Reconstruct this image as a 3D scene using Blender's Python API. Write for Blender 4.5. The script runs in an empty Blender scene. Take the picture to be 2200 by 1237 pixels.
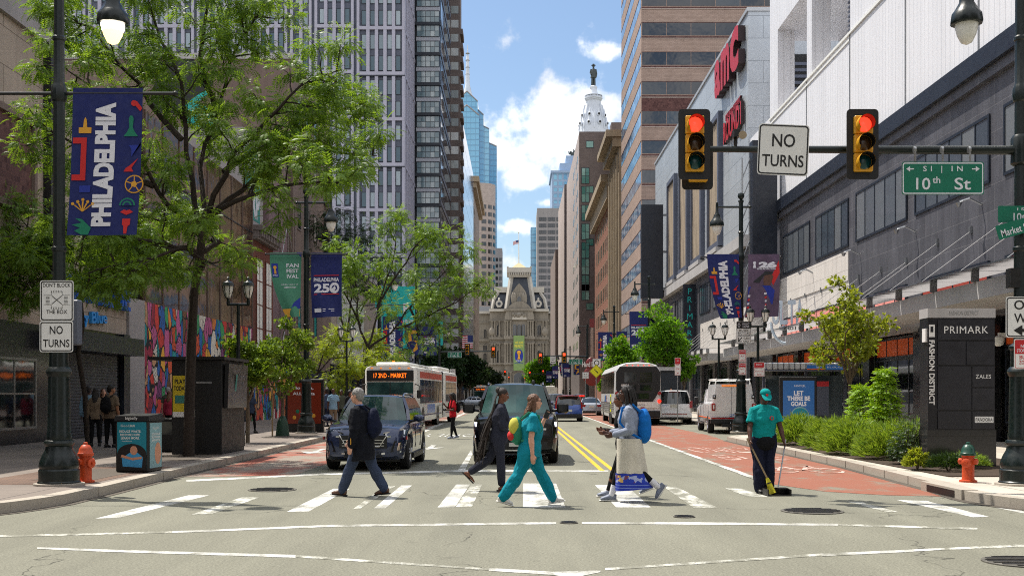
import bpy,bmesh,math,random
from mathutils import Vector,Matrix,noise
from mathutils.bvhtree import BVHTree
SC=bpy.context.scene
COL=SC.collection
R=math.radians
rng=random.Random(7)
# -- camera
CX,CY,FPX,EYE=1110.0,848.0,2450.0,1.66
cam_d=bpy.data.cameras.new('street_camera')
cam=bpy.data.objects.new('street_camera',cam_d)
COL.objects.link(cam)
cam.location=(0,0,EYE)
cam.rotation_euler=(R(90),0,0)
cam_d.sensor_width=36
cam_d.lens=36*FPX/2200
cam_d.shift_x=(1100-CX)/2200
cam_d.shift_y=(CY-618.5)/2200
cam_d.clip_end=6000
cam_d.clip_start=0.5
SC.camera=cam
# -- sun, sky, exposure
SUN=Vector((-2.9,2.3,7.5)).normalized()
SUN_EL=math.asin(SUN.z)
SUN_AZ=math.atan2(SUN.x,SUN.y)
sl=bpy.data.lights.new('sun','SUN')
sl.energy=4.25
sl.angle=R(0.5)
sl.color=(1.0,0.94,0.84)
so=bpy.data.objects.new('sun',sl)
COL.objects.link(so)
so.location=(-30,40,80)
so.rotation_euler=SUN.to_track_quat('Z','Y').to_euler()
SC.view_settings.view_transform='Standard'
SC.view_settings.look='None'
SC.view_settings.exposure=0.55
SC.view_settings.gamma=1
SC.cycles.use_denoising=False
SC.cycles.filter_width=1.05
SC.cycles.max_bounces=6
SC.cycles.diffuse_bounces=3
SC.cycles.glossy_bounces=3
SC.cycles.transmission_bounces=4
SC.cycles.transparent_max_bounces=6
SC.cycles.sample_clamp_indirect=4
SC.cycles.caustics_reflective=False
SC.cycles.caustics_refractive=False
class NT:
 """small helper for node trees"""
 def __init__(s,nt):
  s.nt=nt;nt.nodes.clear()
 def n(s,typ,**kw):
  nd=s.nt.nodes.new(typ)
  for k,v in kw.items():
   if k=='ins':
    for a,b in v.items():
     s.set(nd,a,b)
   else:
    setattr(nd,k,v)
  return nd
 def set(s,nd,a,b):
  sock=nd.inputs[a]
  if isinstance(b,bpy.types.NodeSocket):
   s.nt.links.new(b,sock)
  elif isinstance(b,bpy.types.Node):
   s.nt.links.new(b.outputs[0],sock)
  else:
   sock.default_value=b
 def math(s,op,a,b=None,c=None,clamp=False):
  nd=s.n('ShaderNodeMath',operation=op,use_clamp=clamp)
  for i,q in enumerate((a,b,c)):
   if q is not None:s.set(nd,i,q)
  return nd.outputs[0]
 def mix(s,f,a,b,blend='MIX'):
  nd=s.n('ShaderNodeMix',data_type='RGBA',blend_type=blend)
  s.set(nd,0,f)
  s.set(nd,6,a if not isinstance(a,tuple)else(*a[:3],1))
  s.set(nd,7,b if not isinstance(b,tuple)else(*b[:3],1))
  return nd.outputs[2]
 def ramp(s,f,stops,interp='LINEAR'):
  nd=s.n('ShaderNodeValToRGB')
  cr=nd.color_ramp;cr.interpolation=interp
  while len(cr.elements)<len(stops):cr.elements.new(0.5)
  for e,(p,c)in zip(cr.elements,stops):
   e.position=p
   e.color=(*c[:3],1)if isinstance(c,tuple)else(c,c,c,1)
  s.set(nd,0,f)
  return nd.outputs[0]
 def noise(s,vec,scale,detail=4,rough=0.55,out=0):
  nd=s.n('ShaderNodeTexNoise')
  if vec is not None:s.set(nd,'Vector',vec)
  nd.inputs['Scale'].default_value=scale
  nd.inputs['Detail'].default_value=detail
  nd.inputs['Roughness'].default_value=rough
  return nd.outputs[out]
W=bpy.data.worlds.new('World');SC.world=W;W.use_nodes=True
t=NT(W.node_tree)
sky=t.n('ShaderNodeTexSky',sky_type='NISHITA',sun_disc=False,sun_elevation=SUN_EL,sun_rotation=SUN_AZ,altitude=20,air_density=1.0,dust_density=1.2,ozone_density=1.6)
tc=t.n('ShaderNodeTexCoord')
d=tc.outputs['Generated']
dn=t.noise(d,26,9,0.58)
dn2=t.noise(d,9,6,0.55)
total=None
for px,py,sx,sz,amp in((1190,262,.052,.040,1.0),(1105,262,.030,.026,.9),(1290,235,.034,.022,.95),(1085,330,.040,.026,.8),(1190,330,.05,.022,.7),(1120,375,.026,.011,.8),(1298,113,.018,.007,.55),(1115,487,.020,.006,.6),(1120,570,.030,.016,.5),(15,5,.05,.03,.9),(1180,436,.010,.004,.6)):
 c=Vector(((px-CX)/FPX,1,(CY-py)/FPX)).normalized()
 sub=t.n('ShaderNodeVectorMath',operation='SUBTRACT');t.set(sub,0,d);sub.inputs[1].default_value=c
 dv=t.n('ShaderNodeVectorMath',operation='DIVIDE');t.set(dv,0,sub.outputs[0]);dv.inputs[1].default_value=(sx,.06,sz)
 ln=t.n('ShaderNodeVectorMath',operation='LENGTH');t.set(ln,0,dv.outputs[0])
 g=t.math('MULTIPLY',t.math('SUBTRACT',1.35,ln.outputs['Value'],clamp=False),amp)
 g=t.math('MAXIMUM',g,0)
 total=g if total is None else t.math('MAXIMUM',total,g)
yy=t.n('ShaderNodeSeparateXYZ');t.set(yy,0,d)
behind=t.math('MULTIPLY',t.math('LESS_THAN',yy.outputs[1],0.4),1.25)  # unseen clouds behind the viewpoint, thickened to raise the ambient light
total=t.math('MAXIMUM',total,t.math('MULTIPLY',behind,t.math('MULTIPLY',dn2,1.6)))
dens=t.math('ADD',t.math('MULTIPLY',total,0.75),t.math('MULTIPLY',t.math('SUBTRACT',dn,0.5),2.3))
mask=t.n('ShaderNodeMapRange',interpolation_type='SMOOTHSTEP',ins={0:dens,1:0.24,2:0.80,3:0.0,4:1.0})
shade=t.n('ShaderNodeMapRange',interpolation_type='SMOOTHSTEP',ins={0:t.noise(d,14,5,.5),1:.35,2:.65,3:0.72,4:1.0})
cloudc=t.n('ShaderNodeVectorMath',operation='SCALE');cloudc.inputs[0].default_value=(8.2,8.3,8.6);t.set(cloudc,3,shade)
skyc=t.mix(1.0,sky.outputs[0],(.83,.88,.90),'MULTIPLY')
wc=t.mix(mask.outputs[0],skyc,(1,1,1))
t.nt.links.new(cloudc.outputs[0],wc.node.inputs[7])
bg=t.n('ShaderNodeBackground',ins={0:wc,1:0.12})
out=t.n('ShaderNodeOutputWorld',ins={0:bg})
# -- pixel helpers (photo pixel -> real point at a real distance)
def X(px,D):return(px-CX)/FPX*D
def Z(py,D):return EYE+(CY-py)/FPX*D
def G(px,py,z=0.0):
 D=(EYE-z)*FPX/(py-CY)
 return Vector((X(px,D),D,z))
 # -- materials
def S(r,g,b):
 f=lambda c:(c/255/12.92)if c<=10.3 else((c/255+0.055)/1.055)**2.4
 return(f(r),f(g),f(b))
M={}
def mat(name,base=(.5,.5,.5),rough=.6,metal=0.0,var=0.0,vscale=1.5,bump=0.0,bscale=40.0,spec=.5,coat=0.0,emit=None,estr=0.0,speck=0.0,sscale=120.0,streak=0.0,local=False):
 m=bpy.data.materials.new(name);m.use_nodes=True
 t=NT(m.node_tree)
 b=t.n('ShaderNodeBsdfPrincipled')
 t.n('ShaderNodeOutputMaterial',ins={0:b.outputs[0]})
 b.inputs['Roughness'].default_value=rough
 b.inputs['Metallic'].default_value=metal
 b.inputs['Specular IOR Level'].default_value=spec
 b.inputs['Coat Weight'].default_value=coat
 b.inputs['Coat Roughness'].default_value=.04
 base=tuple(base[:3])
 c=(*base,1)
 P=t.n('ShaderNodeTexCoord').outputs['Object']if local else t.n('ShaderNodeNewGeometry').outputs['Position']
 if var:
  f=t.noise(P,vscale,5,.6)
  f=t.n('ShaderNodeMapRange',ins={0:f,1:.3,2:.7,3:1-var,4:1+var}).outputs[0]
  sc=t.n('ShaderNodeVectorMath',operation='SCALE');sc.inputs[0].default_value=base;t.set(sc,3,f)
  c=sc.outputs[0]
  if rough>.2:
   rr=t.n('ShaderNodeMapRange',ins={0:t.noise(P,vscale*3.3,3),1:.3,2:.7,3:max(.05,rough-.12),4:min(1,rough+.1)})
   t.set(b,'Roughness',rr.outputs[0])
 if streak:
  mp=t.n('ShaderNodeMapping');t.set(mp,0,P);mp.inputs['Scale'].default_value=(2.2,2.2,.12)
  f=t.n('ShaderNodeMapRange',ins={0:t.noise(mp.outputs[0],1.3,6,.65),1:.42,2:.75,3:1.0,4:1-streak}).outputs[0]
  sc=t.n('ShaderNodeVectorMath',operation='SCALE');t.set(sc,0,c if not isinstance(c,tuple)else base);t.set(sc,3,f)
  c=sc.outputs[0]
 if speck:
  f=t.n('ShaderNodeMapRange',ins={0:t.noise(P,sscale,2,.7),1:.35,2:.65,3:1-speck,4:1+speck}).outputs[0]
  sc=t.n('ShaderNodeVectorMath',operation='SCALE');t.set(sc,0,c if not isinstance(c,tuple)else base);t.set(sc,3,f)
  c=sc.outputs[0]
 t.set(b,'Base Color',c)
 if bump:
  bp=t.n('ShaderNodeBump',ins={'Strength':bump,'Distance':.02,'Height':t.noise(P,bscale,4,.6)})
  t.set(b,'Normal',bp.outputs[0])
 if emit:
  b.inputs['Emission Color'].default_value=(*emit[:3],1);b.inputs['Emission Strength'].default_value=estr
 M[name]=m
 return m
def wall_uv(t):
 g=t.n('ShaderNodeNewGeometry');s=t.n('ShaderNodeSeparateXYZ',ins={0:g.outputs['Position']})
 c=t.n('ShaderNodeCombineXYZ',ins={0:t.math('ADD',s.outputs[0],s.outputs[1]),1:s.outputs[2]})
 return c.outputs[0],g.outputs['Position']
def tiled(name,c1,c2,mortar,w,h,gap=.01,rough=.7,offset=.5,var=.12,bump=.3,streak=0.0,spec=.4,metal=0.0,speck=0.0):
 """brick / panel / tile pattern on walls of any axis-aligned orientation"""
 m=bpy.data.materials.new(name);m.use_nodes=True
 t=NT(m.node_tree)
 b=t.n('ShaderNodeBsdfPrincipled',ins={'Roughness':rough,'Specular IOR Level':spec,'Metallic':metal})
 t.n('ShaderNodeOutputMaterial',ins={0:b.outputs[0]})
 uv,P=wall_uv(t)
 br=t.n('ShaderNodeTexBrick',offset=offset,ins={'Vector':uv,'Color1':(*c1,1),'Color2':(*c2,1),'Mortar':(*mortar,1),'Scale':1.0,'Mortar Size':gap,'Mortar Smooth':.1,'Brick Width':w,'Row Height':h})
 f=t.n('ShaderNodeMapRange',ins={0:t.noise(P,.7,6,.6),1:.3,2:.7,3:1-var,4:1+var}).outputs[0]
 if streak:
  mp=t.n('ShaderNodeMapping');t.set(mp,0,P);mp.inputs['Scale'].default_value=(1.6,1.6,.09)
  f=t.math('MULTIPLY',f,t.n('ShaderNodeMapRange',ins={0:t.noise(mp.outputs[0],1.3,6,.65),1:.42,2:.75,3:1.0,4:1-streak}).outputs[0])
 if speck:
  f=t.math('MULTIPLY',f,t.n('ShaderNodeMapRange',ins={0:t.noise(P,28,2,.7),1:.35,2:.65,3:1-speck,4:1+speck}).outputs[0])
 sc=t.n('ShaderNodeVectorMath',operation='SCALE');t.set(sc,0,br.outputs[0]);t.set(sc,3,f)
 t.set(b,'Base Color',sc.outputs[0])
 bp=t.n('ShaderNodeBump',invert=True,ins={'Strength':bump,'Distance':.02,'Height':br.outputs[1]})
 t.set(b,'Normal',bp.outputs[0])
 M[name]=m
 return m
def ribbed(name,base,pitch=.3,rough=.45,metal=0.0,horizontal=False,depth=.6,streak=.12):
 m=bpy.data.materials.new(name);m.use_nodes=True
 t=NT(m.node_tree)
 b=t.n('ShaderNodeBsdfPrincipled',ins={'Roughness':rough,'Metallic':metal})
 t.n('ShaderNodeOutputMaterial',ins={0:b.outputs[0]})
 uv,P=wall_uv(t)
 s=t.n('ShaderNodeSeparateXYZ',ins={0:uv})
 u=t.math('FRACT',t.math('DIVIDE',s.outputs[1 if horizontal else 0],pitch))
 line=t.n('ShaderNodeMapRange',interpolation_type='SMOOTHSTEP',ins={0:t.math('ABSOLUTE',t.math('SUBTRACT',u,.5)),1:.40,2:.48,3:0.0,4:1.0}).outputs[0]
 mp=t.n('ShaderNodeMapping');t.set(mp,0,P);mp.inputs['Scale'].default_value=(1.2,1.2,.1)
 f=t.n('ShaderNodeMapRange',ins={0:t.noise(mp.outputs[0],1.1,5,.6),1:.4,2:.75,3:1.0,4:1-streak}).outputs[0]
 f=t.math('MULTIPLY',f,t.math('SUBTRACT',1.0,t.math('MULTIPLY',line,.12)))
 sc=t.n('ShaderNodeVectorMath',operation='SCALE');sc.inputs[0].default_value=base;t.set(sc,3,f)
 t.set(b,'Base Color',sc.outputs[0])
 bp=t.n('ShaderNodeBump',invert=True,ins={'Strength':depth,'Distance':.03,'Height':line})
 t.set(b,'Normal',bp.outputs[0])
 M[name]=m
 return m
def glassmat(name,dark,pale,rough=.06,p=.35,spec=.7,wob=.02,vary=True):
 """opaque window glass: dark room or pale blind behind, differing from pane to pane; slightly wavy"""
 m=bpy.data.materials.new(name);m.use_nodes=True
 t=NT(m.node_tree)
 b=t.n('ShaderNodeBsdfPrincipled',ins={'Roughness':rough,'Specular IOR Level':spec,'IOR':1.6})
 t.n('ShaderNodeOutputMaterial',ins={0:b.outputs[0]})
 g=t.n('ShaderNodeNewGeometry');oi=t.n('ShaderNodeObjectInfo')
 if vary:
  r=t.math('FRACT',t.math('ADD',t.math('MULTIPLY',oi.outputs['Random'],7.3),t.math('MULTIPLY',g.outputs['Random Per Island'],5.1)))
  f=t.n('ShaderNodeMapRange',ins={0:r,1:1-p-.25,2:1-p+.25,3:0.0,4:1.0}).outputs[0]
 else:
  f=t.n('ShaderNodeMapRange',ins={0:t.noise(g.outputs['Position'],.6,5),1:.45,2:.65,3:0.0,4:1.0}).outputs[0]
 t.set(b,'Base Color',t.mix(f,dark,pale))
 if wob:
  bp=t.n('ShaderNodeBump',ins={'Strength':wob*4,'Distance':.1,'Height':t.noise(g.outputs['Position'],.8,2)})
  t.set(b,'Normal',bp.outputs[0])
 M[name]=m
 return m
def leafmat(name,c1,c2,tr=.4,hue=.0):
 m=bpy.data.materials.new(name);m.use_nodes=True
 t=NT(m.node_tree)
 g=t.n('ShaderNodeNewGeometry')
 f=t.math('ADD',t.math('MULTIPLY',g.outputs['Random Per Island'],.6),t.math('MULTIPLY',t.noise(g.outputs['Position'],.9,3),.4))
 c=t.mix(f,c1,c2)
 b=t.n('ShaderNodeBsdfPrincipled',ins={'Base Color':c,'Roughness':.45,'Specular IOR Level':.35})
 c2_=t.mix(1.0,c,(1.5,1.35,.55),'MULTIPLY')
 tl=t.n('ShaderNodeBsdfTranslucent',ins={0:c2_})
 mx=t.n('ShaderNodeMixShader',ins={0:tr,1:b.outputs[0],2:tl.outputs[0]})
 t.n('ShaderNodeOutputMaterial',ins={0:mx.outputs[0]})
 M[name]=m
 return m
 # -- mesh builder
_tc={}
def text_geo(s,bold=0.0,lsp=1.0):
 k=(s,bold,lsp)
 if k not in _tc:
  cu=bpy.data.curves.new('lettering','FONT')
  cu.body=s;cu.size=1;cu.offset=bold;cu.resolution_u=3;cu.space_character=lsp
  ob=bpy.data.objects.new('lettering',cu)
  me=bpy.data.meshes.new_from_object(ob)
  vs=[(v.co.x,v.co.y)for v in me.vertices]
  fs=[tuple(p.vertices)for p in me.polygons]
  bpy.data.objects.remove(ob);bpy.data.curves.remove(cu);bpy.data.meshes.remove(me)
  xs=[v[0]for v in vs]or[0];ys=[v[1]for v in vs]or[0]
  _tc[k]=(vs,fs,min(xs),max(xs),min(ys),max(ys))
 return _tc[k]
class Fr:
 """a facade frame: u along the wall, z up, d outwards"""
 def __init__(s,o,u,n):s.o=Vector(o);s.u=Vector(u);s.n=Vector(n)
 def p(s,u,z,d=0):return s.o+s.u*u+s.n*d+Vector((0,0,z))
class MB:
 def __init__(s,root=None,world=False):
  s.v=[];s.f=[];s.m=[];s.sm=[];s.mats=[]
  s.T=Matrix.Identity(4);s.root=root
  if root is not None and world:
   s.T=(Matrix.Translation(root.location)@root.rotation_euler.to_matrix().to_4x4()).inverted()
 def mi(s,m):
  m=M[m]if isinstance(m,str)else m
  if m not in s.mats:s.mats.append(m)
  return s.mats.index(m)
 def add(s,vs,fs,m,smooth=False):
  o=len(s.v);T=s.T;k=s.mi(m)
  s.v+=[T@Vector(v)for v in vs]
  for f in fs:
   s.f.append(tuple(i+o for i in f));s.m.append(k);s.sm.append(smooth)
  return s
 def box(s,x0,x1,y0,y1,z0,z1,m,bev=0.0):
  if bev:
   e=bev
   for(a0,a1,b0,b1,c0,c1)in((x0,x1,y0+e,y1-e,z0+e,z1-e),):
    pass
   vs=[];fs=[]
   X_=(x0,x1);Y_=(y0,y1);Z_=(z0,z1);idx={}
   for i in(0,1):
    for j in(0,1):
     for k in(0,1):
      dx=e if i==0 else-e;dy=e if j==0 else-e;dz=e if k==0 else-e
      idx[i,j,k,0]=len(vs);vs.append((X_[i],Y_[j]+dy,Z_[k]+dz))
      idx[i,j,k,1]=len(vs);vs.append((X_[i]+dx,Y_[j],Z_[k]+dz))
      idx[i,j,k,2]=len(vs);vs.append((X_[i]+dx,Y_[j]+dy,Z_[k]))
   def q(*a):fs.append(tuple(a))
   for i in(0,1):q(*[idx[i,j,k,0]for j,k in((0,0),(1,0),(1,1),(0,1))])
   for j in(0,1):q(*[idx[i,j,k,1]for i,k in((0,0),(1,0),(1,1),(0,1))])
   for k in(0,1):q(*[idx[i,j,k,2]for i,j in((0,0),(1,0),(1,1),(0,1))])
   for i in(0,1):
    for j in(0,1):q(idx[i,j,0,0],idx[i,j,0,1],idx[i,j,1,1],idx[i,j,1,0])
   for i in(0,1):
    for k in(0,1):q(idx[i,0,k,0],idx[i,0,k,2],idx[i,1,k,2],idx[i,1,k,0])
   for j in(0,1):
    for k in(0,1):q(idx[0,j,k,1],idx[0,j,k,2],idx[1,j,k,2],idx[1,j,k,1])
   for i in(0,1):
    for j in(0,1):
     for k in(0,1):q(idx[i,j,k,0],idx[i,j,k,1],idx[i,j,k,2])
   return s.add(vs,fs,m)
  vs=[(x,y,z)for x in(x0,x1)for y in(y0,y1)for z in(z0,z1)]
  return s.add(vs,[(0,1,3,2),(4,6,7,5),(0,4,5,1),(2,3,7,6),(0,2,6,4),(1,5,7,3)],m)
 def fbox(s,F,u0,u1,z0,z1,d0,d1,m):
  vs=[F.p(u,z,d)for u in(u0,u1)for d in(d0,d1)for z in(z0,z1)]
  return s.add(vs,[(0,1,3,2),(4,6,7,5),(0,4,5,1),(2,3,7,6),(0,2,6,4),(1,5,7,3)],m)
 def quad(s,a,b,c,d,m,smooth=False):return s.add([a,b,c,d],[(0,1,2,3)],m,smooth)
 def poly(s,pts,m):return s.add(pts,[tuple(range(len(pts)))],m)
 def slab(s,pts,z0,z1,m,mside=None):
  """vertical prism over a plan polygon"""
  n=len(pts)
  s.add([(p[0],p[1],z1)for p in pts],[tuple(range(n))],m)
  s.add([(p[0],p[1],z0)for p in pts],[tuple(reversed(range(n)))],m)
  vs=[(p[0],p[1],z)for p in pts for z in(z0,z1)]
  return s.add(vs,[(2*i,2*((i+1)%n),2*((i+1)%n)+1,2*i+1)for i in range(n)],mside or m)
 def prism(s,pts,o,ux,uy,n,h,m,mside=None):
  """polygon in a plane (o, ux, uy), extruded h along n"""
  o=Vector(o);ux=Vector(ux);uy=Vector(uy);n=Vector(n)*h;k=len(pts)
  A=[o+ux*a+uy*b for a,b in pts];B=[q+n for q in A]
  s.add(B,[tuple(range(k))],m);s.add(A,[tuple(reversed(range(k)))],m)
  return s.add(A+B,[(i,(i+1)%k,k+(i+1)%k,k+i)for i in range(k)],mside or m)
 def loft(s,rings,m,smooth=True,cap=True,closed=True,mats=None):
  n=len(rings[0]);vs=[p for r in rings for p in r];o=len(s.v)
  s.add(vs,[],m)
  for a in range(len(rings)-1):
   for i in range(n if closed else n-1):
    j=(i+1)%n
    s.f.append((o+a*n+i,o+a*n+j,o+(a+1)*n+j,o+(a+1)*n+i))
    s.m.append(s.mi(mats(a,i)if mats else m));s.sm.append(smooth)
  if cap and closed:
   for a,rev in((0,True),(len(rings)-1,False)):
    f=tuple(o+a*n+i for i in range(n))
    s.f.append(tuple(reversed(f))if rev else f);s.m.append(s.mi(m));s.sm.append(False)
  return s
 def tube(s,pts,rad,m,seg=8,cap=True,flat=None,up=None):
  pts=[Vector(p)for p in pts];n=len(pts)
  if not isinstance(rad,(list,tuple)):rad=[rad]*n
  rings=[];ref=Vector(up)if up else None
  for i,p in enumerate(pts):
   d=(pts[min(i+1,n-1)]-pts[max(i-1,0)])
   d=d.normalized()if d.length>1e-9 else Vector((0,0,1))
   if ref is None or abs(ref.dot(d))>.99:ref=Vector((0,0,1))if abs(d.z)<.9 else Vector((1,0,0))
   a=(ref-d*ref.dot(d)).normalized();b=d.cross(a);ref=a
   r=rad[i];ra,rb=(r if isinstance(r,(tuple,list))else(r,r))
   rings.append([p+a*(math.cos(2*math.pi*k/seg)*ra)+b*(math.sin(2*math.pi*k/seg)*rb)for k in range(seg)])
  return s.loft(rings,m,True,cap)
 def lathe(s,prof,m,o=(0,0,0),seg=16,axis='z',cap=True):
  o=Vector(o);rings=[]
  for r,h in prof:
   ring=[]
   for k in range(seg):
    a=2*math.pi*k/seg;c,q=math.cos(a)*r,math.sin(a)*r
    ring.append(o+Vector({'z':(c,q,h),'x':(h,c,q),'y':(q,h,c)}[axis]))
   rings.append(ring)
  return s.loft(rings,m,True,cap)
 def ball(s,c,r,m,seg=12,rows=8):
  c=Vector(c);rx,ry,rz=r if isinstance(r,(tuple,list))else(r,r,r)
  rings=[]
  for i in range(rows+1):
   a=math.pi*i/rows-math.pi/2;q=max(math.cos(a),1e-3)
   rings.append([c+Vector((rx*q*math.cos(2*math.pi*k/seg),ry*q*math.sin(2*math.pi*k/seg),rz*math.sin(a)))for k in range(seg)])
  return s.loft(rings,m,True,True)
 def text(s,txt,c,ux,uy,w,h,m,d=.004,bold=0.0,lsp=1.0,thick=0.0):
  """lettering centred at c in the plane (ux, uy), fitted to w x h (either may be None)"""
  vs,fs,x0,x1,y0,y1=text_geo(txt,bold,lsp)
  if not vs:return s
  ux=Vector(ux).normalized();uy=Vector(uy).normalized();n=ux.cross(uy);c=Vector(c)
  ky=h/(y1-y0)if h else None;kx=w/(x1-x0)if w else ky
  ky=ky or kx
  f=lambda v,dd:c+ux*((v[0]-(x0+x1)/2)*kx)+uy*((v[1]-(y0+y1)/2)*ky)+n*dd
  if thick:
   s.add([f(v,d)for v in vs]+[f(v,d+thick)for v in vs],[],m)
   o=len(s.v)-2*len(vs);k=len(vs);edges={}
   for q in fs:
    s.f.append(tuple(o+k+i for i in q));s.m.append(s.mi(m));s.sm.append(False)
    for i in range(len(q)):
     e=(q[i],q[(i+1)%len(q)])
     if(e[1],e[0])in edges:del edges[(e[1],e[0])]
     else:edges[e]=1
   for a,b in edges:
    s.f.append((o+a,o+b,o+k+b,o+k+a));s.m.append(s.mi(m));s.sm.append(False)
   return s
  return s.add([f(v,d)for v in vs],fs,m)
 def mesh(s,name,sharp=40):
  me=bpy.data.meshes.new(name)
  me.from_pydata([tuple(v)for v in s.v],[],s.f)
  for m in s.mats:me.materials.append(m)
  me.polygons.foreach_set('material_index',s.m)
  me.polygons.foreach_set('use_smooth',s.sm)
  me.update()
  if any(s.sm):me.set_sharp_from_angle(angle=R(sharp))
  return me
 def build(s,name,parent=None,loc=None,sharp=40,**tags):
  parent=parent or s.root
  return link(name,s.mesh(name,sharp),parent,loc,**tags)
def tag(o,label=None,cat=None,group=None,kind=None):
 if label:o['label']=label
 if cat:o['category']=cat
 if group:o['group']=group
 if kind:o['kind']=kind
 return o
def link(name,me,parent=None,loc=None,rot=None,**tags):
 o=bpy.data.objects.new(name,me);COL.objects.link(o)
 if parent is not None:o.parent=parent
 if loc is not None:o.location=loc
 if rot is not None:o.rotation_euler=rot
 return tag(o,**tags)
def thing(name,label,cat,loc=(0,0,0),rz=0.0,group=None):
 o=link(name,None,None,loc,(0,0,rz),label=label,cat=cat,group=group)
 o.empty_display_size=.2
 return o
def kids(o):return[c for c in _all_kids.get(o.name,[])]
def dup(o,loc=None,rz=None,label=None,group=None,parent=None):
 c=o.copy();COL.objects.link(c)
 if parent is not None:c.parent=parent
 if loc is not None:c.location=loc
 if rz is not None:c.rotation_euler=(0,0,rz)
 if label:c['label']=label
 if group:c['group']=group
 for ch in o.children:dup(ch,parent=c)
 return c
V=Vector
# -- shared materials
def ground_mat(name,base,speckle=.35,crack=.0,stain=.12,rough=.85,tint=None):
 m=bpy.data.materials.new(name);m.use_nodes=True
 t=NT(m.node_tree)
 b=t.n('ShaderNodeBsdfPrincipled',ins={'Roughness':rough,'Specular IOR Level':.3})
 t.n('ShaderNodeOutputMaterial',ins={0:b.outputs[0]})
 P=t.n('ShaderNodeNewGeometry').outputs['Position']
 f=t.n('ShaderNodeMapRange',ins={0:t.noise(P,38,3,.8),1:.3,2:.72,3:1-speckle,4:1+speckle}).outputs[0]
 mp=t.n('ShaderNodeMapping');t.set(mp,0,P);mp.inputs['Scale'].default_value=(1.0,.25,1)
 f2=t.n('ShaderNodeMapRange',ins={0:t.noise(mp.outputs[0],.9,6,.62),1:.3,2:.7,3:1-stain,4:1+stain}).outputs[0]
 f=t.math('MULTIPLY',f,f2)
 if crack:
  lp=t.n('ShaderNodeMapping');t.set(lp,0,P);lp.inputs['Scale'].default_value=(1.0,.035,1)
  f=t.math('MULTIPLY',f,t.n('ShaderNodeMapRange',ins={0:t.noise(lp.outputs[0],1.1,4,.6),1:.35,2:.68,3:1.06,4:.90}).outputs[0])
  f=t.math('MULTIPLY',f,t.n('ShaderNodeMapRange',ins={0:t.noise(P,1.9,5,.62),1:.64,2:.76,3:1.0,4:.76}).outputs[0])
  wv=t.n('ShaderNodeVectorMath',operation='ADD')
  t.set(wv,0,P)
  nv=t.n('ShaderNodeTexNoise',ins={'Vector':P,'Scale':1.6,'Detail':5.0})
  s2=t.n('ShaderNodeVectorMath',operation='SCALE',ins={0:nv.outputs['Color'],3:1.1});t.set(wv,1,s2.outputs[0])
  vo=t.n('ShaderNodeTexVoronoi',feature='DISTANCE_TO_EDGE',ins={'Vector':wv.outputs[0],'Scale':.16})
  ck=t.n('ShaderNodeMapRange',ins={0:vo.outputs['Distance'],1:.0010,2:.0034,3:crack,4:0.0}).outputs[0]
  on=t.n('ShaderNodeMapRange',ins={0:t.noise(P,.35,3),1:.46,2:.56,3:0.0,4:1.0}).outputs[0]
  f=t.math('MULTIPLY',f,t.math('SUBTRACT',1.0,t.math('MULTIPLY',ck,on)))
 sc=t.n('ShaderNodeVectorMath',operation='SCALE');sc.inputs[0].default_value=base;t.set(sc,3,f)
 c=sc.outputs[0]
 if tint:
  c=t.mix(t.n('ShaderNodeMapRange',ins={0:t.noise(P,.5,6,.65),1:.45,2:.62,3:0.0,4:.7}).outputs[0],c,tint)
 t.set(b,'Base Color',c)
 bp=t.n('ShaderNodeBump',ins={'Strength':.35,'Distance':.01,'Height':t.noise(P,70,3,.7)})
 t.set(b,'Normal',bp.outputs[0])
 M[name]=m
ASPH=S(120,119,106)
ground_mat('asphalt',ASPH,.44,.6,.12)
ground_mat('concrete',S(168,160,148),.14,.0,.10)
ground_mat('paver',S(142,122,108),.18,.0,.12)
ground_mat('mulch',S(92,84,76),.55,0,.2)
ground_mat('soil',S(66,54,44),.5,0,.25)
def paint_mat(name,c,wear=.5,base=ASPH,scale=2.2,thr=.5,soft=.06):
 m=bpy.data.materials.new(name);m.use_nodes=True
 t=NT(m.node_tree)
 b=t.n('ShaderNodeBsdfPrincipled',ins={'Roughness':.75,'Specular IOR Level':.3})
 t.n('ShaderNodeOutputMaterial',ins={0:b.outputs[0]})
 P=t.n('ShaderNodeNewGeometry').outputs['Position']
 mp=t.n('ShaderNodeMapping');t.set(mp,0,P);mp.inputs['Scale'].default_value=(1.0,.45,1)
 n1=t.math('ADD',t.math('MULTIPLY',t.noise(mp.outputs[0],scale,8,.68),.8),t.math('MULTIPLY',t.noise(P,55,2,.7),.2))
 f=t.n('ShaderNodeMapRange',ins={0:n1,1:thr-soft,2:thr+soft,3:1-wear,4:1.0}).outputs[0]
 sp=t.n('ShaderNodeMapRange',ins={0:t.noise(P,46,3,.75),1:.3,2:.72,3:.58,4:1.42}).outputs[0]
 sc=t.n('ShaderNodeVectorMath',operation='SCALE');sc.inputs[0].default_value=base;t.set(sc,3,sp)
 pc=t.n('ShaderNodeVectorMath',operation='SCALE');pc.inputs[0].default_value=c
 t.set(pc,3,t.n('ShaderNodeMapRange',ins={0:t.noise(P,46,3,.75),1:.3,2:.72,3:.88,4:1.12}).outputs[0])
 mx=t.mix(f,(1,1,1),(1,1,1));t.nt.links.new(sc.outputs[0],mx.node.inputs[6]);t.nt.links.new(pc.outputs[0],mx.node.inputs[7])
 t.set(b,'Base Color',mx)
 M[name]=m
paint_mat('road_white',S(212,212,208),.95,thr=.49,soft=.10)
paint_mat('road_white_worn',S(205,205,196),.95,thr=.53,scale=3)
paint_mat('road_yellow',S(222,170,52),.6,thr=.40)
paint_mat('lane_red',S(140,88,70),.9,thr=.435,soft=.05,scale=1.3)
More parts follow.
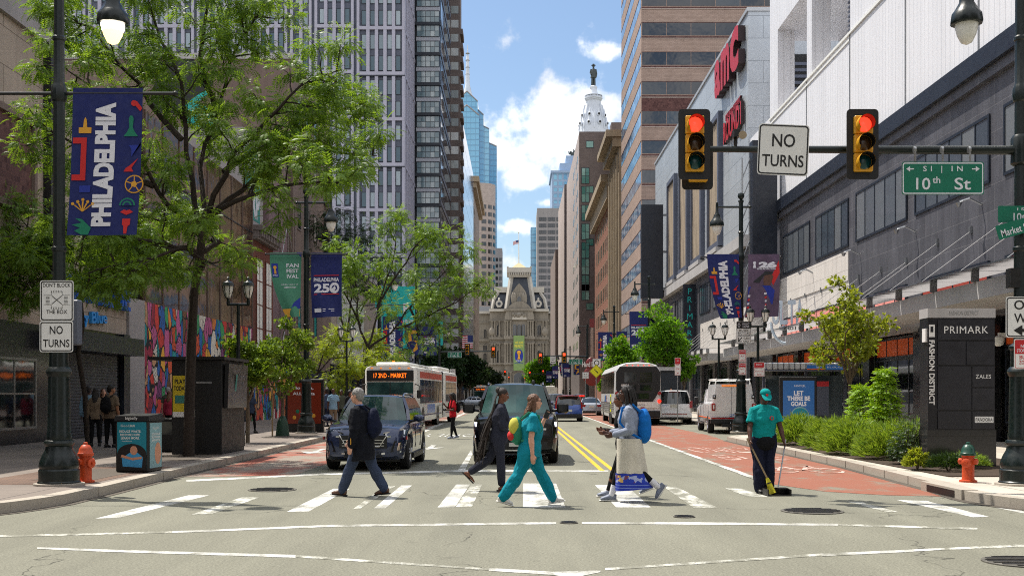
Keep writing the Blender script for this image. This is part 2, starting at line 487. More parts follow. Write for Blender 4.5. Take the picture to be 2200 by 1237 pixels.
paint_mat('lane_red_worn',S(146,84,68),.95,thr=.50,soft=.05,scale=.8,base=S(142,134,122))
paint_mat('lane_white',S(214,196,186),.95,base=S(140,88,70),thr=.52)
mat('iron_green',S(8,22,20),.38,0,var=.2,vscale=6,spec=.4,coat=.08,local=True)
mat('black_metal',S(12,12,14),.45,.0,var=.15,vscale=4,local=True)
mat('galv',S(150,152,154),.35,.8,var=.1,vscale=8)
mat('steel',S(170,172,176),.28,.9)
mat('chrome',S(215,216,220),.12,1.0)
mat('aluminium',S(188,190,192),.4,.5)
mat('white_sign',S(226,226,224),.45,var=.05,vscale=5,local=True)
mat('black_ink',S(14,14,16),.5)
mat('red_ink',S(186,30,40),.5)
mat('green_sign',S(0,108,84),.45,var=.05,local=True)
mat('white_paint',S(224,224,220),.5,var=.04)
mat('yellow_sign',S(216,214,20),.5)
mat('signal_yellow',S(206,150,26),.45,var=.15,vscale=20,local=True)
mat('signal_black',S(12,12,14),.5)
mat('lens_red',S(255,30,16),.3,emit=S(255,44,28),estr=2.6)
mat('lens_red_far',S(255,30,16),.3,emit=S(255,44,28),estr=4.0)
mat('lens_amber',S(70,46,24),.25)
mat('lens_green',S(16,66,66),.25)
mat('lamp_lens',S(225,225,220),.25,var=.08,vscale=20)
mat('lamp_lit',S(255,240,200),.3,emit=S(255,222,150),estr=1.5)
mat('lamp_hot',S(255,240,220),.3,emit=S(255,246,224),estr=5)
mat('hydrant_orange',S(190,70,28),.5,var=.25,vscale=14,local=True)
mat('hydrant_green',S(14,66,50),.4,var=.1,vscale=14,local=True)
mat('banner_navy',S(22,34,96),.8,var=.06,vscale=3)
mat('banner_white',S(222,222,230),.8)
mat('banner_red',S(196,40,40),.8)
mat('banner_gold',S(216,158,52),.8)
mat('banner_teal',S(24,120,92),.8)
mat('banner_blue',S(34,52,148),.8)
mat('banner_green',S(70,132,106),.8,var=.06)
mat('banner_olive',S(120,146,90),.8)
mat('banner_lime',S(196,190,74),.8)
mat('banner_plum',S(92,74,96),.8,var=.25,vscale=2.5)
mat('skin_dark',S(92,58,42),.5)
mat('rubber',S(20,20,21),.75,var=.1,vscale=20,local=True)
mat('rim',S(150,152,156),.3,.85)
mat('rim_dark',S(60,61,64),.35,.8)
mat('trim_black',S(17,18,20),.45)
mat('headlamp',S(210,216,224),.08,.35,spec=.8)
mat('headlamp_lit',S(230,235,255),.1,emit=S(226,232,255),estr=3.0)
mat('drl_lit',S(235,238,245),.25,emit=S(240,246,255),estr=.5)
mat('tail_red',S(150,14,18),.15,spec=.7)
mat('tail_lit',S(220,30,24),.2,emit=S(255,40,24),estr=1.6)
mat('amber',S(226,120,20),.3,emit=S(255,140,30),estr=.4)
mat('plate',S(206,206,196),.5)
glassmat('car_glass',S(14,22,24),S(30,44,46),.03,.4,.8,.0,False)
glassmat('windshield',S(26,50,52),S(58,88,86),.03,.4,.42,.0,False)
# -- ground
g=MB();g.quad((-2500,-1500,0),(2500,-1500,0),(2500,3500,0),(-2500,3500,0),'asphalt')
g.build('road',kind='structure')
def arc(cx,cy,r,a0,a1,n=9):
 return[(cx+r*math.cos(R(a0+(a1-a0)*i/n)),cy+r*math.sin(R(a0+(a1-a0)*i/n)))for i in range(n+1)]
def offs(path,d):
 out=[]
 for i,p in enumerate(path):
  a=Vector(path[max(i-1,0)]);b=Vector(path[min(i+1,len(path)-1)])
  t=(b-a).normalized();out.append((p[0]-t.y*d,p[1]+t.x*d))
 return out
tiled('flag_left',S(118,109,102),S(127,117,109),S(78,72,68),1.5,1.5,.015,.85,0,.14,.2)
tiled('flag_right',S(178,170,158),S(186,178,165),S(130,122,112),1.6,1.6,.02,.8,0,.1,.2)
def flat_uv(m):
 nt=m.node_tree
 br=[n for n in nt.nodes if n.type=='TEX_BRICK'][0]
 gn=nt.nodes.new('ShaderNodeNewGeometry');nt.links.new(gn.outputs['Position'],br.inputs['Vector'])
flat_uv(M['flag_left']);flat_uv(M['flag_right'])
LK=[(-7.0,141),(-7.0,70),(-6.95,40),(-6.9,24),(-6.82,18.6)]+arc(-11.2,17.6,4.35,4,-78,10)+[(-16,13.1),(-70,12.8)]
RK=[(10.1,141),(10.1,46.2),(9.6,44.2),(8.2,42.6),(7.6,41.2),(7.55,34),(7.5,26),(7.2,19.6)]+arc(10.4,17.9,3.35,175,258,10)+[(16,14.6),(70,14.4)]
def sidewalk(kerb,side,flag,name):
 inner=offs(kerb,.26*side)
 far=[(-70,141)]if side<0 else[(70,141)]
 m=MB();m.slab(inner+far,.0,.15,flag)
 m.build(name,kind='structure')
 k=MB()
 for a in range(len(kerb)-1):
  p,q,r_,s_=kerb[a],kerb[a+1],inner[a+1],inner[a]
  L=(Vector(q)-Vector(p)).length;n=max(1,min(12,int(L/1.6)))
  for i in range(n):
   f=lambda u,v,t:(u[0]+(v[0]-u[0])*t,u[1]+(v[1]-u[1])*t)
   t0,t1=i/n+.004,(i+1)/n-.004
   k.slab([f(p,q,t0),f(p,q,t1),f(s_,r_,t1),f(s_,r_,t0)],0,.156,'concrete')
 k.build('kerb',kind='structure')
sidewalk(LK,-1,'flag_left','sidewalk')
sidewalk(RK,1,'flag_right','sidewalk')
for x0,x1,y0,y1 in((-60,-7.0,160,470),(9.5,60,160,470)):
 MB().box(x0,x1,y0,y1,0,.15,'concrete').build('sidewalk',kind='structure')
MB().box(-60,60,470,486,0,.14,'concrete').build('sidewalk',kind='structure')
tiled('brick_paver',S(118,94,80),S(104,84,74),S(78,68,60),.2,.1,.01,.9,.5,.2,.3);flat_uv(M['brick_paver'])
m=MB();m.slab([(-7.28,19.2),(-9.4,19.2),(-9.4,24),(-7.24,24)],.15,.154,'brick_paver');m.build('pavement',kind='structure')
for y0,y1,x0,x1 in((20.2,23.2,-8.6,-7.5),(26.2,28.8,-8.9,-7.45),(40,44.2,-8.9,-7.5),(46,50,-9,-7.5)):
 m=MB();m.slab([(x0,y0),(x1,y0),(x1,y1),(x0,y1)],.15,.158,'mulch');m.build('gravel',kind='stuff')
m=MB();m.slab([(7.95,21),(10.0,21.0),(11.2,25),(11.6,30),(11.6,38.5),(7.95,38.5),(7.9,30)],.15,.17,'soil');m.build('soil_bed',kind='stuff')
ground_mat('gutter_grit',S(84,78,70),.5,0,.35)
for kb,sd in((LK[2:12],1),(RK[3:15],-1)):
 kk=list(kb)
 for a in range(len(kk)-1):
  o_=offs(kk,.16*sd);m=MB();m.quad((*kk[a],.006),(*kk[a+1],.006),(*o_[a+1],.006),(*o_[a],.006),'gutter_grit');m.build('gutter',kind='structure')
  # -- road markings (thin sheets)
_mz=[0]
def mark(pts,m,z=.002):
 _mz[0]+=1;z+=_mz[0]*.00008
 mb=MB();mb.add([G(a,b,z)for a,b in pts],[tuple(range(len(pts)))],m)
 return mb.build('road_marking',kind='structure')
def markw(pts,m,z=.004):
 mb=MB();mb.add([(a,b,z)for a,b in pts],[tuple(range(len(pts)))],m)
 return mb.build('road_marking',kind='structure')
for q in([(205,1113),(258,1111),(450,1063),(405,1063)],[(616,1098.5),(663,1098),(752,1049),(716,1049)],[(803,1091),(828,1091),(885,1042),(862,1042)],[(940,1089),(977,1089),(1010,1040),(980,1040)],[(1123.6,1089),(1215,1089),(1195,1038),(1123.6,1037.5)],[(1324,1089),(1398,1089),(1345,1041),(1278,1041)],[(1925,1073),(1990,1075),(2125,1109),(2090,1110)],[(2080,1077),(2120,1077),(2230,1105),(2195,1101)]):
 mark(q,'road_white')
for q in([(410,1105),(455,1103),(560,1067),(520,1067)],[(759,1092),(774,1092),(850,1043),(828,1043)],[(979,1088),(1014,1088),(1036,1040),(1012,1040)],[(1425,1044),(1454,1045),(1542,1090),(1490,1090)],[(1558,1048),(1596,1049),(1650,1066),(1605,1066)],[(1820,1077),(1850,1077),(1930,1099),(1905,1099)],[(0,1153),(0,1149),(370,1140),(370,1144)],[(635,1196),(635,1191),(1050,1220),(1050,1224)],[(1300,1224),(1300,1219),(1765,1188),(1765,1193)],[(1800,1128),(1800,1124),(2100,1133),(2100,1137)],[(1945,1184),(1945,1180),(2200,1168),(2200,1173)]):
 mark(q,'road_white_worn')
mark([(400,1034),(700,1019.5),(1000,1012.5),(1307,1012.5),(1307,1009.5),(1000,1009),(700,1015.5),(400,1030)],'road_white')
mark([(370,1144),(710,1131),(1100,1126),(1195,1125),(1195,1120.5),(1100,1121.5),(710,1126.5),(370,1140)],'road_white')
mark([(1250,1124.5),(1510,1126),(1800,1128.5),(1800,1124),(1510,1121),(1250,1120.5)],'road_white')
mark([(80,1178),(220,1184),(635,1197),(635,1191),(220,1179),(80,1174)],'road_white')
mark([(1050,1225),(1190,1234),(1230,1240),(1290,1228),(1290,1224),(1190,1227),(1050,1219)],'road_white')
mark([(1765,1194),(1945,1185),(2030,1179),(2030,1176),(1945,1180),(1765,1188)],'road_white')
mark([(984,1009),(999.5,1009),(1015,975),(1012,966)],'road_white',.005)
mark([(912,928),(905,925),(1017,877.5),(1020,879)],'road_white')
markw([(-1.55,60),(-1.4,60),(-1.4,66),(-1.55,66)],'road_white')
for x0,x1 in((1.82,1.93),(2.07,2.18)):
 markw([(x0,25),(x1,25),(x1,138),(x0,138)],'road_yellow')
markw([(4.78,21.2),(5.3,19.6),(6.1,18.9),(7.15,18.6),(7.42,26),(7.5,34),(7.5,41),(7.9,46),(7.9,138),(5.4,138),(5.33,90),(4.98,42),(4.88,27)],'lane_red')
markw([(4.66,22.5),(4.84,22.5),(4.86,27),(4.96,42),(5.31,90),(5.4,138),(5.24,138),(5.16,90),(4.8,42),(4.70,27)],'road_white',.008)
mb=MB();mb.text('ONLY',(6.2,34.4,.008),(1,0,0),(0,1,0),2.0,3.4,'lane_white',0,-.01);mb.build('road_marking',kind='structure')
mb=MB();mb.text('BUS',(6.2,30.2,.008),(1,0,0),(0,1,0),1.7,2.4,'lane_white',0,-.01);mb.build('road_marking',kind='structure')
mb=MB()
for cx in(5.75,6.75):
 mb.lathe([(.36,0),(.36,.002),(.43,.002),(.43,0)],'lane_white',(0,0,0),20,'z',False)
 for i in range(len(mb.v)-80,len(mb.v)):mb.v[i]=Vector((mb.v[i].x*.9+cx,mb.v[i].y*1.9+25,.008+mb.v[i].z))
for a,b in(((5.75,25),(6.1,26.3)),((6.1,26.3),(6.7,26.3)),((6.1,26.3),(6.3,25)),((6.3,25),(6.75,26.6)),((6.75,26.6),(6.75,25))):
 d=(Vector(b)-Vector(a)).normalized()*.05;mb.quad((a[0]-d.y,a[1]+d.x,.009),(a[0]+d.y,a[1]-d.x,.009),(b[0]+d.y,b[1]-d.x,.009),(b[0]-d.y,b[1]+d.x,.009),'lane_white')
mb.build('road_marking',kind='structure')
markw([(-6.8,23),(-4.6,23.6),(-4.55,30),(-4.4,60),(-4.2,136),(-6.9,136),(-6.85,40)],'lane_red_worn')
mb=MB();mb.text('ONLY',(-2.75,46.8,.008),(-1,0,0),(0,-1,0),2.3,3.4,'road_white',0,-.01);mb.build('road_marking',kind='structure')
def arrow(x,y,s=1):
 mb=MB();mb.add([(x+a*s,y+b*s,.009)for a,b in((-.09,2),(.09,2),(.09,.3),(.45,.5),(0,-.9),(-.45,.5),(-.09,.3))],[tuple(range(7))],'road_white');mb.build('road_marking',kind='structure')
arrow(-2.72,35.5);arrow(-5.9,33.0)
mat('cast_iron',S(96,93,86),.7,.3,var=.3,vscale=9,bump=.5,bscale=30)
def manhole(px,py,r,label):
 c=G(px,py)
 t=thing('manhole_cover',label,'manhole cover',(c.x,c.y,0))
 mb=MB(t);mb.lathe([(r,0),(r,.012),(r*.93,.014)],'cast_iron',seg=24);mb.build('frame')
 mb=MB(t);mb.lathe([(r*.88,0),(r*.88,.012)],'cast_iron',seg=24)
 for i in range(-3,4):
  w=(max(0,.8-(i*.25)**2))**.5*r
  mb.box(-w,w,i*r*.25-r*.05,i*r*.25+r*.05,.012,.02,'black_metal')
 mb.build('lid')
manhole(1745,1098,.44,'large round manhole cover in the road in front of the red bus lane')
manhole(1470,1110,.15,'small round valve cover between crosswalk and white line')
manhole(1222,1123,.12,'tiny round valve cover interrupting the long white line')
manhole(585,1052,.42,'patched manhole cover near the worn crosswalk by the blue suv')
manhole(2200,1207,.4,'round grated manhole cover at the edge of the junction nearest the camera')
c=G(2060,1060)
t=thing('storm_drain','dark storm drain mouth in the kerb below the orange hydrant','storm drain',(7.3,18.9,0))
mb=MB(t);mb.box(-.28,-.02,-.9,.9,0,.165,'concrete');mb.build('lintel_block')
mb=MB(t);mb.box(-.285,-.27,-.62,.62,.02,.13,'signal_black');mb.build('mouth')
# -- buildings
tiled('limestone',S(168,154,140),S(160,147,134),S(104,92,78),1.7,1.15,.012,.85,.5,.14,.25,streak=.2)
tiled('black_granite',S(28,29,33),S(34,35,39),S(12,12,14),1.2,.8,.008,.18,.5,.15,.1,spec=.6)
tiled('grey_granite',S(88,88,94),S(79,79,85),S(112,111,114),1.25,.85,.010,.35,.5,.16,.15,streak=.32,speck=.28)
ribbed('white_panel',S(226,226,230),.42,.35,.0,False,.5,.10)
tiled('white_tile',S(214,208,202),S(208,202,196),S(170,164,158),.75,.75,.012,.5,0,.06,.2,streak=.12)
tiled('metal_panel',S(184,190,196),S(190,196,202),S(142,148,154),3.2,1.5,.02,.35,.5,.06,.3,metal=.35,streak=.08)
tiled('tan_brick',S(172,150,138),S(160,138,126),S(128,108,98),.5,.16,.012,.85,.5,.10,.2)
tiled('dark_brick',S(108,76,72),S(70,44,44),S(96,66,62),.22,.22,.02,.85,.5,.1,.3)
tiled('brown_brick',S(118,108,105),S(110,100,97),S(86,78,75),.6,.2,.012,.9,.5,.12,.2)
tiled('orange_brick',S(136,92,74),S(126,82,64),S(120,78,60),.5,.16,.015,.9,.5,.12,.2)
tiled('red_brick',S(112,58,46),S(98,50,40),S(88,70,62),.3,.1,.01,.9,.5,.14,.3)
tiled('pink_stone',S(182,168,160),S(174,160,152),S(140,126,118),1.4,.9,.02,.8,.5,.08,.2)
mat('lavender',S(168,167,182),.7,var=.07,vscale=.5,bump=.1)
mat('charcoal',S(82,88,104),.5,var=.1,vscale=.6)
mat('black_frame',S(27,34,46),.4,var=.1)
mat('grey_spandrel',S(168,171,180),.5)
mat('grey_concrete',S(150,146,146),.8,var=.1,vscale=.4,streak=.15)
mat('stucco_brown',S(116,100,92),.9,var=.14,vscale=.35,streak=.2)
mat('stucco_mauve',S(122,100,104),.9,var=.14,vscale=.4,streak=.2)
mat('beige_stone',S(164,147,122),.8,var=.14,vscale=.4,streak=.2)
mat('grey_stone',S(156,146,136),.85,var=.14,vscale=.3,streak=.25)
mat('hall_stone',S(134,127,116),.85,var=.2,vscale=.25,streak=.35)
mat('hall_pale',S(176,171,162),.8,var=.1,vscale=.3)
mat('slate',S(52,58,68),.6,var=.15,vscale=.5)
mat('tower_white',S(206,212,222),.7,var=.1,vscale=.2)
mat('bronze',S(58,66,66),.5,var=.2)
mat('copper_gold',S(172,162,122),.5,.2,var=.1)
mat('orange_panel',S(226,96,32),.5,var=.05,vscale=1.5)
mat('pink_panel',S(232,150,140),.4,var=.08,vscale=1)
mat('brick_panel',S(150,62,50),.35,var=.12,vscale=1)
mat('tan_drape',S(150,136,118),.75,var=.08,vscale=2)
mat('concrete_trim',S(170,168,168),.7,var=.1,vscale=.6,streak=.15)
mat('dark_cladding',S(28,34,46),.35,var=.12,vscale=.8)
mat('teal_board',S(22,178,172),.55,var=.04)
mat('shutter_grey',S(66,70,80),.5,.2,var=.15)
glassmat('tower_glass',S(44,82,98),S(150,166,174),.07,.45,.6,.02)
glassmat('bay_glass',S(104,128,136),S(172,184,186),.06,.35,.7,.02)
glassmat('office_glass',S(14,24,36),S(40,54,66),.05,.4,.8,.015)
glassmat('store_glass',S(18,22,26),S(56,62,64),.05,.4,.8,.01)
glassmat('grey_glass',S(60,68,78),S(104,108,112),.08,.45,.7,.02)
glassmat('curtain_glass',S(140,150,152),S(206,210,210),.1,.5,.5,.01)
glassmat('green_glass',S(52,116,108),S(116,160,150),.08,.4,.6,.02)
glassmat('blue_glass',S(112,180,216),S(156,210,230),.08,.5,.8,.03)
glassmat('blue_glass_dark',S(80,150,192),S(118,182,212),.08,.5,.8,.03)
glassmat('sky_glass',S(40,84,130),S(140,180,210),.04,.5,.9,.05,False)
glassmat('bronze_glass',S(58,42,34),S(92,70,56),.06,.5,.7,.03,False)
glassmat('dark_glass',S(20,24,28),S(34,38,42),.06,.4,.7,.02)
for nm in('blue_glass','blue_glass_dark'):
 t=NT.__new__(NT);t.nt=M[nm].node_tree;pb=[q for q in t.nt.nodes if q.type=='BSDF_PRINCIPLED'][0];old=pb.inputs['Base Color'].links[0].from_socket
 uv,P=wall_uv(t);sp_=t.n('ShaderNodeSeparateXYZ',ins={0:uv})
 ln=t.math('MAXIMUM',t.math('LESS_THAN',t.math('FRACT',t.math('DIVIDE',sp_.outputs[1],3.9)),.22),t.math('LESS_THAN',t.math('FRACT',t.math('DIVIDE',sp_.outputs[0],3.2)),.10))
 mx=t.mix(t.math('MULTIPLY',ln,.45),(1,1,1),S(40,90,130));t.nt.links.new(old,mx.node.inputs[6]);t.nt.links.new(mx,pb.inputs['Base Color'])
def FS(D):return Fr((0,D,0),(1,0,0),(0,-1,0))
def FN(x):return Fr((x,0,0),(0,1,0),(-1,0,0))
def FL(x):return Fr((x,0,0),(0,1,0),(1,0,0))
_wc={}
def wins(root,F,spots,w,h,glass,frame=None,fr=.06,d=.04,name='window',cols=1,rows=1,deep=.0):
 """one window object per spot (u, z of its lower corner); past 100 on a building the rest are one part"""
 if frame is None:frame='black_frame'
 def make(mb,o):
  f2=Fr(o,F.u,F.n)
  if frame!='none':
   for a,b,c,e in((0,w,0,fr),(0,w,h-fr,h),(0,fr,fr,h-fr),(w-fr,w,fr,h-fr)):
    mb.fbox(f2,a,b,c,e,-.05,d+.03,frame)
   for i in range(1,cols):mb.fbox(f2,w*i/cols-fr*.4,w*i/cols+fr*.4,fr,h-fr,-.05,d+.02,frame)
   for j in range(1,rows):mb.fbox(f2,fr,w-fr,h*j/rows-fr*.4,h*j/rows+fr*.4,-.05,d+.015,frame)
  e=fr if frame!='none' else 0
  for i in range(cols):
   for j in range(rows):
    a0,a1=e+(w-2*e)*i/cols,e+(w-2*e)*(i+1)/cols
    b0,b1=e+(h-2*e)*j/rows,e+(h-2*e)*(j+1)/rows
    mb.quad(f2.p(a0,b0,d-deep),f2.p(a1,b0,d-deep),f2.p(a1,b1,d-deep),f2.p(a0,b1,d-deep),glass)
 n0=_wc.get(root.name,0)
 a,b=spots[:max(0,100-n0)],spots[max(0,100-n0):]
 _wc[root.name]=n0+len(a)
 if a:
  mb=MB();make(mb,(0,0,0));me=mb.mesh(name)
  for u,z in a:link(name,me,root,F.p(u,z)-root.location)
 if b:
  mb=MB(root,True)
  for u,z in b:make(mb,F.p(u,z))
  mb.build(name,kind='stuff')
def building(name,label,cat,x,y):return thing(name,label,cat,(x,y,0))
# ---- south side (left): near limestone store
XL=-15.3
b=building('stone_store','tan stone store block with black granite shopfront behind the left lamp post','building',-22,28)
m=MB(b,True);m.box(-40,XL,16,37.2,3.9,13,'limestone');m.build('wall')
m=MB(b,True);m.box(-40,XL+.03,16,37.2,0,3.897,'black_granite');m.build('shopfront_wall')
m=MB(b,True);m.box(-40,XL+.15,15.8,37.3,13.002,13.85,'grey_concrete');m.build('coping')
wins(b,FL(XL+.03),[(33.0-i*3.3,.6)for i in range(5)],3.1,2.2,'store_glass','galv',.08,.05,cols=2,rows=2)
m=MB(b,True);F=FL(XL)
m.fbox(F,22,35.9,7.5,10.1,.01,.03,'dark_brick')
for a,c,e,f in((21.8,36.1,7.3,7.5),(21.8,36.1,10.1,10.3),(35.9,36.1,7.5,10.1)):m.fbox(F,a,c,e,f,0,.14,'stucco_brown')
m.build('lattice_panel')
m=MB(b,True);m.fbox(F,36.85,37.19,3.9,13,.01,.25,'black_metal');m.build('dark_strip')  # dark upright strip where the two store blocks meet
b=building('clothing_store','tan stone clothing store with rolled down grey shutter and blue lettering','building',-22,41)
m=MB(b,True);m.box(-40,XL,37.3,44.7,4.0,12.2,'limestone');m.build('wall')
m=MB(b,True);m.box(-40,XL-.02,37.3,44.7,0,3.997,'black_granite');m.build('shopfront_wall')
m=MB(b,True);F=FL(XL-.02);m.fbox(F,37.7,43.4,.15,3.12,.0,.1,'shutter_grey')
for i in range(27):m.fbox(F,37.72,43.38,.2+i*.108,.27+i*.108,.1,.13,'shutter_grey')
m.build('roller_shutter')
m=MB(b,True);m.fbox(F,37.5,44.0,3.14,3.78,0,.95,'dark_cladding');m.build('awning_box')
mat('letter_blue',S(24,84,178),.45);mat('letter_cyan',S(44,140,214),.45)
m=MB(b,True);m.text('CITY BLUE',(XL,41.3,5.33),(0,1,0),(0,0,1),6.4,.85,'letter_blue',.02,.02,thick=.22);m.build('lettering')
m=MB(b,True);m.text('City Blue',(XL,40.6,4.35),(0,1,.06),(0,-.05,1),3.3,.55,'letter_cyan',.02,.01,thick=.12);m.build('lettering')
m=MB(b,True);m.fbox(F,44.0,44.68,0,4.0,.02,.18,'dark_cladding');m.build('pilaster')
# ---- mural building
def mural_mat():
 m=bpy.data.materials.new('mural');m.use_nodes=True
 t=NT(m.node_tree)
 b=t.n('ShaderNodeBsdfPrincipled',ins={'Roughness':.75})
 t.n('ShaderNodeOutputMaterial',ins={0:b.outputs[0]})
 uv,P=wall_uv(t)
 mp=t.n('ShaderNodeMapping');t.set(mp,0,uv);mp.inputs['Scale'].default_value=(1.0,.62,1)
 nz=t.n('ShaderNodeTexNoise',ins={'Vector':mp.outputs[0],'Scale':1.1,'Detail':2.0})
 s2=t.n('ShaderNodeVectorMath',operation='SCALE',ins={0:nz.outputs['Color'],3:.9})
 ad=t.n('ShaderNodeVectorMath',operation='ADD',ins={0:mp.outputs[0],1:s2.outputs[0]})
 vo=t.n('ShaderNodeTexVoronoi',feature='F1',ins={'Vector':ad.outputs[0],'Scale':1.75})
 ve=t.n('ShaderNodeTexVoronoi',feature='DISTANCE_TO_EDGE',ins={'Vector':ad.outputs[0],'Scale':1.75})
 r=t.n('ShaderNodeSeparateColor',ins={0:vo.outputs['Color']})
 pal=[S(30,140,144),S(206,84,50),S(226,168,60),S(150,40,66),S(40,96,170),S(186,90,140),S(196,150,112),S(60,150,96),S(120,60,110),S(24,26,34),S(200,60,52),S(214,206,196),S(32,110,190),S(110,76,52),S(220,130,60)]
 c=t.ramp(r.outputs[0],[(i/len(pal),q)for i,q in enumerate(pal)],'CONSTANT')
 sx=t.n('ShaderNodeSeparateXYZ',ins={0:ad.outputs[0]})
 wv=t.math('FRACT',t.math('ADD',t.math('MULTIPLY',sx.outputs[0],5.0),t.math('MULTIPLY',sx.outputs[1],t.math('MULTIPLY',r.outputs[1],9.0))))
 st=t.math('MULTIPLY',t.math('LESS_THAN',wv,.22),t.math('GREATER_THAN',r.outputs[2],.55))
 c=t.mix(st,c,S(28,26,32))
 ed=t.math('LESS_THAN',ve.outputs[0],.045)
 c=t.mix(ed,c,S(20,18,24))
 t.set(b,'Base Color',c)
 M['mural']=m
mural_mat()
b=building('mural_building','bronze glass block with colourful painted mural along its street level','building',-25,56)
m=MB(b,True);m.box(-40,XL,46.7,66,5.5,13.4,'bronze_glass');m.build('curtain_wall')
m=MB(b,True);F=FL(XL)
for i in range(9):m.fbox(F,46.9+i*2.38,46.95+i*2.38,5.5,13.4,0,.05,'stucco_brown')
for z in(8.2,11):m.fbox(F,46.7,66,z,z+.05,0,.05,'black_frame')
m.build('mullion_grid')
m=MB(b,True);m.box(-40,XL,46.7,66,0,5.497,'mural');m.build('mural_wall')
m=MB(b,True);m.box(-40,XL+.1,44.75,46.6,0,5.5,'grey_concrete');m.build('pier')
m=MB(b,True);m.box(-40,XL-.1,44.75,46.65,5.6,12.6,'dark_glass');m.build('side_wall')
b=building('brick_house','narrow red brick building with boarded white windows and a heavy cornice','building',-22,68)
m=MB(b,True);m.box(-38,XL,66.1,71.6,3.6,11.2,'red_brick');m.build('wall')
m=MB(b,True);m.box(-38,XL,66.1,71.6,0,3.55,'mural');m.build('shopfront_wall')
m=MB(b,True);m.box(-38.2,XL+.6,66.0,71.7,11.2,11.5,'brown_brick');m.box(-38,XL+.35,66.05,71.65,10.7,11.198,'brown_brick')
for i in range(12):m.box(XL+.35,XL+.55,66.2+i*.45,66.4+i*.45,10.85,11.19,'brown_brick')
m.build('cornice')
m=MB(b,True);m.box(-38,XL-.6,66.2,71.5,11.5,17.2,'grey_concrete');m.build('attic_wall')
wins(b,FL(XL),[(66.9,4.2),(69.4,4.2)],1.7,5.6,'white_paint','red_brick',.08,.03,'boarded_window',cols=2,rows=4)
m=MB(b,True);F=FL(XL-.6)
mat('graffiti',S(190,194,200),.8);mat('graffiti_teal',S(60,128,120),.8)
m.fbox(F,66.7,70.6,12.2,16.3,.005,.01,'graffiti_teal')
m.text('WK',(XL-.6,68.7,15.3),(0,1,0),(0,0,1),3.2,1.5,'graffiti',.02,.05)
m.text('HRP',(XL-.6,68.7,13.2),(0,1,0),(0,0,1),3.6,1.7,'graffiti',.02,.06)
m.build('graffiti_panel')
b=building('scaffold_wall','mauve rendered building with rusty steel sign frame on its front','building',-22,75)
m=MB(b,True);m.box(-38,XL-.3,71.8,77.8,3.6,17.8,'stucco_mauve');m.build('wall')
m=MB(b,True);m.box(-38,XL-.28,71.8,77.8,0,3.57,'mural');m.build('shopfront_wall')
m=MB(b,True)
for y in(72.4,74.8,77.2):m.tube([(XL+.3,y,4),(XL+.3,y,14.4)],.05,'brown_brick',6)
for z in(4.2,7.0,10.0,13.0):m.tube([(XL+.3,72.4,z),(XL+.3,77.2,z)],.05,'brown_brick',6)
for z in(4.2,7.0,10.0):m.tube([(XL+.3,72.4,z),(XL+.3,74.8,z+3)],.03,'galv',6);m.tube([(XL+.3,77.2,z),(XL+.3,74.8,z+3)],.03,'galv',6)
m.build('steel_frame')
b=building('brown_hotel','tall brown rendered building with painted side wall and vertical letters','building',-26,86)
m=MB(b,True);m.box(-52,XL,78,93.5,3.6,24.6,'stucco_brown');m.build('wall')
m=MB(b,True);m.box(-52,XL-.02,78,93.5,0,3.57,'store_glass');m.build('shopfront_wall')
m=MB(b,True);m.box(-52.1,XL+.12,77.9,93.6,24.6,25,'concrete_trim');m.build('coping')
m=MB(b,True);F=FS(78)
for cx,cz,r0,mm in((-23.2,23.0,2.0,'black_ink'),(-22.6,22.5,1.3,'teal_board'),(-21.6,20.6,1.0,'teal_board'),(-22.8,19.4,.8,'black_ink'),(-22.4,17.6,.9,'banner_plum'),(-21.4,16.0,.7,'teal_board'),(-23.6,15,.8,'banner_plum')):
 pts=[(cx+r0*(1+.25*math.sin(3*a+cx))*math.cos(a),cz+r0*(.9+.3*math.cos(2*a+cz))*math.sin(a))for a in[2*math.pi*i/18 for i in range(18)]]
 dd=.004+.004*rng.random();m.add([F.p(a,c,dd+.003*abs(cx+23))for a,c in pts],[tuple(range(18))],mm)
m.build('wall_painting')
m=MB(b,True)
for i,ch in enumerate('BLDING'):m.text(ch,(XL+.02,91.0,19.2-i*1.9),(0,1,0),(0,0,1),1.3,1.2,'black_metal',.02,.02,thick=.2)
m.build('lettering')
wins(b,FL(XL),[(79.4+3.2*i,6+3.6*j)for i in range(3)for j in range(5)],1.4,2.0,'dark_glass','brown_brick',.1,.03)
b=building('low_store','grey low store with sloping white coping beyond the painted building','building',-24,108)
m=MB(b,True);m.box(-50,XL,93.8,124,4.2,13.4,'grey_stone');m.build('wall')
m=MB(b,True);m.box(-50,XL+.02,93.8,124,0,4.18,'store_glass')
for i in range(8):m.box(XL,XL+.25,94+i*4.2,94.5+i*4.2,0,4.2,'black_frame')
m.build('shopfront_wall')
m=MB(b,True);m.box(-50,XL+.2,93.7,124.2,13.4,14.1,'concrete_trim');m.build('coping')
ribbed('white_siding',S(200,200,196),.35,.6,0,True,.8)
m=MB(b,True);m.box(XL+.04,XL+.3,97,112,4.4,10.4,'white_siding');m.build('siding_panel')
m=MB(b,True);m.box(XL+.02,XL+1.6,112.5,124,3.3,4.3,'dark_cladding');m.build('canopy')
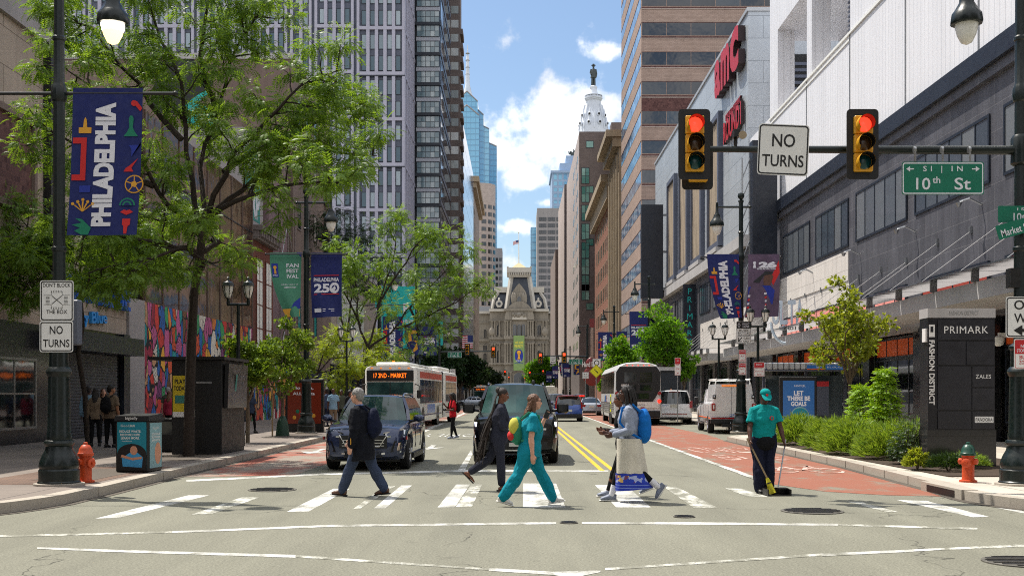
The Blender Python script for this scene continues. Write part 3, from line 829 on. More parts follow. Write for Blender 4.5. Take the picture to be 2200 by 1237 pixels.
# ---- south side tall buildings
b=building('lattice_tower','tall apartment tower with pale vertical piers and narrow dark windows','apartment tower',-40,150)
XE=-14.2
m=MB(b,True);m.box(-72,XE-.35,145,200,0,66,'charcoal');m.build('core_wall')
F=FS(145);wall=MB(b,True);spots=[]
mod=5.77;z0=1.66+(848-748)/2450*145
u=XE;plan=[5,4,2,4,5,4,2,4,5,4,2,4,5]
for k,n in enumerate(plan):
 wdt=n*1.13+.45;a,c=u-wdt,u
 wall.fbox(F,a,a+.34,z0-4,66,0,.36,'lavender');wall.fbox(F,c-.34,c,z0-4,66,0,.36,'lavender')
 pit=(wdt-.68)/n
 for i in range(1,n):wall.fbox(F,a+.34+pit*i-.21,a+.34+pit*i+.21,z0-4,66,0,.36,'lavender')
 shift=0 if k%2==0 else mod*.04
 for j in range(-1,12):
  zb=z0+j*mod+shift
  wall.fbox(F,a,c,zb,zb+.42,0,.38,'lavender')
  if k%2==0 and j%2==0:wall.fbox(F,a-.02,c+.02,zb-.14,zb-.002,.3,.40,'black_frame')
  for i in range(n):
   for q in(0,1):
    spots.append((k,a+.34+pit*i+.24,zb+.62+q*2.72,pit-.48))
 u=a-.38
wall.build('wall')
spots.sort(key=lambda s:(s[0],-s[2]))
for i_,(k,a,z,w_)in enumerate(spots):
 pass
ws=sorted(spots,key=lambda s:(s[0],s[2]>60,s[2]<8))
wins(b,F,[(s[1],s[2])for s in ws],.66,1.9,'tower_glass','black_frame',.06,.06)
F=FL(XE-.35);m=MB(b,True)
for i in range(5):m.fbox(F,145.3+i*3.0,146.6+i*3.0,z0-4,66,0,.35,'lavender')
for j in range(-1,12):m.fbox(F,145,160,z0+j*mod,z0+j*mod+.42,0,.37,'lavender')
m.build('side_pier_wall')
b=building('bay_tower','dark framed apartment tower with stacked glass bay windows','apartment tower',-14,165)
m=MB(b,True);m.box(-26,-10.75,160,185,0,72,'black_frame');m.build('wall')
F=FS(160);m=MB(b,True);fl=[]
pitch=4.22
for j in range(17):
 z=3+j*pitch
 m.fbox(F,-14.2,-10.6,z-.35,z,0,.75,'black_frame')
 m.fbox(F,-14.05,-10.75,z+1.72,z+2.25,0,.5,'grey_spandrel')
 fl+=[(-14.0,z+.05),(-14.0,z+2.25)]
m.build('bay_frame')
wins(b,F,fl,3.2,1.62,'bay_glass','black_frame',.07,.55,cols=5,rows=2)
m=MB(b,True);F=FL(-10.75)
for j in range(17):
 m.fbox(F,161,184,3.2+j*pitch,3.9+j*pitch,0,.1,'charcoal');m.fbox(F,161,184,4.2+j*pitch,6.6+j*pitch,.0,.05,'office_glass')
m.build('side_bands')
b=building('brown_flats','brown brick apartment tower with ribbons of curtained windows','apartment tower',-12,200)
m=MB(b,True);m.box(-26,-9.3,187,192,0,72,'brown_brick');m.build('wall')
F=FS(187);wins(b,F,[(-10.75,2+2.3*j*1.0)for j in range(30)],1.2,1.25,'curtain_glass','none',.05,.05)
wins(b,F,[(-12.3,2+2.3*j)for j in range(30)],.6,1.25,'curtain_glass','none',.05,.05)
m=MB(b,True);m.fbox(F,-11.55,-10.9,0,64,0,.3,'pink_stone')
Fq=FL(-9.3)
for j in range(27):m.fbox(Fq,187.2,191.9,1+2.3*j,1.9+2.3*j,0,.45,'brown_brick')
m.build('pier')
b=building('mirror_office','slim office block with black edge and mirrored blue glass side','office building',-12,245)
m=MB(b,True);m.box(-26,-10.9,230,285,0,56.6,'black_frame');m.build('wall')
m=MB(b,True);F=FL(-10.9)
for j in range(15):
 for i in range(9):m.fbox(F,231+i*6,236.9+i*6,1+j*3.7,4.6+j*3.7,0,.1,'sky_glass')
m.build('curtain_wall')
b=building('corniced_block','beige stone block with a deep overhanging cornice','office building',-14,310)
m=MB(b,True);m.box(-40,-11.3,292,345,0,56,'grey_stone');m.build('wall')
m=MB(b,True);m.box(-40,-9.6,290.5,346,56,57.4,'beige_stone');m.box(-40,-10.3,291,346,54.6,55.99,'beige_stone');m.build('cornice')
wins(b,FL(-11.3),[(294+4.6*i,2+3.9*j)for j in range(13)for i in range(4)],2.2,2.4,'dark_glass','grey_stone',.1,.02)
b=building('white_tower','white banded tower with rounded corner and dark ribbon windows','office tower',-21,560)
Rr=7.5;cxr=X(1064,560)-Rr
def wt_ring(z,e=0):return[Vector((-60,575+e,z)),Vector((-60,560-e,z))]+[Vector((cxr+(Rr+e)*math.cos(a),567.5+(Rr+e)*math.sin(a),z))for a in[R(-90+15*i)for i in range(13)]]
m=MB(b,True);m.loft([wt_ring(0),wt_ring(105.7)],'pink_stone',False);m.build('wall')
for j in range(22):
 z=20+j*3.66
 if z>96:break
 m=MB(b,True)
 for a0 in range(4):
  rr=[[Vector((cxr+(Rr+.06)*math.cos(R(-84+26*a0+q*9)),567.5+(Rr+.06)*math.sin(R(-84+26*a0+q*9)),zz))for q in range(3)]for zz in(z,z+1.9)]
  m.loft(rr,'dark_glass',False,False,False)
 m.box(-32,cxr-.8,559.9,560,z,z+1.9,'dark_glass')
 m.build('window')
b=building('slim_tower','small grey tower between white banded tower and city hall','office tower',-9,620)
m=MB(b,True);m.box(-14,X(1079,620),620,640,0,Z(533,620),'grey_concrete');m.build('wall')
wins(b,FS(620),[(-13.5+2.0*i,30+3.4*j)for j in range(14)for i in range(3)],1.4,1.9,'dark_glass','none',.1,.03)
# ---- glass spire tower
b=building('spire_tower','blue glass skyscraper with stacked gables and a tall needle spire','skyscraper',-35,820)
D0=800;cx=X(960+133/3.092,D0);k_=D0/2450
def gable(hw,ztop,zpk,y0,y1,mtl,name):
 pts=[(-hw,0),(hw,0),(hw,ztop),(0,zpk),(-hw,ztop)]
 m=MB(b,True);m.prism(pts,(cx,y1,0),(1,0,0),(0,0,1),(0,-1,0),y1-y0,mtl);
 for s_ in(-1,1):
  m.tube([(cx+s_*hw,y0-.1,ztop),(cx,y0-.1,zpk)],.45,'grey_concrete',4)
 m.build(name)
h1,h2,h3,h4=7.6,11.6,15.5,20.8
gable(h1,Z(218,D0),Z(196,D0),D0+0,D0+40,'blue_glass','glass_gable');gable(h2,Z(244,D0),Z(212,D0),D0+4,D0+36,'blue_glass_dark','glass_gable')
gable(h1+1,Z(250,D0),Z(228,D0),D0-3,D0+40,'blue_glass','glass_gable')
gable(h3,Z(272,D0),Z(250,D0),D0+7,D0+33,'blue_glass','glass_gable');gable(h4,Z(308,D0),Z(280,D0),D0+10,D0+30,'blue_glass_dark','glass_gable')
m=MB(b,True);zb=Z(203,D0)
m.lathe([(6.2,zb-6),(3.2,zb+3),(1.6,zb+10),(1.2,zb+22),(1.0,zb+30),(.75,zb+31),(.55,Z(118,D0)),(.35,Z(95,D0)),(.2,Z(86,D0))],'tower_white',(cx,D0+12,0),10)
for z in range(5):m.lathe([(1.5,0),(1.5,.4)],'grey_concrete',(cx,D0+12,zb+12+z*5),8)
m.build('spire')
# ---- north side: near mall block
XR=15.5
b=building('mall_block','shopping mall block of white ribbed metal above dark granite','shopping mall',22,48)
F=FN(XR)
m=MB(b,True)
zt=27.5
def wp(u0,u1,z0_,z1_,d=0.0):m.fbox(F,u0,u1,z0_,z1_,-1.0,d,'white_panel')
wp(22,53,13,zt);wp(53,69.8,13,18.5);wp(53,69.8,23.3,zt);wp(59.9,60.9,18.5,23.3);wp(67.7,69.8,18.5,23.3)
m.fbox(F,69.8,75.6,11.5,18.6,-1.0,0,'white_panel')
m.box(XR+1,60,22,52.8,13,zt,'white_panel');m.box(XR+4.2,60,53,69.8,13,zt,'white_panel');m.box(XR+1.003,XR+4.2,53,69.8,13,18.5,'white_panel');m.box(XR+1.003,XR+4.2,53,69.8,23.3,zt,'white_panel')
m.box(XR+1.0,40,69.9,75.6,0,17,'white_panel')
m.build('upper_wall')
m=MB(b,True)
for a,c in((22,30),(30,38.2),(38.2,45.4),(45.4,53),(53,59.9),(60.9,67.7)):
 m.fbox(F,a,a+.05,13.0,18.4,0,.04,'galv')
m.fbox(F,22,69.8,18.38,18.5,0,.08,'white_paint');m.fbox(F,53,69.8,18.1,18.2,0,.05,'white_paint');m.fbox(F,22,69.8,zt-.5,zt,0,.1,'white_paint')
m.build('panel_joints')
m=MB(b,True)
for i in range(20):m.fbox(F,53.2,56.5,18.7+i*.23,18.78+i*.23,-1.2,-.9,'charcoal')
m.fbox(F,53,56.6,18.5,23.3,-1.6,-1.3,'black_metal');m.fbox(F,56.6,59.9,18.5,23.3,-4.1,-3.9,'white_panel');m.build('louvre')
m=MB(b,True);m.fbox(F,22,69.8,12.3,12.97,-.5,.35,'dark_cladding');m.fbox(F,22,69.8,11.95,12.297,-.5,.18,'grey_granite');m.build('gutter')
m=MB(b,True)
m.box(XR,60,22,69.8,7.0,11.95,'grey_granite')
m.box(XR,60,22,53.2,4.2,6.997,'grey_granite');m.box(XR,60,53.2,69.8,4.2,6.997,'white_tile');m.fbox(F,53.2,69.8,7.0,8.4,0,.05,'white_tile')
m.build('wall')
m=MB(b,True);m.box(XR+.25,60,22,69.8,0,4.197,'black_granite')
for u in(24,31,37.2,43.8,50.2,56.5,62.8,69):m.fbox(F,u-.45,u+.45,0,4.19,-.1,.12,'black_granite')
m.build('ground_wall')
for u0,u1,n in((37.3,44.3,6),(45.2,52,5),(53.2,59,5),(60.2,66.2,5),(29.5,36.2,6)):
 wins(b,F,[(u0,8.6)],u1-u0,2.25,'grey_glass','black_frame',.1,-.0+.03,cols=n)
for u0,u1,n,gm in((37.3,43.4,4,'brick_panel'),(45.2,49.2,3,'pink_panel'),(50.2,53.0,2,'pink_panel'),(53.6,60,5,'pink_panel'),(60.6,66.4,5,'pink_panel'),(29.6,36,4,'brick_panel')):
 wins(b,F,[(u0,4.95)],u1-u0,1.1,gm,'black_frame',.07,.07,'window',cols=n)
for u0,u1 in((44.3,49.7),(50.8,56),(57,62.3),(63.3,68.5),(37.8,43.2),(31.6,36.6)):
 gl='store_glass'
 wins(b,Fr((XR+.25,0,0),(0,1,0),(-1,0,0)),[(u0,.75)],u1-u0,2.4,'store_glass','black_frame',.08,.05,'shop_window',cols=4)
 wins(b,Fr((XR+.25,0,0),(0,1,0),(-1,0,0)),[(u0,3.2)],u1-u0,.8,'orange_panel','black_frame',.06,.06,'shop_fascia',cols=4)
mat('rod_grey',S(150,150,152),.6)
def canopy(root,u0,u1,z,n,reach=3.0):
 m=MB(root,True);m.fbox(F,u0,u1,z-.5,z-.02,1.0,reach,'concrete_trim');m.fbox(F,u0,u1,z-.35,z-.05,0,1.0,'concrete_trim');m.build('canopy')
 m=MB(root,True);
 for i in range(n):
  a=u0+(u1-u0)*i/n;m.fbox(F,a+.04,u0+(u1-u0)*(i+1)/n-.04,z+.28,z+.31,reach-.9,reach+.35,'grey_glass');m.fbox(F,a-.04,a+.04,z-.02,z+.28,reach-.1,reach+.1,'galv')
 m.build('glass_canopy')
 for i in range(n):
  m=MB(root,True);a=u0+(u1-u0)*(i+.5)/n
  m.tube([F.p(a,z+.3,reach),F.p(a,z+2.5,.0)],.013,'rod_grey',6);m.fbox(F,a-.08,a+.08,z+2.4,z+2.65,0,.08,'galv');m.build('tie_rod')
canopy(b,28,43.5,4.75,5);canopy(b,43.7,69,4.45,8)
for u in(44.3,51.5,59.5,38):
 m=MB(b,True);m.tube([F.p(u,8.0,0),F.p(u,8.2,.4),F.p(u+.3,8.15,.6)],.04,'galv',6);m.lathe([(.04,-.15),(.12,.0)],'galv',F.p(u+.3,8.1,.65),8);m.build('wall_lamp')
def fin(D,x0,x1,z0_,z1_,label):
 t=thing('blade_screen',label,'screen',(x1,D,0))
 m=MB(t,True);m.box(x0,x1,D,D+.9,z0_,z1_,'dark_cladding');m.build('screen_box')
 m=MB(t,True)
 for z in(z0_+1,(z0_+z1_)/2,z1_-1):m.box(x1,15.6,D+.3,D+.6,z-.1,z+.1,'galv')
 m.build('bracket')
 return t
fin(66.5,13.75,15.2,7.9,16.5,'dark blank blade screen between mall and cinema')
tr=thing('truss_ladder','grey steel ladder truss climbing the wall beside dark screen','truss',(13.4,68,0))
m=MB(tr,True)
for x in(13.3,13.75):m.tube([(x,67.2,6),(x,67.2,15.6)],.05,'galv',6)
for i in range(8):m.tube([(13.3,67.2,6+i*1.2),(13.75,67.2,7.2+i*1.2)],.035,'galv',6)
m.build('truss')
# ---- cinema block
b=building('cinema_block','grey blue metal clad cinema with red letters and tall draped frames','cinema',24,100)
m=MB(b,True);m.box(XR,60,76.3,127.4,12.4,27.3,'metal_panel');m.build('upper_wall')
m=MB(b,True);m.box(XR-.1,60.1,76.2,127.5,27.3,27.55,'aluminium');m.build('coping')
m=MB(b,True)
for i in range(24):m.box(17.2,19.8,76.15,76.3,14+i*.42,14.2+i*.42,'charcoal')
m.box(17.0,20,76.22,76.302,13.8,24.4,'black_metal');m.build('louvre')
m=MB(b,True)
for(u0,u1)in((109.8,115.4),(101.8,107),(94,99.7),(85.7,91)):
 for a,c,e,f in((u0,u1,12.9,13.3),(u0,u1,22.6,23),(u0,u0+.6,13.3,22.6),(u1-.3,u1,13.3,22.6)):m.fbox(F,a,c,e,f,-.05,.35,'charcoal')
m.build('frame_surround')
for(u0,u1)in((109.8,115.4),(101.8,107),(94,99.7),(85.7,91)):
 m=MB(b,True);n=24;rings=[]
 for z in(13.4,16,18.5,21,22.5):
  rings.append([F.p(u0+.6+(u1-u0-.9)*i/n,z,.12+.09*math.sin(i*1.9+z*.4))for i in range(n+1)])
 m.loft(rings,'tan_drape',True,False,False);m.build('draped_panel')
 m=MB(b,True);m.fbox(F,u0+.3,u1,12.5,12.85,0,.5,'concrete_trim');m.build('ledge')
m=MB(b,True);m.fbox(F,76.3,127.4,11.6,12.38,-.5,.5,'concrete_trim');m.build('cornice')
m=MB(b,True);m.box(XR,60,76.3,127.4,7.6,11.597,'grey_granite');m.fbox(F,76.3,96,4.4,7.597,-1,.03,'white_tile');m.fbox(F,96,127.4,4.4,7.597,-1,.0,'grey_granite');m.build('wall')
m=MB(b,True);m.box(XR+.2,60,70,127.4,0,4.397,'black_granite');
for i in range(9):m.fbox(F,76.3+i*6.2,77.2+i*6.2,0,4.39,-.1,.1,'grey_granite')
m.build('ground_wall')
for u in(78,84.6,91.2,97.8,104.4,111,117.6):wins(b,F,[(u,8.4)],5.2,2.4,'grey_glass','black_frame',.1,.04,cols=5)
for i in range(8):wins(b,Fr((XR+.2,0,0),(0,1,0),(-1,0,0)),[(77.5+i*6.2,.5)],5,3.3,'store_glass','black_frame',.08,.05,'shop_window',cols=4,rows=2)
mat('letter_red',S(172,12,24),.45,coat=.1);mat('letter_side',S(40,16,20),.5)
def solid_letters(root,txt,c,ux,uy,w,h,face,side,thick,bold=.03,name='lettering'):
 m=MB(root,True);m.text(txt,c,ux,uy,w,h,side,.05,bold,thick=thick)
 m.text(txt,c,ux,uy,w,h,face,.056+thick,bold);m.build(name)
solid_letters(b,'c',(XR,78.7,25.4),(0,-1,0),(0,0,1),3.1,3.0,'letter_red','letter_side',.45,.04)
solid_letters(b,'m',(XR,82.2,25.35),(0,-1,0),(0,0,1),3.3,2.8,'letter_red','letter_side',.45,.04)
solid_letters(b,'a',(XR,85.3,25.3),(0,-1,0),(0,0,1),2.4,2.8,'letter_red','letter_side',.45,.04)
solid_letters(b,'ROUND1',(XR,80.6,20.8),(0,-1,0),(0,0,1),6.6,1.6,'letter_red','letter_side',.25,.03)
solid_letters(b,'BOWLING & AMUSEMENT',(XR,80.8,21.9),(0,-1,0),(0,0,1),5.6,.45,'letter_red','letter_side',.15,.02)
canopy(b,77,96,4.5,7,2.6)
m=MB(b,True);m.fbox(F,98.5,98.8,5.2,11.2,.0,1.1,'dark_cladding')
for i,ch in enumerate('PRIMARK'):m.text(ch,F.p(98.48,10.6-i*.72,.55),(1,0,0),(0,0,1),None,.5,'teal_board',.01,.0)
m.build('blade_sign')
fin(116,12.7,14.9,11.5,21.0,'dark blank blade screen at the far end of cinema')
# ---- banded tan tower
b=building('banded_tower','tall tan brick office tower striped with dark ribbon windows','office tower',24,155)
Xb=X(1378,141.7);Fe=FS(141.7);Fs=FN(Xb)
m=MB(b,True);m.box(Xb,62,141.7,168.8,0,62,'tan_brick');m.build('wall')
for j in range(17):
 zb=Z(393,141.7)+(j-7)*3.66
 m=MB(b,True);m.fbox(Fe,Xb+.02,60,zb-.30,zb-.12,0,.04,'dark_brick');m.fbox(Fe,Xb+.02,60,zb-.42,zb-.32,0,.06,'pink_stone')
 if j==10:m.fbox(Fe,Xb+.02,60,zb-2.1,zb-.45,0,.03,'dark_brick')
 m.build('brick_band')
 m=MB(b,True)
 for i in range(15):
  if i*3+3>44:break
  m.fbox(Fe,Xb+.1+i*3.05,Xb+3.07+i*3.05,zb,zb+1.56,-.02,.02,'office_glass')
 m.fbox(Fe,Xb,60,zb+1.56,zb+1.62,0,.05,'dark_brick');m.build('ribbon_window')
 m=MB(b,True)
 for i in range(8):m.fbox(Fs,142.2+i*3.3,145.4+i*3.3,zb,zb+1.56,-.02,.02,'sky_glass')
 m.fbox(Fs,141.9,168.6,zb+1.56,zb+1.62,0,.05,'dark_brick')
 m.build('ribbon_window')
 # ---- north side farther
b=building('corniced_store','beige stone store with orange brick wall and bracketed cornice','office building',22,195)
m=MB(b,True);m.box(15.4,60,172,189,0,40,'beige_stone');m.box(15.9,60,189.1,232,0,37.2,'orange_brick');m.build('wall')
m=MB(b,True);m.box(13.4,60,171,190,40.4,41.4,'beige_stone');m.box(14.4,60,171.5,190,39,40.39,'beige_stone')
m.box(14.0,60,190.1,233,37.2,38.4,'beige_stone');m.box(15.0,60,190.1,233,34.4,37.19,'beige_stone');m.build('cornice')
m=MB(b,True);F2=FN(15.4)
for i in range(5):m.fbox(F2,173+i*3.6,174+i*3.6,4,38,0,.3,'beige_stone')
m.build('pilaster_row')
wins(b,FN(15.9),[(191+4.2*i,6+4.2*j)for j in range(7)for i in range(9)],2,2.6,'dark_glass','beige_stone',.12,.02)
b=building('brown_hotel_tower','brown hotel tower with teal window strip and lit pink side','hotel',20,260)
m=MB(b,True);m.box(13.2,40,240,299,0,57,'brown_brick');m.box(19.6,40,236,239.9,0,58,'brown_brick');m.build('wall')
m=MB(b,True);m.box(13.12,13.197,240.3,299,10,56.6,'pink_stone');m.build('sunlit_tone_sheet')  # paler sheet over the brown wall, sunlight put into its colour
Fh=FS(240);Zh=lambda y:Z(y,240)
wins(b,Fh,[(X(1249,240),Zh(y))for y in(395,435,475,515,555,590,625,645)],1.7,3.4,'green_glass','black_frame',.1,.06,rows=2,cols=2)
wins(b,Fh,[(X(1259,240),Zh(y))for y in(318,415,528,666)],1.6,1.5,'green_glass','black_frame',.08,.05)
wins(b,FS(236),[(19.8,6+4*j)for j in range(12)],1.6,2.6,'green_glass','black_frame',.1,.05)
wins(b,FN(13.12),[(244+6*i,8+3.6*j)for j in range(13)for i in range(4)],1.6,1.6,'green_glass','none',.1,.05)
b=building('brown_hotel_wing','lower brown hotel wing with teal windows further down the street','hotel',20,320)
m=MB(b,True);m.box(12.7,40,302,345,0,57.4,'brown_brick');m.build('wall')
m=MB(b,True);m.box(12.6,12.697,302.3,345,0,57,'pink_stone');m.build('sunlit_tone_sheet')  # wing's street face: same pale sheet, sunlit tone carried by colour
wins(b,FS(302),[(X(1219,302),Z(y,302))for y in(440,480,520,560,600,640,680)],1.9,3.6,'green_glass','black_frame',.1,.06,rows=2,cols=2)
b=building('tan_slab','slim tan stone slab building in front of the grey tower','office building',15,355)
m=MB(b,True);m.box(X(1193,350),30,350,400,0,Z(536,350),'stucco_brown');m.build('wall')
wins(b,FS(350),[(X(1205.5,350),Z(560+27*j,350))for j in range(9)],.8,1.4,'grey_glass','none',.1,.03)
b=building('grid_tower','grey gridded office tower standing beside city hall','office tower',20,540)
x0,x1=X(1154,530),X(1214,530);zt_=Z(447,530)
m=MB(b,True);m.box(x0,x1+20,530,560,0,zt_,'grey_concrete');m.build('wall')
wins(b,FS(530),[(x0+.8+4.1*i,zt_-6-3.0*j)for j in range(22)for i in range(3)],3.5,1.7,'dark_glass','black_frame',.12,.05,cols=3)
b=building('blue_slab','narrow blue glass slab beside the grey gridded tower','office tower',8,580)
m=MB(b,True);m.box(X(1140,575),X(1153,575)+2,575,590,0,Z(488,575),'blue_glass');
for j in range(24):m.box(X(1140,575)-.05,X(1153,575),574.9,575,6+3.4*j,6.5+3.4*j,'blue_glass_dark')
m.build('glass_wall')
b=building('crown_tower','pale blue stone skyscraper with stepped columned crown','skyscraper',25,690)
D1=680;x0,x1=X(1186,D1),X(1242,D1)
mat('pale_blue_stone',S(150,172,200),.7,var=.06,vscale=.2)
m=MB(b,True);m.box(x0,x1+8,D1,D1+40,0,Z(372,D1),'pale_blue_stone');m.box(X(1203,D1),x1+6,D1+3,D1+34,0,Z(348,D1),'pale_blue_stone');m.box(X(1217,D1),x1+6,D1+6,D1+30,0,Z(330,D1),'pale_blue_stone');m.box(x0-.8,x1+8,D1-.8,D1+41,Z(372,D1),Z(367,D1),'pale_blue_stone');m.build('wall')
wins(b,FS(D1),[(x0+1+3.0*i,40+3.6*j)for j in range(24,0,-1)for i in range(4)],2.2,2.2,'blue_glass_dark','none',.1,.05)
wins(b,FS(D1),[(x0+1+3.0*i,Z(386,D1))for i in range(4)],1.8,3.6,'blue_glass_dark','none',.1,.06)
t=thing('roof_eagle','dark bronze eagle sculpture perched on the pale tower crown','sculpture',(X(1231,D1),D1+8,Z(330,D1)))
m=MB(t);m.ball((0,0,1.2),(1.2,.8,1.4),'bronze');m.ball((-1.0,0,2.6),(.7,.5,.6),'bronze');m.tube([(0,0,1.6),(1.2,0,3.0),(.6,0,4.4)],[.5,.7,.1],'bronze',6);m.tube([(0,0,1.6),(-1.8,.4,1.6),(-2.4,.4,3.2)],[.5,.6,.1],'bronze',6);m.lathe([(1,-1),(.8,0)],'bronze',seg=8);m.build('eagle_body')
# ---- city hall
HX=X(1116,480);HK=480/2450
b=building('city_hall','ornate stone city hall with mansard roofs closing the street','city hall',HX,490)
hx=lambda zx:(zx/3.092+960-CX)*HK
hz=lambda zy:EYE+(CY-(zy/3.092+460))*HK
m=MB(b,True)
m.box(hx(-120),hx(285),486,520,0,hz(655),'hall_stone');m.box(hx(675),hx(1080),486,520,0,hz(655),'hall_stone');m.box(hx(285),hx(675),482,522,0,hz(640),'hall_stone');m.box(hx(385),hx(580),480,482,0,hz(680),'hall_stone')
m.build('wall')
m=MB(b,True)
for zy,d0,h in((628,1.4,1.0),(815,1.0,.9),(985,.8,.7),(850,.4,.4),(1040,.4,.4),(700,.5,.5)):
 m.box(hx(280),hx(680),482-d0,482,hz(zy)-h,hz(zy),'hall_stone' if zy>650 else 'hall_pale')
 m.box(hx(380),hx(585),480-d0,480,hz(zy)-h-.01,hz(zy)+.01,'hall_stone')
 for a,c in((-120,283),(677,1080)):m.box(hx(a),hx(c),486-d0,486,hz(zy+10)-h,hz(zy+10),'hall_stone' if zy>650 else 'hall_pale')
m.build('cornice')
for zx in(300,318,388,402,424,540,556,570,640,660,350,590):
 for z0_,z1_ in((hz(1000),hz(855)),(hz(815),hz(705)),(hz(1180),hz(1045))):
  y=480 if 385<zx<580 else 482
  m=MB(b,True);m.lathe([(.62,z0_),(.62,z0_+.5),(.42,z0_+.6),(.36,z1_-.8),(.6,z1_-.4),(.6,z1_)],'hall_stone',(hx(zx),y-.5,0),8);m.build('column')
def arched(zx0,zx1,zy0,zy1,y,arch=True,gm='dark_glass'):
 m=MB(b,True);x0,x1,z0_,z1_=hx(zx0),hx(zx1),hz(zy1),hz(zy0);w=(x1-x0)/2
 pts=[(x0,z0_),(x1,z0_),(x1,z1_)]+([((x0+x1)/2+w*math.cos(R(a)),z1_+w*math.sin(R(a)))for a in range(15,180,15)]if arch else[])+[(x0,z1_)]
 e=.35;cx_,cz_=(x0+x1)/2,(z0_+z1_)/2
 m.prism([((a-cx_)*(1+e/w)+cx_,(c-cz_)*(1+e/(z1_-z0_))+cz_)for a,c in pts],(0,y,0),(1,0,0),(0,0,1),(0,-1,0),.25,'hall_stone')
 m.prism(pts,(0,y-.24,0),(1,0,0),(0,0,1),(0,-1,0),.06,gm)
 m.box(cx_-.06,cx_+.06,y-.36,y-.3,z0_,z1_,'hall_stone');m.build('window')
for a in((440,462,742,806,480),(469,491,742,806,480),(498,520,742,806,480),(332,356,745,802,482),(602,626,745,802,482),(332,356,915,985,482),(602,626,915,985,482),(440,460,900,985,480),(498,520,900,985,480),(334,354,1060,1120,482),(604,624,1060,1120,482),(242,262,770,815,486),(696,714,770,815,486),(238,264,870,900,486),(240,262,930,985,486),(696,712,930,985,486)):arched(*a)
arched(445,512,1085,1180,480);arched(336,352,868,872,482);arched(606,622,868,872,482)
m=MB(b,True)
m.prism([(hx(482)+(hx(580)-hx(482))*math.cos(R(a)),hz(700)+7.0*.55*math.sin(R(a))*2)for a in range(0,181,12)],(0,480,0),(1,0,0),(0,0,1),(0,-1,0),.9,'hall_stone')
m.prism([(hx(482)+(hx(530)-hx(482))*math.cos(R(a)),hz(700)+2.8*math.sin(R(a)))for a in range(0,181,15)],(0,479.1,0),(1,0,0),(0,0,1),(0,-1,0),.15,'hall_pale')
for i in range(9):m.ball((hx(440+i*10),478.8,hz(690)+.9+rng.random()*1.2),(.5,.4,.8),'hall_stone',6,4)
m.build('pediment')
m=MB(b,True)
def frus(zx0,zx1,zy0,zx2,zx3,zy1,y0,y1,y2,y3,mt):
 r0=[Vector((hx(zx0),y0,hz(zy0))),Vector((hx(zx1),y0,hz(zy0))),Vector((hx(zx1),y1,hz(zy0))),Vector((hx(zx0),y1,hz(zy0)))]
 r1=[Vector((hx(zx2),y2,hz(zy1))),Vector((hx(zx3),y2,hz(zy1))),Vector((hx(zx3),y3,hz(zy1))),Vector((hx(zx2),y3,hz(zy1)))]
 m.loft([r0,r1],mt,False)
frus(395,580,628,428,548,408,481,505,484.5,500,'slate')
for(a,c,q)in((296,398,1),(578,666,-1)):
 pr=[(0,0),(.06,.35),(.2,.65),(.42,.88),(.6,1)]
 rings=[]
 for k_,h_ in pr:
  o=(c-a)*k_*.5
  l,r_=(a+o,c)if q>0 else(a,c-o)
  z_=hz(622)+(hz(515)-hz(622))*h_
  rings.append([Vector((hx(l),483+3*k_,z_)),Vector((hx(r_),483+3*k_,z_)),Vector((hx(r_),505,z_)),Vector((hx(l),505,z_))])
 m.loft(rings,'slate',False)
frus(-120,285,655,-120,285,600,487,515,490,512,'slate');frus(675,1080,655,675,1080,600,487,515,490,512,'slate')
m.build('roof')
m=MB(b,True)
for a,c,zy0,zy1,y0 in((398,562,382,350,482.2),(410,552,412,382,483),(312,402,515,478,483.5),(566,648,515,478,483.5)):m.box(hx(a),hx(c),y0,504,hz(zy0),hz(zy1),'hall_pale')
for zx in range(415,552,12):m.box(hx(zx),hx(zx+6),482,483,hz(400),hz(386),'hall_pale')
for a in(398,552):m.box(hx(a),hx(a+12),482,484,hz(350),hz(343),'hall_pale')
for q in(395,580):m.tube([(hx(q),481,hz(628)),(hx(428 if q<400 else 548),484.5,hz(410))],1.0,'hall_pale',4)
for q,w_ in((300,1),(662,-1)):m.tube([(hx(q),482.6,hz(625)),(hx(q+12*w_),483,hz(560)),(hx(q+40*w_),484,hz(515))],.7,'hall_pale',4)
m.build('roof_trim')
m=MB(b,True);frus(430,530,348,472,486,303,484,502,492,494,'copper_gold');m.build('cap_roof')
m=MB(b,True);m.box(hx(436),hx(524),480.3,484,hz(632),hz(520),'hall_stone');m.prism([(hx(432),hz(520)),(hx(528),hz(520)),(hx(500),hz(480)),(hx(480),hz(458)),(hx(460),hz(480))],(0,483,0),(1,0,0),(0,0,1),(0,-1,0),2.4,'hall_stone')
for zx in(438,452,508,522):m.ball((hx(zx),480,hz(560)),(.7,.6,2.6),'hall_stone',8,6)
m.build('dormer')
arched(468,494,560,620,480.2)
for q in(347,608):
 m=MB(b,True);m.box(hx(q-14),hx(q+14),481.8,485,hz(618),hz(590),'hall_pale');m.lathe([(1.5,0),(1.5,.5)],'hall_pale',(hx(q),481.6,hz(592)),12,'y');m.ball((hx(q),482,hz(566)),(.5,.5,1.0),'hall_pale',6,5);m.lathe([(.7,0),(.7,.1)],'slate',(hx(q),481.5,hz(592)),10,'y');m.build('dormer')
for q in(250,705):
 m=MB(b,True);m.box(hx(q-18),hx(q+18),485,490,hz(660),hz(745-105),'hall_stone');m.build('dormer')
for q in(300,650):
 m=MB(b,True);m.ball((hx(q),481.2,hz(780)),(1.4,.8,1.8),'hall_stone',8,6);m.ball((hx(q),481,hz(757)),(.5,.5,.7),'hall_stone',6,5);m.build('statue_group')
t=thing('flagpole','white flagpole on city hall roof','flagpole',(hx(478),493,hz(303)))
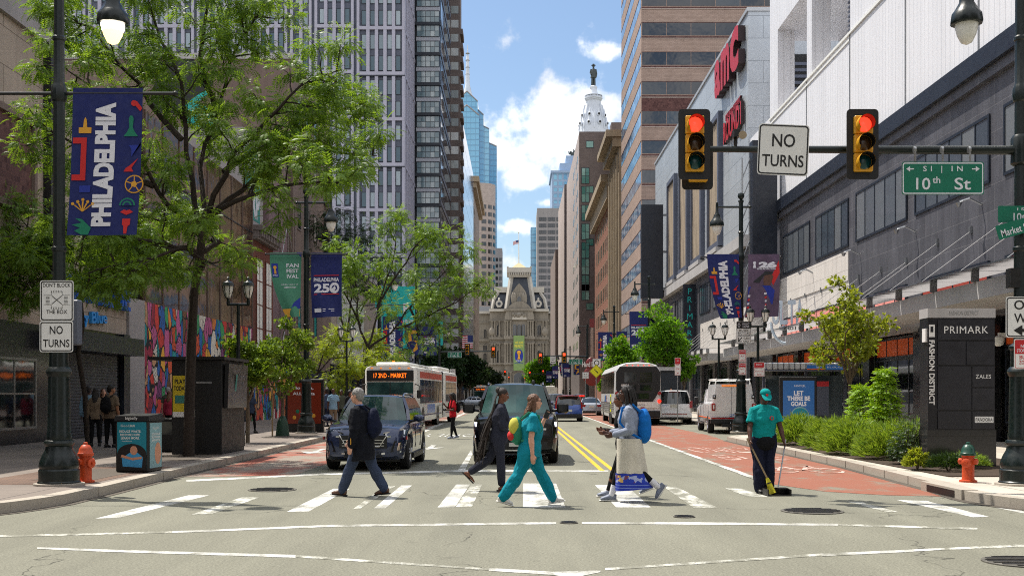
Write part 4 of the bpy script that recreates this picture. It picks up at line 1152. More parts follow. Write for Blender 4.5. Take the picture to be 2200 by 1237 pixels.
m=MB(t);m.tube([(0,0,0),(0,0,hz(95)-hz(303))],[.28,.12],'white_paint',8);m.ball((0,0,hz(95)-hz(303)),.25,'copper_gold',8,6);m.build('pole')
mat('flag_red',S(178,40,52),.8);mat('flag_blue',S(44,54,110),.8);mat('flag_white',S(220,218,220),.8)
def us_flag(name,label,o,ux,w,h,sag,group=None):
 t=thing(name,label,'flag',o);m=MB(t);n=8;ux=Vector(ux)
 pt=lambda i,j:ux*(w*i/n)+Vector((0,.12*w*math.sin(i*1.1),-h*j/13-sag*(i/n)**1.3))
 for j in range(13):
  for i in range(n):
   blue=i<3.2 and j<7
   m.quad(pt(i,j),pt(i+1,j),pt(i+1,j+1),pt(i,j+1),'flag_blue' if blue else('flag_red' if j%2==0 else 'flag_white'),True)
 m.build('cloth');return t
us_flag('flag','american flag at half mast above city hall',(hx(478),492.8,hz(145)),(-1,0,0),2.4*1.0,1.5,.7)
t=thing('facade_banner','tall green banner hung over the city hall entrance','banner',(hx(479),478.2,hz(1038)))
m=MB(t);w_=(hx(515)-hx(443))/2;h_=hz(807)-hz(1038)
m.box(-w_,w_,0,.1,0,h_,'banner_olive')
m.text('WE ARE',(0,0,h_*.80),(1,0,0),(0,0,1),w_*1.6,h_*.07,'banner_lime',.02,.04);m.text('READY',(0,0,h_*.70),(1,0,0),(0,0,1),w_*1.6,h_*.08,'banner_lime',.02,.05)
m.prism([(w_*.8*math.cos(R(a))*(1 if abs(math.cos(R(a)))<.8 else .95),h_*.42+h_*.19*math.sin(R(a)))for a in range(0,360,20)],(0,0,0),(1,0,0),(0,0,1),(0,-1,0),.03,'banner_blue')
m.lathe([(.3,h_*.32),(.7,h_*.33),(.35,h_*.38),(.5,h_*.46),(.95,h_*.52),(.5,h_*.57)],'banner_gold',(0,-.05,0),8)
m.text('FIFA',(0,0,h_*.28),(1,0,0),(0,0,1),w_*.9,h_*.035,'banner_white',.05,.02);m.text('PHILADELPHIA',(0,0,h_*.21),(1,0,0),(0,0,1),w_*1.6,h_*.03,'banner_blue',.02,.02)
m.build('cloth')
# ---- clock tower top with the statue
TD=575;tx=X(1275,TD);tk=TD/2450
ty=lambda y:EYE+(CY-y)*tk
b=building('hall_tower','pale domed tower of city hall carrying a bronze statue','tower',tx,TD)
m=MB(b,True);m.lathe([(9,0),(9,ty(330)),(7.6,ty(326)),(7.3,ty(281)),(6.4,ty(262)),(5.2,ty(243)),(4.1,ty(226)),(3.7,ty(218)),(4.3,ty(216)),(4.3,ty(208))],'tower_white',(tx,TD,0),8,cap=True);m.build('dome')
m=MB(b,True);m.lathe([(4.2,ty(214)),(4.6,ty(213)),(4.6,ty(211)),(4.2,ty(211))],'tower_white',(tx,TD,0),16);m.lathe([(4.5,ty(207)),(4.5,ty(206))],'tower_white',(tx,TD,0),16)
for i in range(16):a=2*math.pi*i/16;m.tube([(tx+4.4*math.cos(a),TD+4.4*math.sin(a),ty(211)),(tx+4.4*math.cos(a),TD+4.4*math.sin(a),ty(206))],.12,'tower_white',4)
m.build('balcony')
m=MB(b,True);m.lathe([(2.7,ty(211)),(2.1,ty(200)),(1.6,ty(192)),(1.9,ty(190)),(1.9,ty(187)),(1.3,ty(185))],'tower_white',(tx,TD,0),10);m.build('lantern')
for i in range(8):
 a=R(45*i+22.5)
 m=MB(b,True)
 for r_,y in((6.9,268),(5.7,250)):
  c=Vector((tx+r_*math.cos(a),TD+r_*math.sin(a),ty(y)));m.ball(c,(.9,.9,1.3),'tower_white',8,6);m.lathe([(.7,.6),(.4,1.6),(.12,3.0)],'tower_white',c,6)
  m.ball(c+Vector((math.cos(a),math.sin(a),-.1))*.45,(.65,.65,.75),'black_ink',8,6)
 m.build('dormer')
for i in range(8):
 a=R(45*i);m=MB(b,True);m.tube([(tx+7.4*math.cos(a),TD+7.4*math.sin(a),ty(281)),(tx+6.5*math.cos(a),TD+6.5*math.sin(a),ty(262)),(tx+4.3*math.cos(a),TD+4.3*math.sin(a),ty(226))],.35,'tower_white',5);m.build('rib')
t=thing('tower_statue','dark bronze statue of a man in wide hat atop the tower','statue',(tx,TD,ty(185)))
m=MB(t);h_=ty(138)-ty(185)
m.tube([(-.6,0,0),(-.6,0,h_*.28),(-.3,0,h_*.5)],[.65,.55,.6],'bronze',8);m.tube([(.5,.1,0),(.5,0,h_*.28),(.3,0,h_*.5)],[.65,.55,.6],'bronze',8)
m.tube([(0,0,h_*.36),(0,0,h_*.5),(0,0,h_*.68),(0,0,h_*.8)],[(1.55,1.1),(1.25,.95),(1.35,.9),(.5,.5)],'bronze',10)
m.ball((0,-.1,h_*.88),(.6,.65,.8),'bronze',10,8);m.lathe([(1.15,h_*.93),(1.15,h_*.945),(.55,h_*.95),(.5,h_)],'bronze',seg=12)
m.tube([(-1.2,0,h_*.76),(-1.6,0,h_*.6),(-1.2,-.7,h_*.5)],.35,'bronze',8);m.tube([(1.2,0,h_*.76),(1.6,0,h_*.55),(1.3,-.3,h_*.4)],.35,'bronze',8);m.build('figure')
for px0,px1,y0,y1,D,tx_ in((820,891,615,702,108,'HERE'),(1,0,0,0,0,'')):
 if px1<px0:continue
 t=thing('corner_billboard','turquoise billboard above the far left corner of the street','billboard',(X(855,D),D,0))
 m=MB(t,True);m.box(X(px0,D),X(px1,D),D,D+.5,Z(y1+46,D),Z(y0,D),'teal_board');m.box(X(px0,D)-.6,X(px0,D)+.8,D-.1,D-.004,Z(660,D),Z(640,D),'teal_board')
 m.text('P',(X(873,D),D,Z(662,D)),(1,0,0),(0,0,1),None,.9,'banner_white',.01,.03);m.text('HERE',(X(877,D),D,Z(690,D)),(1,0,0),(0,0,1),1.0,.35,'banner_white',.01,.0);m.build('board')
 m=MB(t,True);m.box(X(830,D),X(880,D),D+.5,D+.9,0,Z(y1,D),'charcoal');m.build('support')
for px,D,y0,y1,lab in((871,118,768,716,'turquoise hanging blade sign over the pavement by the articulated bus'),(946,150,800,690,'thin turquoise vertical sign beside the far lamp posts')):
 t=thing('blade_sign',lab,'sign',(X(px,D),D,0));m=MB(t,True);m.box(X(px,D)-.35,X(px,D)+.35,D,D+.2,Z(y0,D),Z(y1,D),'teal_board');m.build('board');m=MB(t,True);m.box(-15.4,X(px,D),D+.05,D+.15,Z(y1+8,D),Z(y1+6,D),'black_metal');m.build('bracket')
 # ---- near-side blocks behind the viewpoint, unseen, added to darken ambient light and reflections
for x0,x1,y0,y1,h,mt,lab in((-60,-16,-70,-8,34,'brown_brick','brown brick block on the shaded corner behind the viewpoint'),(16,60,-70,-6,30,'grey_stone','grey stone block on the sunny corner behind the viewpoint'),(-60,-16,-160,-74,44,'stucco_brown','tall brown block further behind on the shaded side'),(16,60,-160,-74,40,'beige_stone','beige block further behind on the sunny side')):
 b=building('corner_block',lab,'building',(x0+x1)/2,(y0+y1)/2)
 m=MB(b,True);m.box(x0,x1,y0,y1,0,h,mt);m.build('wall')
 wins(b,Fr((0,y1,0),(1,0,0),(0,1,0)),[(x0+2+4.4*i,5+4*j)for j in range(6)for i in range(9)],2.4,2.4,'office_glass','black_frame',.1,.03)
 xf=x1 if x0<0 else x0
 wins(b,FL(xf)if x0<0 else FN(xf),[(y0+3+5*i,5+4*j)for j in range(6)for i in range(11)],2.6,2.4,'office_glass','black_frame',.1,.03)
 # -- street furniture
def lamp_head(parent,x,z,lit=False):
 h=link('lamp_head',None,parent,(x,0,z));h.empty_display_size=.1
 m=MB();m.lathe([(.05,.32),(.06,.12),(.09,.02),(.13,0),(.13,-.06),(.21,-.2),(.27,-.28),(.29,-.42),(.275,-.45),(.2,-.45)],'iron_green',seg=10)
 me=m.mesh('lamp_hood');link('lamp_hood',me,h)
 m=MB();m.lathe([(.205,-.44),(.2,-.5),(.165,-.65),(.10,-.78),(.02,-.82)],'lamp_lit' if lit else 'lamp_lens',seg=14)
 if lit:m.lathe([(.207,-.445),(.2055,-.5),(.19,-.57)],'lamp_hot',seg=14,cap=False)
 link('lens',m.mesh('lens'),h)
 return h
def pole_parts(t,H=9.35):
 m=MB(t)
 m.lathe([(.37,0),(.37,.06),(.352,.08),(.352,.27),(.33,.30),(.345,.33),(.345,.37),(.33,.44),(.29,.54),(.24,.63),(.225,.70),(.25,.72),(.265,.76),(.25,.80),(.21,.82),(.215,.9),(.20,.96),(.185,1.95),(.21,1.99),(.225,2.04),(.21,2.09),(.17,2.13),(.165,2.42),(.195,2.46),(.195,2.5),(.12,2.56)],'iron_green',seg=18);m.lathe([(.44,-.02),(.44,.035),(.37,.04)],'concrete',seg=20);m.build('base',sharp=30)
 m=MB(t);m.lathe([(.115,2.5),(.11,4.2),(.13,4.22),(.13,4.28),(.107,4.3),(.10,6.9),(.125,6.93),(.14,7.0),(.14,7.12),(.115,7.2),(.095,7.25),(.093,8.0),(.115,8.02),(.115,8.07),(.09,8.1),(.085,H-.1),(.11,H-.08),(.11,H)],'iron_green',seg=12);m.build('pole',sharp=25)
 m=MB(t);m.lathe([(.03,H),(.06,H+.04),(.12,H+.1),(.14,H+.18),(.11,H+.27),(.02,H+.31)],'iron_green',seg=10);m.build('finial')
def lamp_arm(t,side,lit,z=9.08):
 m=MB(t);m.tube([(-.35*side,0,z),(1.0*side,0,z)],[.045,.045],'iron_green',8);m.ball((-.37*side,0,z),.065,'iron_green',8,6)
 m.ball((.97*side,0,z+.16),.05,'iron_green',8,6);m.tube([(.97*side,0,z+.12),(.97*side,0,z-.1)],.05,'iron_green',8);m.build('arm')
 lamp_head(t,.97*side,z-.32,lit)
def banner_arm(t,z=7.06,l=1.55):
 m=MB(t);m.tube([(-l,0,z),(l,0,z)],.03,'black_metal',8);m.ball((-l,0,z),.045,'black_metal',8,6);m.ball((l,0,z),.045,'black_metal',8,6);m.build('banner_arm')
def street_lamp(D,x,side,label,lit=False,arm=True,group='pendant street lamps along the kerbs'):
 t=thing('street_lamp',label,'street lamp',(x,D,.15),0,group)
 pole_parts(t);lamp_arm(t,side,lit);banner_arm(t,l=2.1 if D<22 else 1.6)
 return t
SLX,SRX=-8.4,9.15
near_l=street_lamp(19.15,X(127,19.15),1,'dark green street lamp with lit bulb beside the orange hydrant and trash compactor',True)
near_l.scale=(.93,)*3
proto=street_lamp(45,SLX+.1,1,'dark green street lamp holding green festival and navy anniversary banners')
for D,x,lab in((70.5,-8.5,'street lamp behind the honey locust trees with a vertical navy banner'),(98,-8.5,'street lamp with gold and navy banners above the articulated bus'),(190,-8.4,'far street lamp past eleventh street, first on the shaded side'),(218,-8.4,'far street lamp past eleventh street, second on the shaded side'),(250,-8.4,'distant street lamp on shaded side two crossings away')):
 dup(proto,(x,D,.15),0,lab)
dup(proto,(SRX-.1,46,.15),R(180),'dark green street lamp carrying the right lane sign and player banner')
for D,x,lab in((78,9.05,'street lamp behind bright green tree with anniversary banner'),(104,8.9,'street lamp beside the guitar shaped sign with vertical navy banner'),(190,8.9,'far street lamp past eleventh street, first on the sunlit side'),(218,8.9,'far street lamp past eleventh street, second on the sunlit side'),(250,8.9,'distant street lamp on sunlit side two crossings away')):
 dup(proto,(x,D,.15),R(180),lab)
sp=thing('signal_pole','dark green lamp pole with long signal arm beside the hydrant','signal pole',(X(2192,19.15),19.15,.15));sp.scale=(.93,)*3
pole_parts(sp);lamp_arm(sp,-1,False)
m=MB(sp);za=(Z(323,19.15)-.15)/.93;xe=(X(1488,19.15)-X(2192,19.15))/.93
m.tube([(0,0,za),(xe,0,za+.02)],[.085,.055],'iron_green',10);m.lathe([(.12,za-.28),(.17,za-.24),(.16,za),(.17,za+.2),(.13,za+.27)],'iron_green',seg=12);m.build('signal_arm')
m=MB(sp);m.box(-.22,-.05,-.12,.1,1.15+2.4,1.5+2.4,'black_metal');m.build('control_box')
def signal_head(label,c,scale=1.0,lit='lens_red',plate=True,rz=0,group=None,back=False):
 t=thing('traffic_light',label,'traffic light',c,rz,group);s=scale*(.91 if c[1]<20 else 1)
 m=MB(t)
 for i in range(3):m.box(-.17*s,.17*s,-.12*s,.12*s,(-.51+i*.34)*s+.004,(-.17+i*.34)*s-.004,'signal_yellow',.015)
 m.build('housing')
 if plate:
  m=MB(t);pts=[]
  for cx_,cz_,a0 in((.22,.57,0),(-.22,.57,90),(-.22,-.57,180),(.22,-.57,270)):
   pts+=[(s*(cx_+.07*math.cos(R(a0+a))),s*(cz_+.07*math.sin(R(a0+a))))for a in(0,30,60,90)]
  m.prism(pts,(0,-.02*s,0),(1,0,0),(0,0,1),(0,-1,0),.02*s,'signal_black');m.build('backplate')
 for i,(mm,nm)in enumerate((('lens_green','lens'),('lens_amber','lens'),(lit,'lens'))):
  z=(-.34+.34*i)*s
  m=MB(t);m.lathe([(.135*s,-.125*s),(.11*s,-.15*s),(.02*s,-.165*s)],mm,(0,0,z),16,'y');m.build(nm)
  m=MB(t);n=14;rings=[]
  for y in(-.12,-.33):
   rings.append([Vector((.15*s*math.cos(R(a)),y*s,z+.15*s*math.sin(R(a))))for a in[(-35 if y<-.2 else-60)+(250 if y<-.2 else 300)*q/n for q in range(n+1)]])
  m.loft(rings,'signal_yellow',True,False,False);cz=V((0,0,z));m.loft([[V((p.x*.95,p.y-.001,(p.z-z)*.95+z))for p in r_]for r_ in rings],'signal_black',True,False,False);m.build('visor')
 return t
zc=Z(311,18.95)
signal_head('red traffic light at the free end of the signal arm',(X(1491,18.95),18.95,zc))
signal_head('red traffic light between the no turns sign and 10th street sign',(X(1852,18.95),18.95,zc))
signal_head('traffic light turned away behind the red one at the arm end',(X(1501,19.35),19.45,Z(331,19.35)),rz=R(180),lit='lens_amber')
t=thing('traffic_camera','small round traffic camera on the signal arm','camera',(X(1580,19.15),19.15,Z(323,19.15)))
m=MB(t);m.tube([(0,0,.03),(0,0,.22)],.03,'black_metal',6);m.box(-.05,.05,-.16,.05,.2,.32,'black_metal');m.build('body');m=MB(t);m.lathe([(.07,0),(.07,.01)],'beige_stone',(.09,-.17,.22),12,'y');m.build('sensor')
# ---- flat signs
def rrect(w,h,r,n=4):
 pts=[]
 for cx_,cz_,a0 in((w/2-r,h/2-r,0),(-w/2+r,h/2-r,90),(-w/2+r,-h/2+r,180),(w/2-r,-h/2+r,270)):
  pts+=[(cx_+r*math.cos(R(a0+90*i/n)),cz_+r*math.sin(R(a0+90*i/n)))for i in range(n+1)]
 return pts
def sign(name,label,c,w,h,face='white_sign',border='black_ink',lines=(),rot=0,rz=0,draw=None,group=None,bw=.02,cat='sign'):
 """lines: (text, x, z, width, height, material)"""
 t=thing(name,label,cat,c,rz,group)
 if c[1]<20:t.scale=(.91,)*3
 co,si=math.cos(R(rot)),math.sin(R(rot));ux,uz=Vector((co,0,si)),Vector((-si,0,co))
 m=MB(t);r=min(w,h)*.07
 m.prism(rrect(w,h,r),(0,.012,0),ux,uz,(0,-1,0),.012,face,'galv');m.build('panel')
 m=MB(t)
 if border:
  o=rrect(w-.03,h-.03,r);i_=rrect(w-.03-2*bw,h-.03-2*bw,r*.7);k=len(o)
  P=lambda q:ux*q[0]+uz*q[1]+Vector((0,-.002,0))
  m.add([P(q)for q in o]+[P(q)for q in i_],[(j,(j+1)%k,k+(j+1)%k,k+j)for j in range(k)],border)
 for(s_,x,z,tw,th,mm)in lines:m.text(s_,ux*x+uz*z,ux,uz,tw,th,mm,.003,.012)
 if draw:draw(m,ux,uz)
 m.build('lettering')
 return t
def bar(m,ux,uz,a,b,w,mm,d=.003):
 a,b=Vector(a),Vector(b);n=(b-a).normalized()*w/2;n=Vector((-n.y,n.x))
 m.add([ux*q[0]+uz*q[1]+Vector((0,-d,0))for q in(a+n,a-n,b-n,b+n)],[(3,2,1,0)],mm)
def box_sym(m,ux,uz):
 for a,b in(((-.09,-.06),(.09,.09)),((-.09,.09),(.09,-.06))):bar(m,ux,uz,a,b,.012,'black_ink')
 for s_ in(-1,1):
  bar(m,ux,uz,(s_*.1,.17),(s_*.1,.1),.006,'black_ink');bar(m,ux,uz,(s_*.1,-.07),(s_*.1,-.14),.006,'black_ink')
  bar(m,ux,uz,(s_*.1,.1),(s_*.24,.1),.006,'black_ink');bar(m,ux,uz,(s_*.1,-.07),(s_*.24,-.07),.006,'black_ink')
  for i in range(6):bar(m,ux,uz,(s_*.13+0,-.05+i*.025),(s_*.2,-.05+i*.025),.008,'black_ink')
  for i in range(7):bar(m,ux,uz,(-.09+i*.03,s_*.13+.015),(-.09+i*.03,s_*.17+.015),.008,'black_ink')
Ds=18.85
sign('traffic_sign','white sign reading dont block the box on the left lamp post',(X(122,Ds),Ds,Z(646,Ds)),.61,.74,lines=(("DON'T BLOCK",0,.285,.5,.075,'black_ink'),('THE BOX',0,-.2,.38,.07,'black_ink')),draw=box_sym)
sign('traffic_sign','white no turns sign beneath the block the box sign',(X(121,Ds),Ds,Z(723,Ds)),.61,.56,lines=(('NO',0,.12,.24,.15,'black_ink'),('TURNS',0,-.12,.48,.14,'black_ink')))
t=thing('signal_box','grey signal box on the back of the left lamp post','box',(X(164,19.3),19.3,Z(690,19.3)));m=MB(t);m.box(-.07,.07,-.1,.1,-.4,.36,'charcoal',.02);m.build('case');m=MB(t);m.box(-.1,-.07,-.05,.05,-.2,.2,'charcoal');m.build('bracket')
sign('traffic_sign','large tilted white no turns sign on the signal arm',(X(1683,18.95),18.955,Z(322,18.95)),.93,.93,rot=-2.5,lines=(('NO',0,.17,.42,.24,'black_ink'),('TURNS',0,-.2,.76,.22,'black_ink')),bw=.025)
def st_draw(m,ux,uz):
 for s_ in(-1,1):
  x=s_*.6;bar(m,ux,uz,(x-s_*.07,.17),(x+s_*.02,.17),.022,'banner_white')
  m.add([ux*(x+s_*q[0])+uz*(.17+q[1])+Vector((0,-.0035,0))for q in((0,.05),(.07,0),(0,-.05))],[(0,1,2)],'banner_white')
 for x in(-.5,0,.5):
  m.tube([ux*x+uz*.31+Vector((0,.01,0)),ux*x+uz*.5+Vector((0,.01,0))],.02,'galv',6);m.lathe([(.06,-.02),(.06,.02)],'galv',ux*x+uz*.53+Vector((0,.05,0)),10,'x')
sign('street_sign','large green 10th street sign hanging from the signal arm',(X(2026,18.95),18.955,Z(383,18.95)),1.5,.60,'green_sign','banner_white',(('S 1   |   1 N',0,.16,.72,.13,'banner_white'),('10',-.36,-.1,.26,.22,'banner_white'),('th',-.12,-.03,.14,.12,'banner_white'),('St',.36,-.1,.3,.22,'banner_white')),draw=st_draw,bw=.02)
sign('street_sign','green 10th street blade sign on the signal pole',(X(2195,18.85),18.85,Z(460,18.85)),.86,.30,'green_sign',None,(('10th St',.1,-.05,.5,.14,'banner_white'),('1 S',-.02,.09,.12,.05,'banner_white')))
sign('street_sign','green market street blade sign, tilted, below the 10th street blade',(X(2180,18.75),18.75,Z(490,18.75)),.66,.26,'green_sign',None,(('Market St',.0,-.03,.52,.13,'banner_white'),),rot=16)
def ow(m,ux,uz):
 bar(m,ux,uz,(-.1,-.24),(.25,-.24),.06,'black_ink');m.add([ux*q[0]+uz*(q[1]-.24)+Vector((0,-.0035,0))for q in((-.24,0),(-.08,-.1),(-.08,.1))],[(0,1,2)],'black_ink')
sign('traffic_sign','white one way sign cut off at the picture edge on the signal pole',(X(2206,18.75),18.75,Z(681,18.75)),.76,.74,lines=(('ONE',.02,.22,.5,.17,'black_ink'),('WAY',.02,-.02,.5,.17,'black_ink')),draw=ow)
def red_top(w,h,f=.38):
 def dr(m,ux,uz):m.add([ux*q[0]+uz*q[1]+Vector((0,-.0015,0))for q in((-w/2+.02,h/2-.02),(-w/2+.02,h/2-h*f),(w/2-.02,h/2-h*f),(w/2-.02,h/2-.02))],[(0,1,2,3)],'red_ink')
 return dr
sign('parking_sign','red and white no stopping bus zone sign on the signal pole',(X(2200,18.75),18.75,Z(760,18.75)),.36,.54,border='red_ink',lines=(('NO',0,.14,.12,.06,'banner_white'),('STOPPING',0,.06,.26,.06,'banner_white'),('BUS',0,-.06,.16,.07,'red_ink'),('ZONE',0,-.15,.18,.07,'red_ink')),draw=red_top(.36,.54,.5),bw=.01)
Dq=45.8
def diamond(m,ux,uz):
 m.add([ux*q[0]+uz*q[1]+Vector((0,-.0015,0))for q in((-.28,.42),(-.28,.16),(.28,.16),(.28,.42))],[(0,1,2,3)],'black_ink')
 for a,b in(((-.24,.29),(-.19,.38)),((-.19,.38),(-.14,.29)),((-.14,.29),(-.19,.2)),((-.19,.2),(-.24,.29))):bar(m,ux,uz,a,b,.015,'banner_white',.004)
 bar(m,ux,uz,(-.08,-.2),(-.2,-.34),.035,'black_ink');bar(m,ux,uz,(-.22,-.2),(-.22,-.36),.03,'black_ink',.004);bar(m,ux,uz,(-.22,-.36),(-.08,-.36),.03,'black_ink',.0045)
sign('traffic_sign','white right lane buses and bicycles sign on the lamp post',(X(1598,Dq),Dq,Z(714,Dq)),.6,.9,lines=(('RIGHT',.09,.34,.28,.08,'banner_white'),('LANE',.09,.24,.26,.08,'banner_white'),('BUSES',0,.09,.36,.08,'black_ink'),('BICYCLES',0,-.02,.46,.08,'black_ink'),('AND RIGHT',0,-.13,.5,.08,'black_ink'),('TURN',.1,-.24,.24,.08,'black_ink'),('ONLY',.1,-.35,.24,.08,'black_ink')),draw=diamond,bw=.012)
def park(label,px,py,D,w,h,words,group=None):
 n=len(words);ls=[(q,0,h*.33-i*h*.7/max(n-1,1),min(w*.8,len(q)*w*.14),h*.1,'banner_white' if i==0 else 'red_ink')for i,q in enumerate(words)]
 return sign('parking_sign',label,(X(px,D),D,Z(py,D)),w,h,border='red_ink',lines=ls,draw=red_top(w,h,.36),bw=.012,group=group)
park('red and white bus zone sign below the right lane sign',1595,764,Dq,.3,.5,('NO STOPPING','BUS','ZONE'))
park('red and white loading sign, lower of two on that lamp post',1595,792,Dq,.3,.48,('LOADING','ONLY','6PM'))
park('red and white emergency route sign on the twin lantern post',1631,793,44.8,.42,.56,('SNOW','EMERGENCY','ROUTE','TOW'))
t=park('red and white bus sign on thin post beside black advert panel',1456,787,62,.32,.95,('NO','BUS','ZONE','24H'))
m=MB(t);zz=-(Z(787,62)-.15);m.tube([(.0,.06,zz),(0,.06,.5)],.03,'galv',6);m.build('post')
t=sign('warning_sign','yellow diamond pedestrian sign by the coach',(X(1281,84),84,Z(797,84)),.72,.72,'yellow_sign','black_ink',rot=45,lines=(('i',0,0,.08,.4,'black_ink'),))
m=MB(t);m.tube([(0,.06,.15-Z(797,84)),(0,.06,.4)],.035,'galv',6);m.build('post')
def rnd(m,ux,uz):m.lathe([(.2,-.003),(.2,-.006),(.14,-.006),(.14,-.003)],'black_ink',(0,0,.0),14,'y',False)
t=sign('traffic_sign','small white square sign above the yellow diamond',(X(1282,84),84.05,Z(779,84)),.62,.62,draw=rnd)
t=sign('traffic_sign','white sign on short post by eleventh street lamp',(X(1258,96),96,Z(806,96)),.55,.55,lines=(('BUS',0,.1,.3,.12,'black_ink'),('ONLY',0,-.1,.36,.12,'black_ink')))
m=MB(t);m.tube([(0,.06,.15-Z(806,96)),(0,.06,.3)],.03,'galv',6);m.build('post')
t=sign('traffic_sign','white one way sign hanging beside the 11th street signals on the shaded side',(X(973,122),121.5,Z(800,122)),.6,.75,lines=(('ONE',0,.2,.4,.16,'black_ink'),('WAY',0,0,.4,.16,'black_ink')),draw=ow)
def lantern_post(D,x,label,h=4.7):
 t=thing('lantern_post',label,'lantern post',(x,D,.15),0,'twin lantern posts along the pavements')
 m=MB(t);m.lathe([(.2,0),(.2,.3),(.12,.5),(.07,.8),(.05,h-.78)],'iron_green',seg=10);m.build('post')
 m=MB(t);m.tube([(-.34,0,h-.8),(.34,0,h-.8)],.04,'iron_green',8);m.build('arm')
 for s_ in(-1,1):
  o=link('lantern',None,t,(s_*.3,0,h-.8));o.scale=(.76,)*3
  m=MB();m.lathe([(.06,0),(.08,.1),(.05,.2),(.1,.26)],'iron_green',seg=8);m.lathe([(.24,.72),(.2,.85),(.06,.93),(.03,1.0),(.06,1.05),(.01,1.1)],'iron_green',seg=10)
  for k in range(6):a=k*math.pi/3;m.tube([(.1*math.cos(a),.1*math.sin(a),.26),(.2*math.cos(a),.2*math.sin(a),.55),(.23*math.cos(a),.23*math.sin(a),.74)],.012,'iron_green',4)
  link('cage',m.mesh('cage'),o);m=MB();m.lathe([(.09,.25),(.17,.5),(.2,.72)],'lamp_lens',seg=10);link('glass',m.mesh('glass'),o)
 return t
lp=lantern_post(34,-8.3,'twin lantern post behind the main honey locust trunk',5.0)
for D,x,lab in((57,-8.5,'twin lantern post by the yellow green trees'),(90,-8.5,'twin lantern post behind the articulated bus'),(44.9,9.5,'twin lantern post beside the bus shelter'),(55,9.75,'twin lantern post between white suv and utility truck')):
 dup(lp,(x,D,.15),0,lab)
 # ---- 11th and later streets
def far_arm(D,x,xe,label,zr=6.3):
 t=thing('signal_pole',label,'signal pole',(x,D,.0))
 m=MB(t);m.lathe([(.3,0),(.3,.5),(.15,1.0),(.11,9.3)],'iron_green',seg=10);m.build('pole')
 m=MB(t);m.tube([(0,0,zr),(xe-x,0,zr+.1)],[.09,.06],'iron_green',8);m.build('signal_arm')
 m=MB(t);s_=1 if xe>x else-1;m.tube([(-.3*s_,0,9.1),(1.0*s_,0,9.1)],.045,'iron_green',6);m.build('lamp_arm');lamp_head(t,.97*s_,8.8)
 return t
far_arm(122,X(944,122),X(1064,122),'signal pole at 11th street on the shaded side with arm over the lanes',Z(756,122))
far_arm(124,X(1262,124),X(1158,124),'signal pole at 11th street on the sunlit side with arm over the lanes',Z(766,124))
signal_head('red traffic light at 11th street over the black suv roof, shaded side',(X(1060,121.5),121.5,Z(756,121.5)),1.0,'lens_red_far')
signal_head('dark traffic light at 11th street facing the cross street',(X(1004,121.5),121.6,Z(751,121.5)),1.0,'lens_amber')
signal_head('red traffic light at 11th street at the free end of the sunlit arm',(X(1161,123.5),123.5,Z(769,123.5)),1.0,'lens_red_far')
signal_head('red traffic light at 11th street next to the small green street sign',(X(1212,123.5),123.5,Z(768,123.5)),1.0,'lens_red_far')
for px,D,side in((977,121.6,'shaded'),(1237,123.6,'sunlit')):
 sign('street_sign','small green 11th street sign on the signal arm, %s side'%side,(X(px,D),D,Z(762 if px<1000 else 777,D)),1.5,.6,'green_sign','banner_white',(('S 1  1 N',0,.14,.9,.13,'banner_white'),('11th St',0,-.1,1.0,.22,'banner_white')))
sign('traffic_sign','white one way sign between the two sunlit 11th street signals',(X(1188,123.5),123.5,Z(773,123.5)),.62,.8,lines=(('ONE',0,.22,.42,.16,'black_ink'),('WAY',0,.02,.42,.16,'black_ink')),draw=ow)
far_arm(255,-8.0,X(1088,255),'distant signal pole at 12th street on the shaded side');far_arm(255,8.6,X(1128,255),'distant signal pole at 12th street on the sunlit side')
far_arm(385,-8.0,X(1095,385),'very distant signal pole at 13th street on the shaded side');far_arm(385,8.6,X(1125,385),'very distant signal pole at 13th street on the sunlit side')
for px,py,D,lab in((1085,801,254,'distant red light at 12th street above the black suv on the shaded side'),(1138,803,254,'distant red light at 12th street right of the city hall arch'),(1167,800,254,'distant red light at 12th street nearest the small street sign'),(1093,812,384,'tiny far red light at 13th street left of the arch'),(1128,814,384,'tiny far red light at 13th street right of the arch'),(1145,814,384,'tiny far red light at 13th street beside the other')):
 signal_head(lab,(X(px,D),D,Z(py,D)),1.0,'lens_red_far')
 # ---- banners on the lamp posts
class Ban:
 def __init__(s,t,w,h,warp):s.t=t;s.w=w;s.h=h;s.warp=warp;s.m=MB(t);s.k=0
 def P(s,u,v,d):p=s.warp(u/s.w,v/s.h);return Vector((u+p[0],p[1]-d,v-s.h+p[2]))
 def cloth(s,mm,u0=0,v0=0,u1=None,v1=None,d=0.0,n=8):
  u1=u1 or s.w;v1=v1 or s.h;k=16
  g=[[s.P(u0+(u1-u0)*i/n,v0+(v1-v0)*j/k,d)for i in range(n+1)]for j in range(k+1)]
  s.m.loft(g,mm,True,False,False)
 def poly(s,pts,mm,d=.012):s.m.add([s.P(u,v,d)for u,v in pts],[tuple(range(len(pts)))],mm)
 def disc(s,u,v,r,mm,d=.012,n=14,k=1.0):s.poly([(u+r*math.cos(2*math.pi*i/n),v+k*r*math.sin(2*math.pi*i/n))for i in range(n)],mm,d)
 def text(s,txt,u,v,w,h,mm,rot=0,bold=.03,d=.012):
  vs,fs,x0,x1,y0,y1=text_geo(txt,bold)
  kx=w/(x1-x0);ky=(h or kx*(y1-y0))/(y1-y0);o=[]
  for a,b in vs:
   p,q=(a-(x0+x1)/2)*kx,(b-(y0+y1)/2)*ky
   if rot:p,q=-q,p
   o.append(s.P(u+p,v+q,d))
  s.m.add(o,fs,mm)
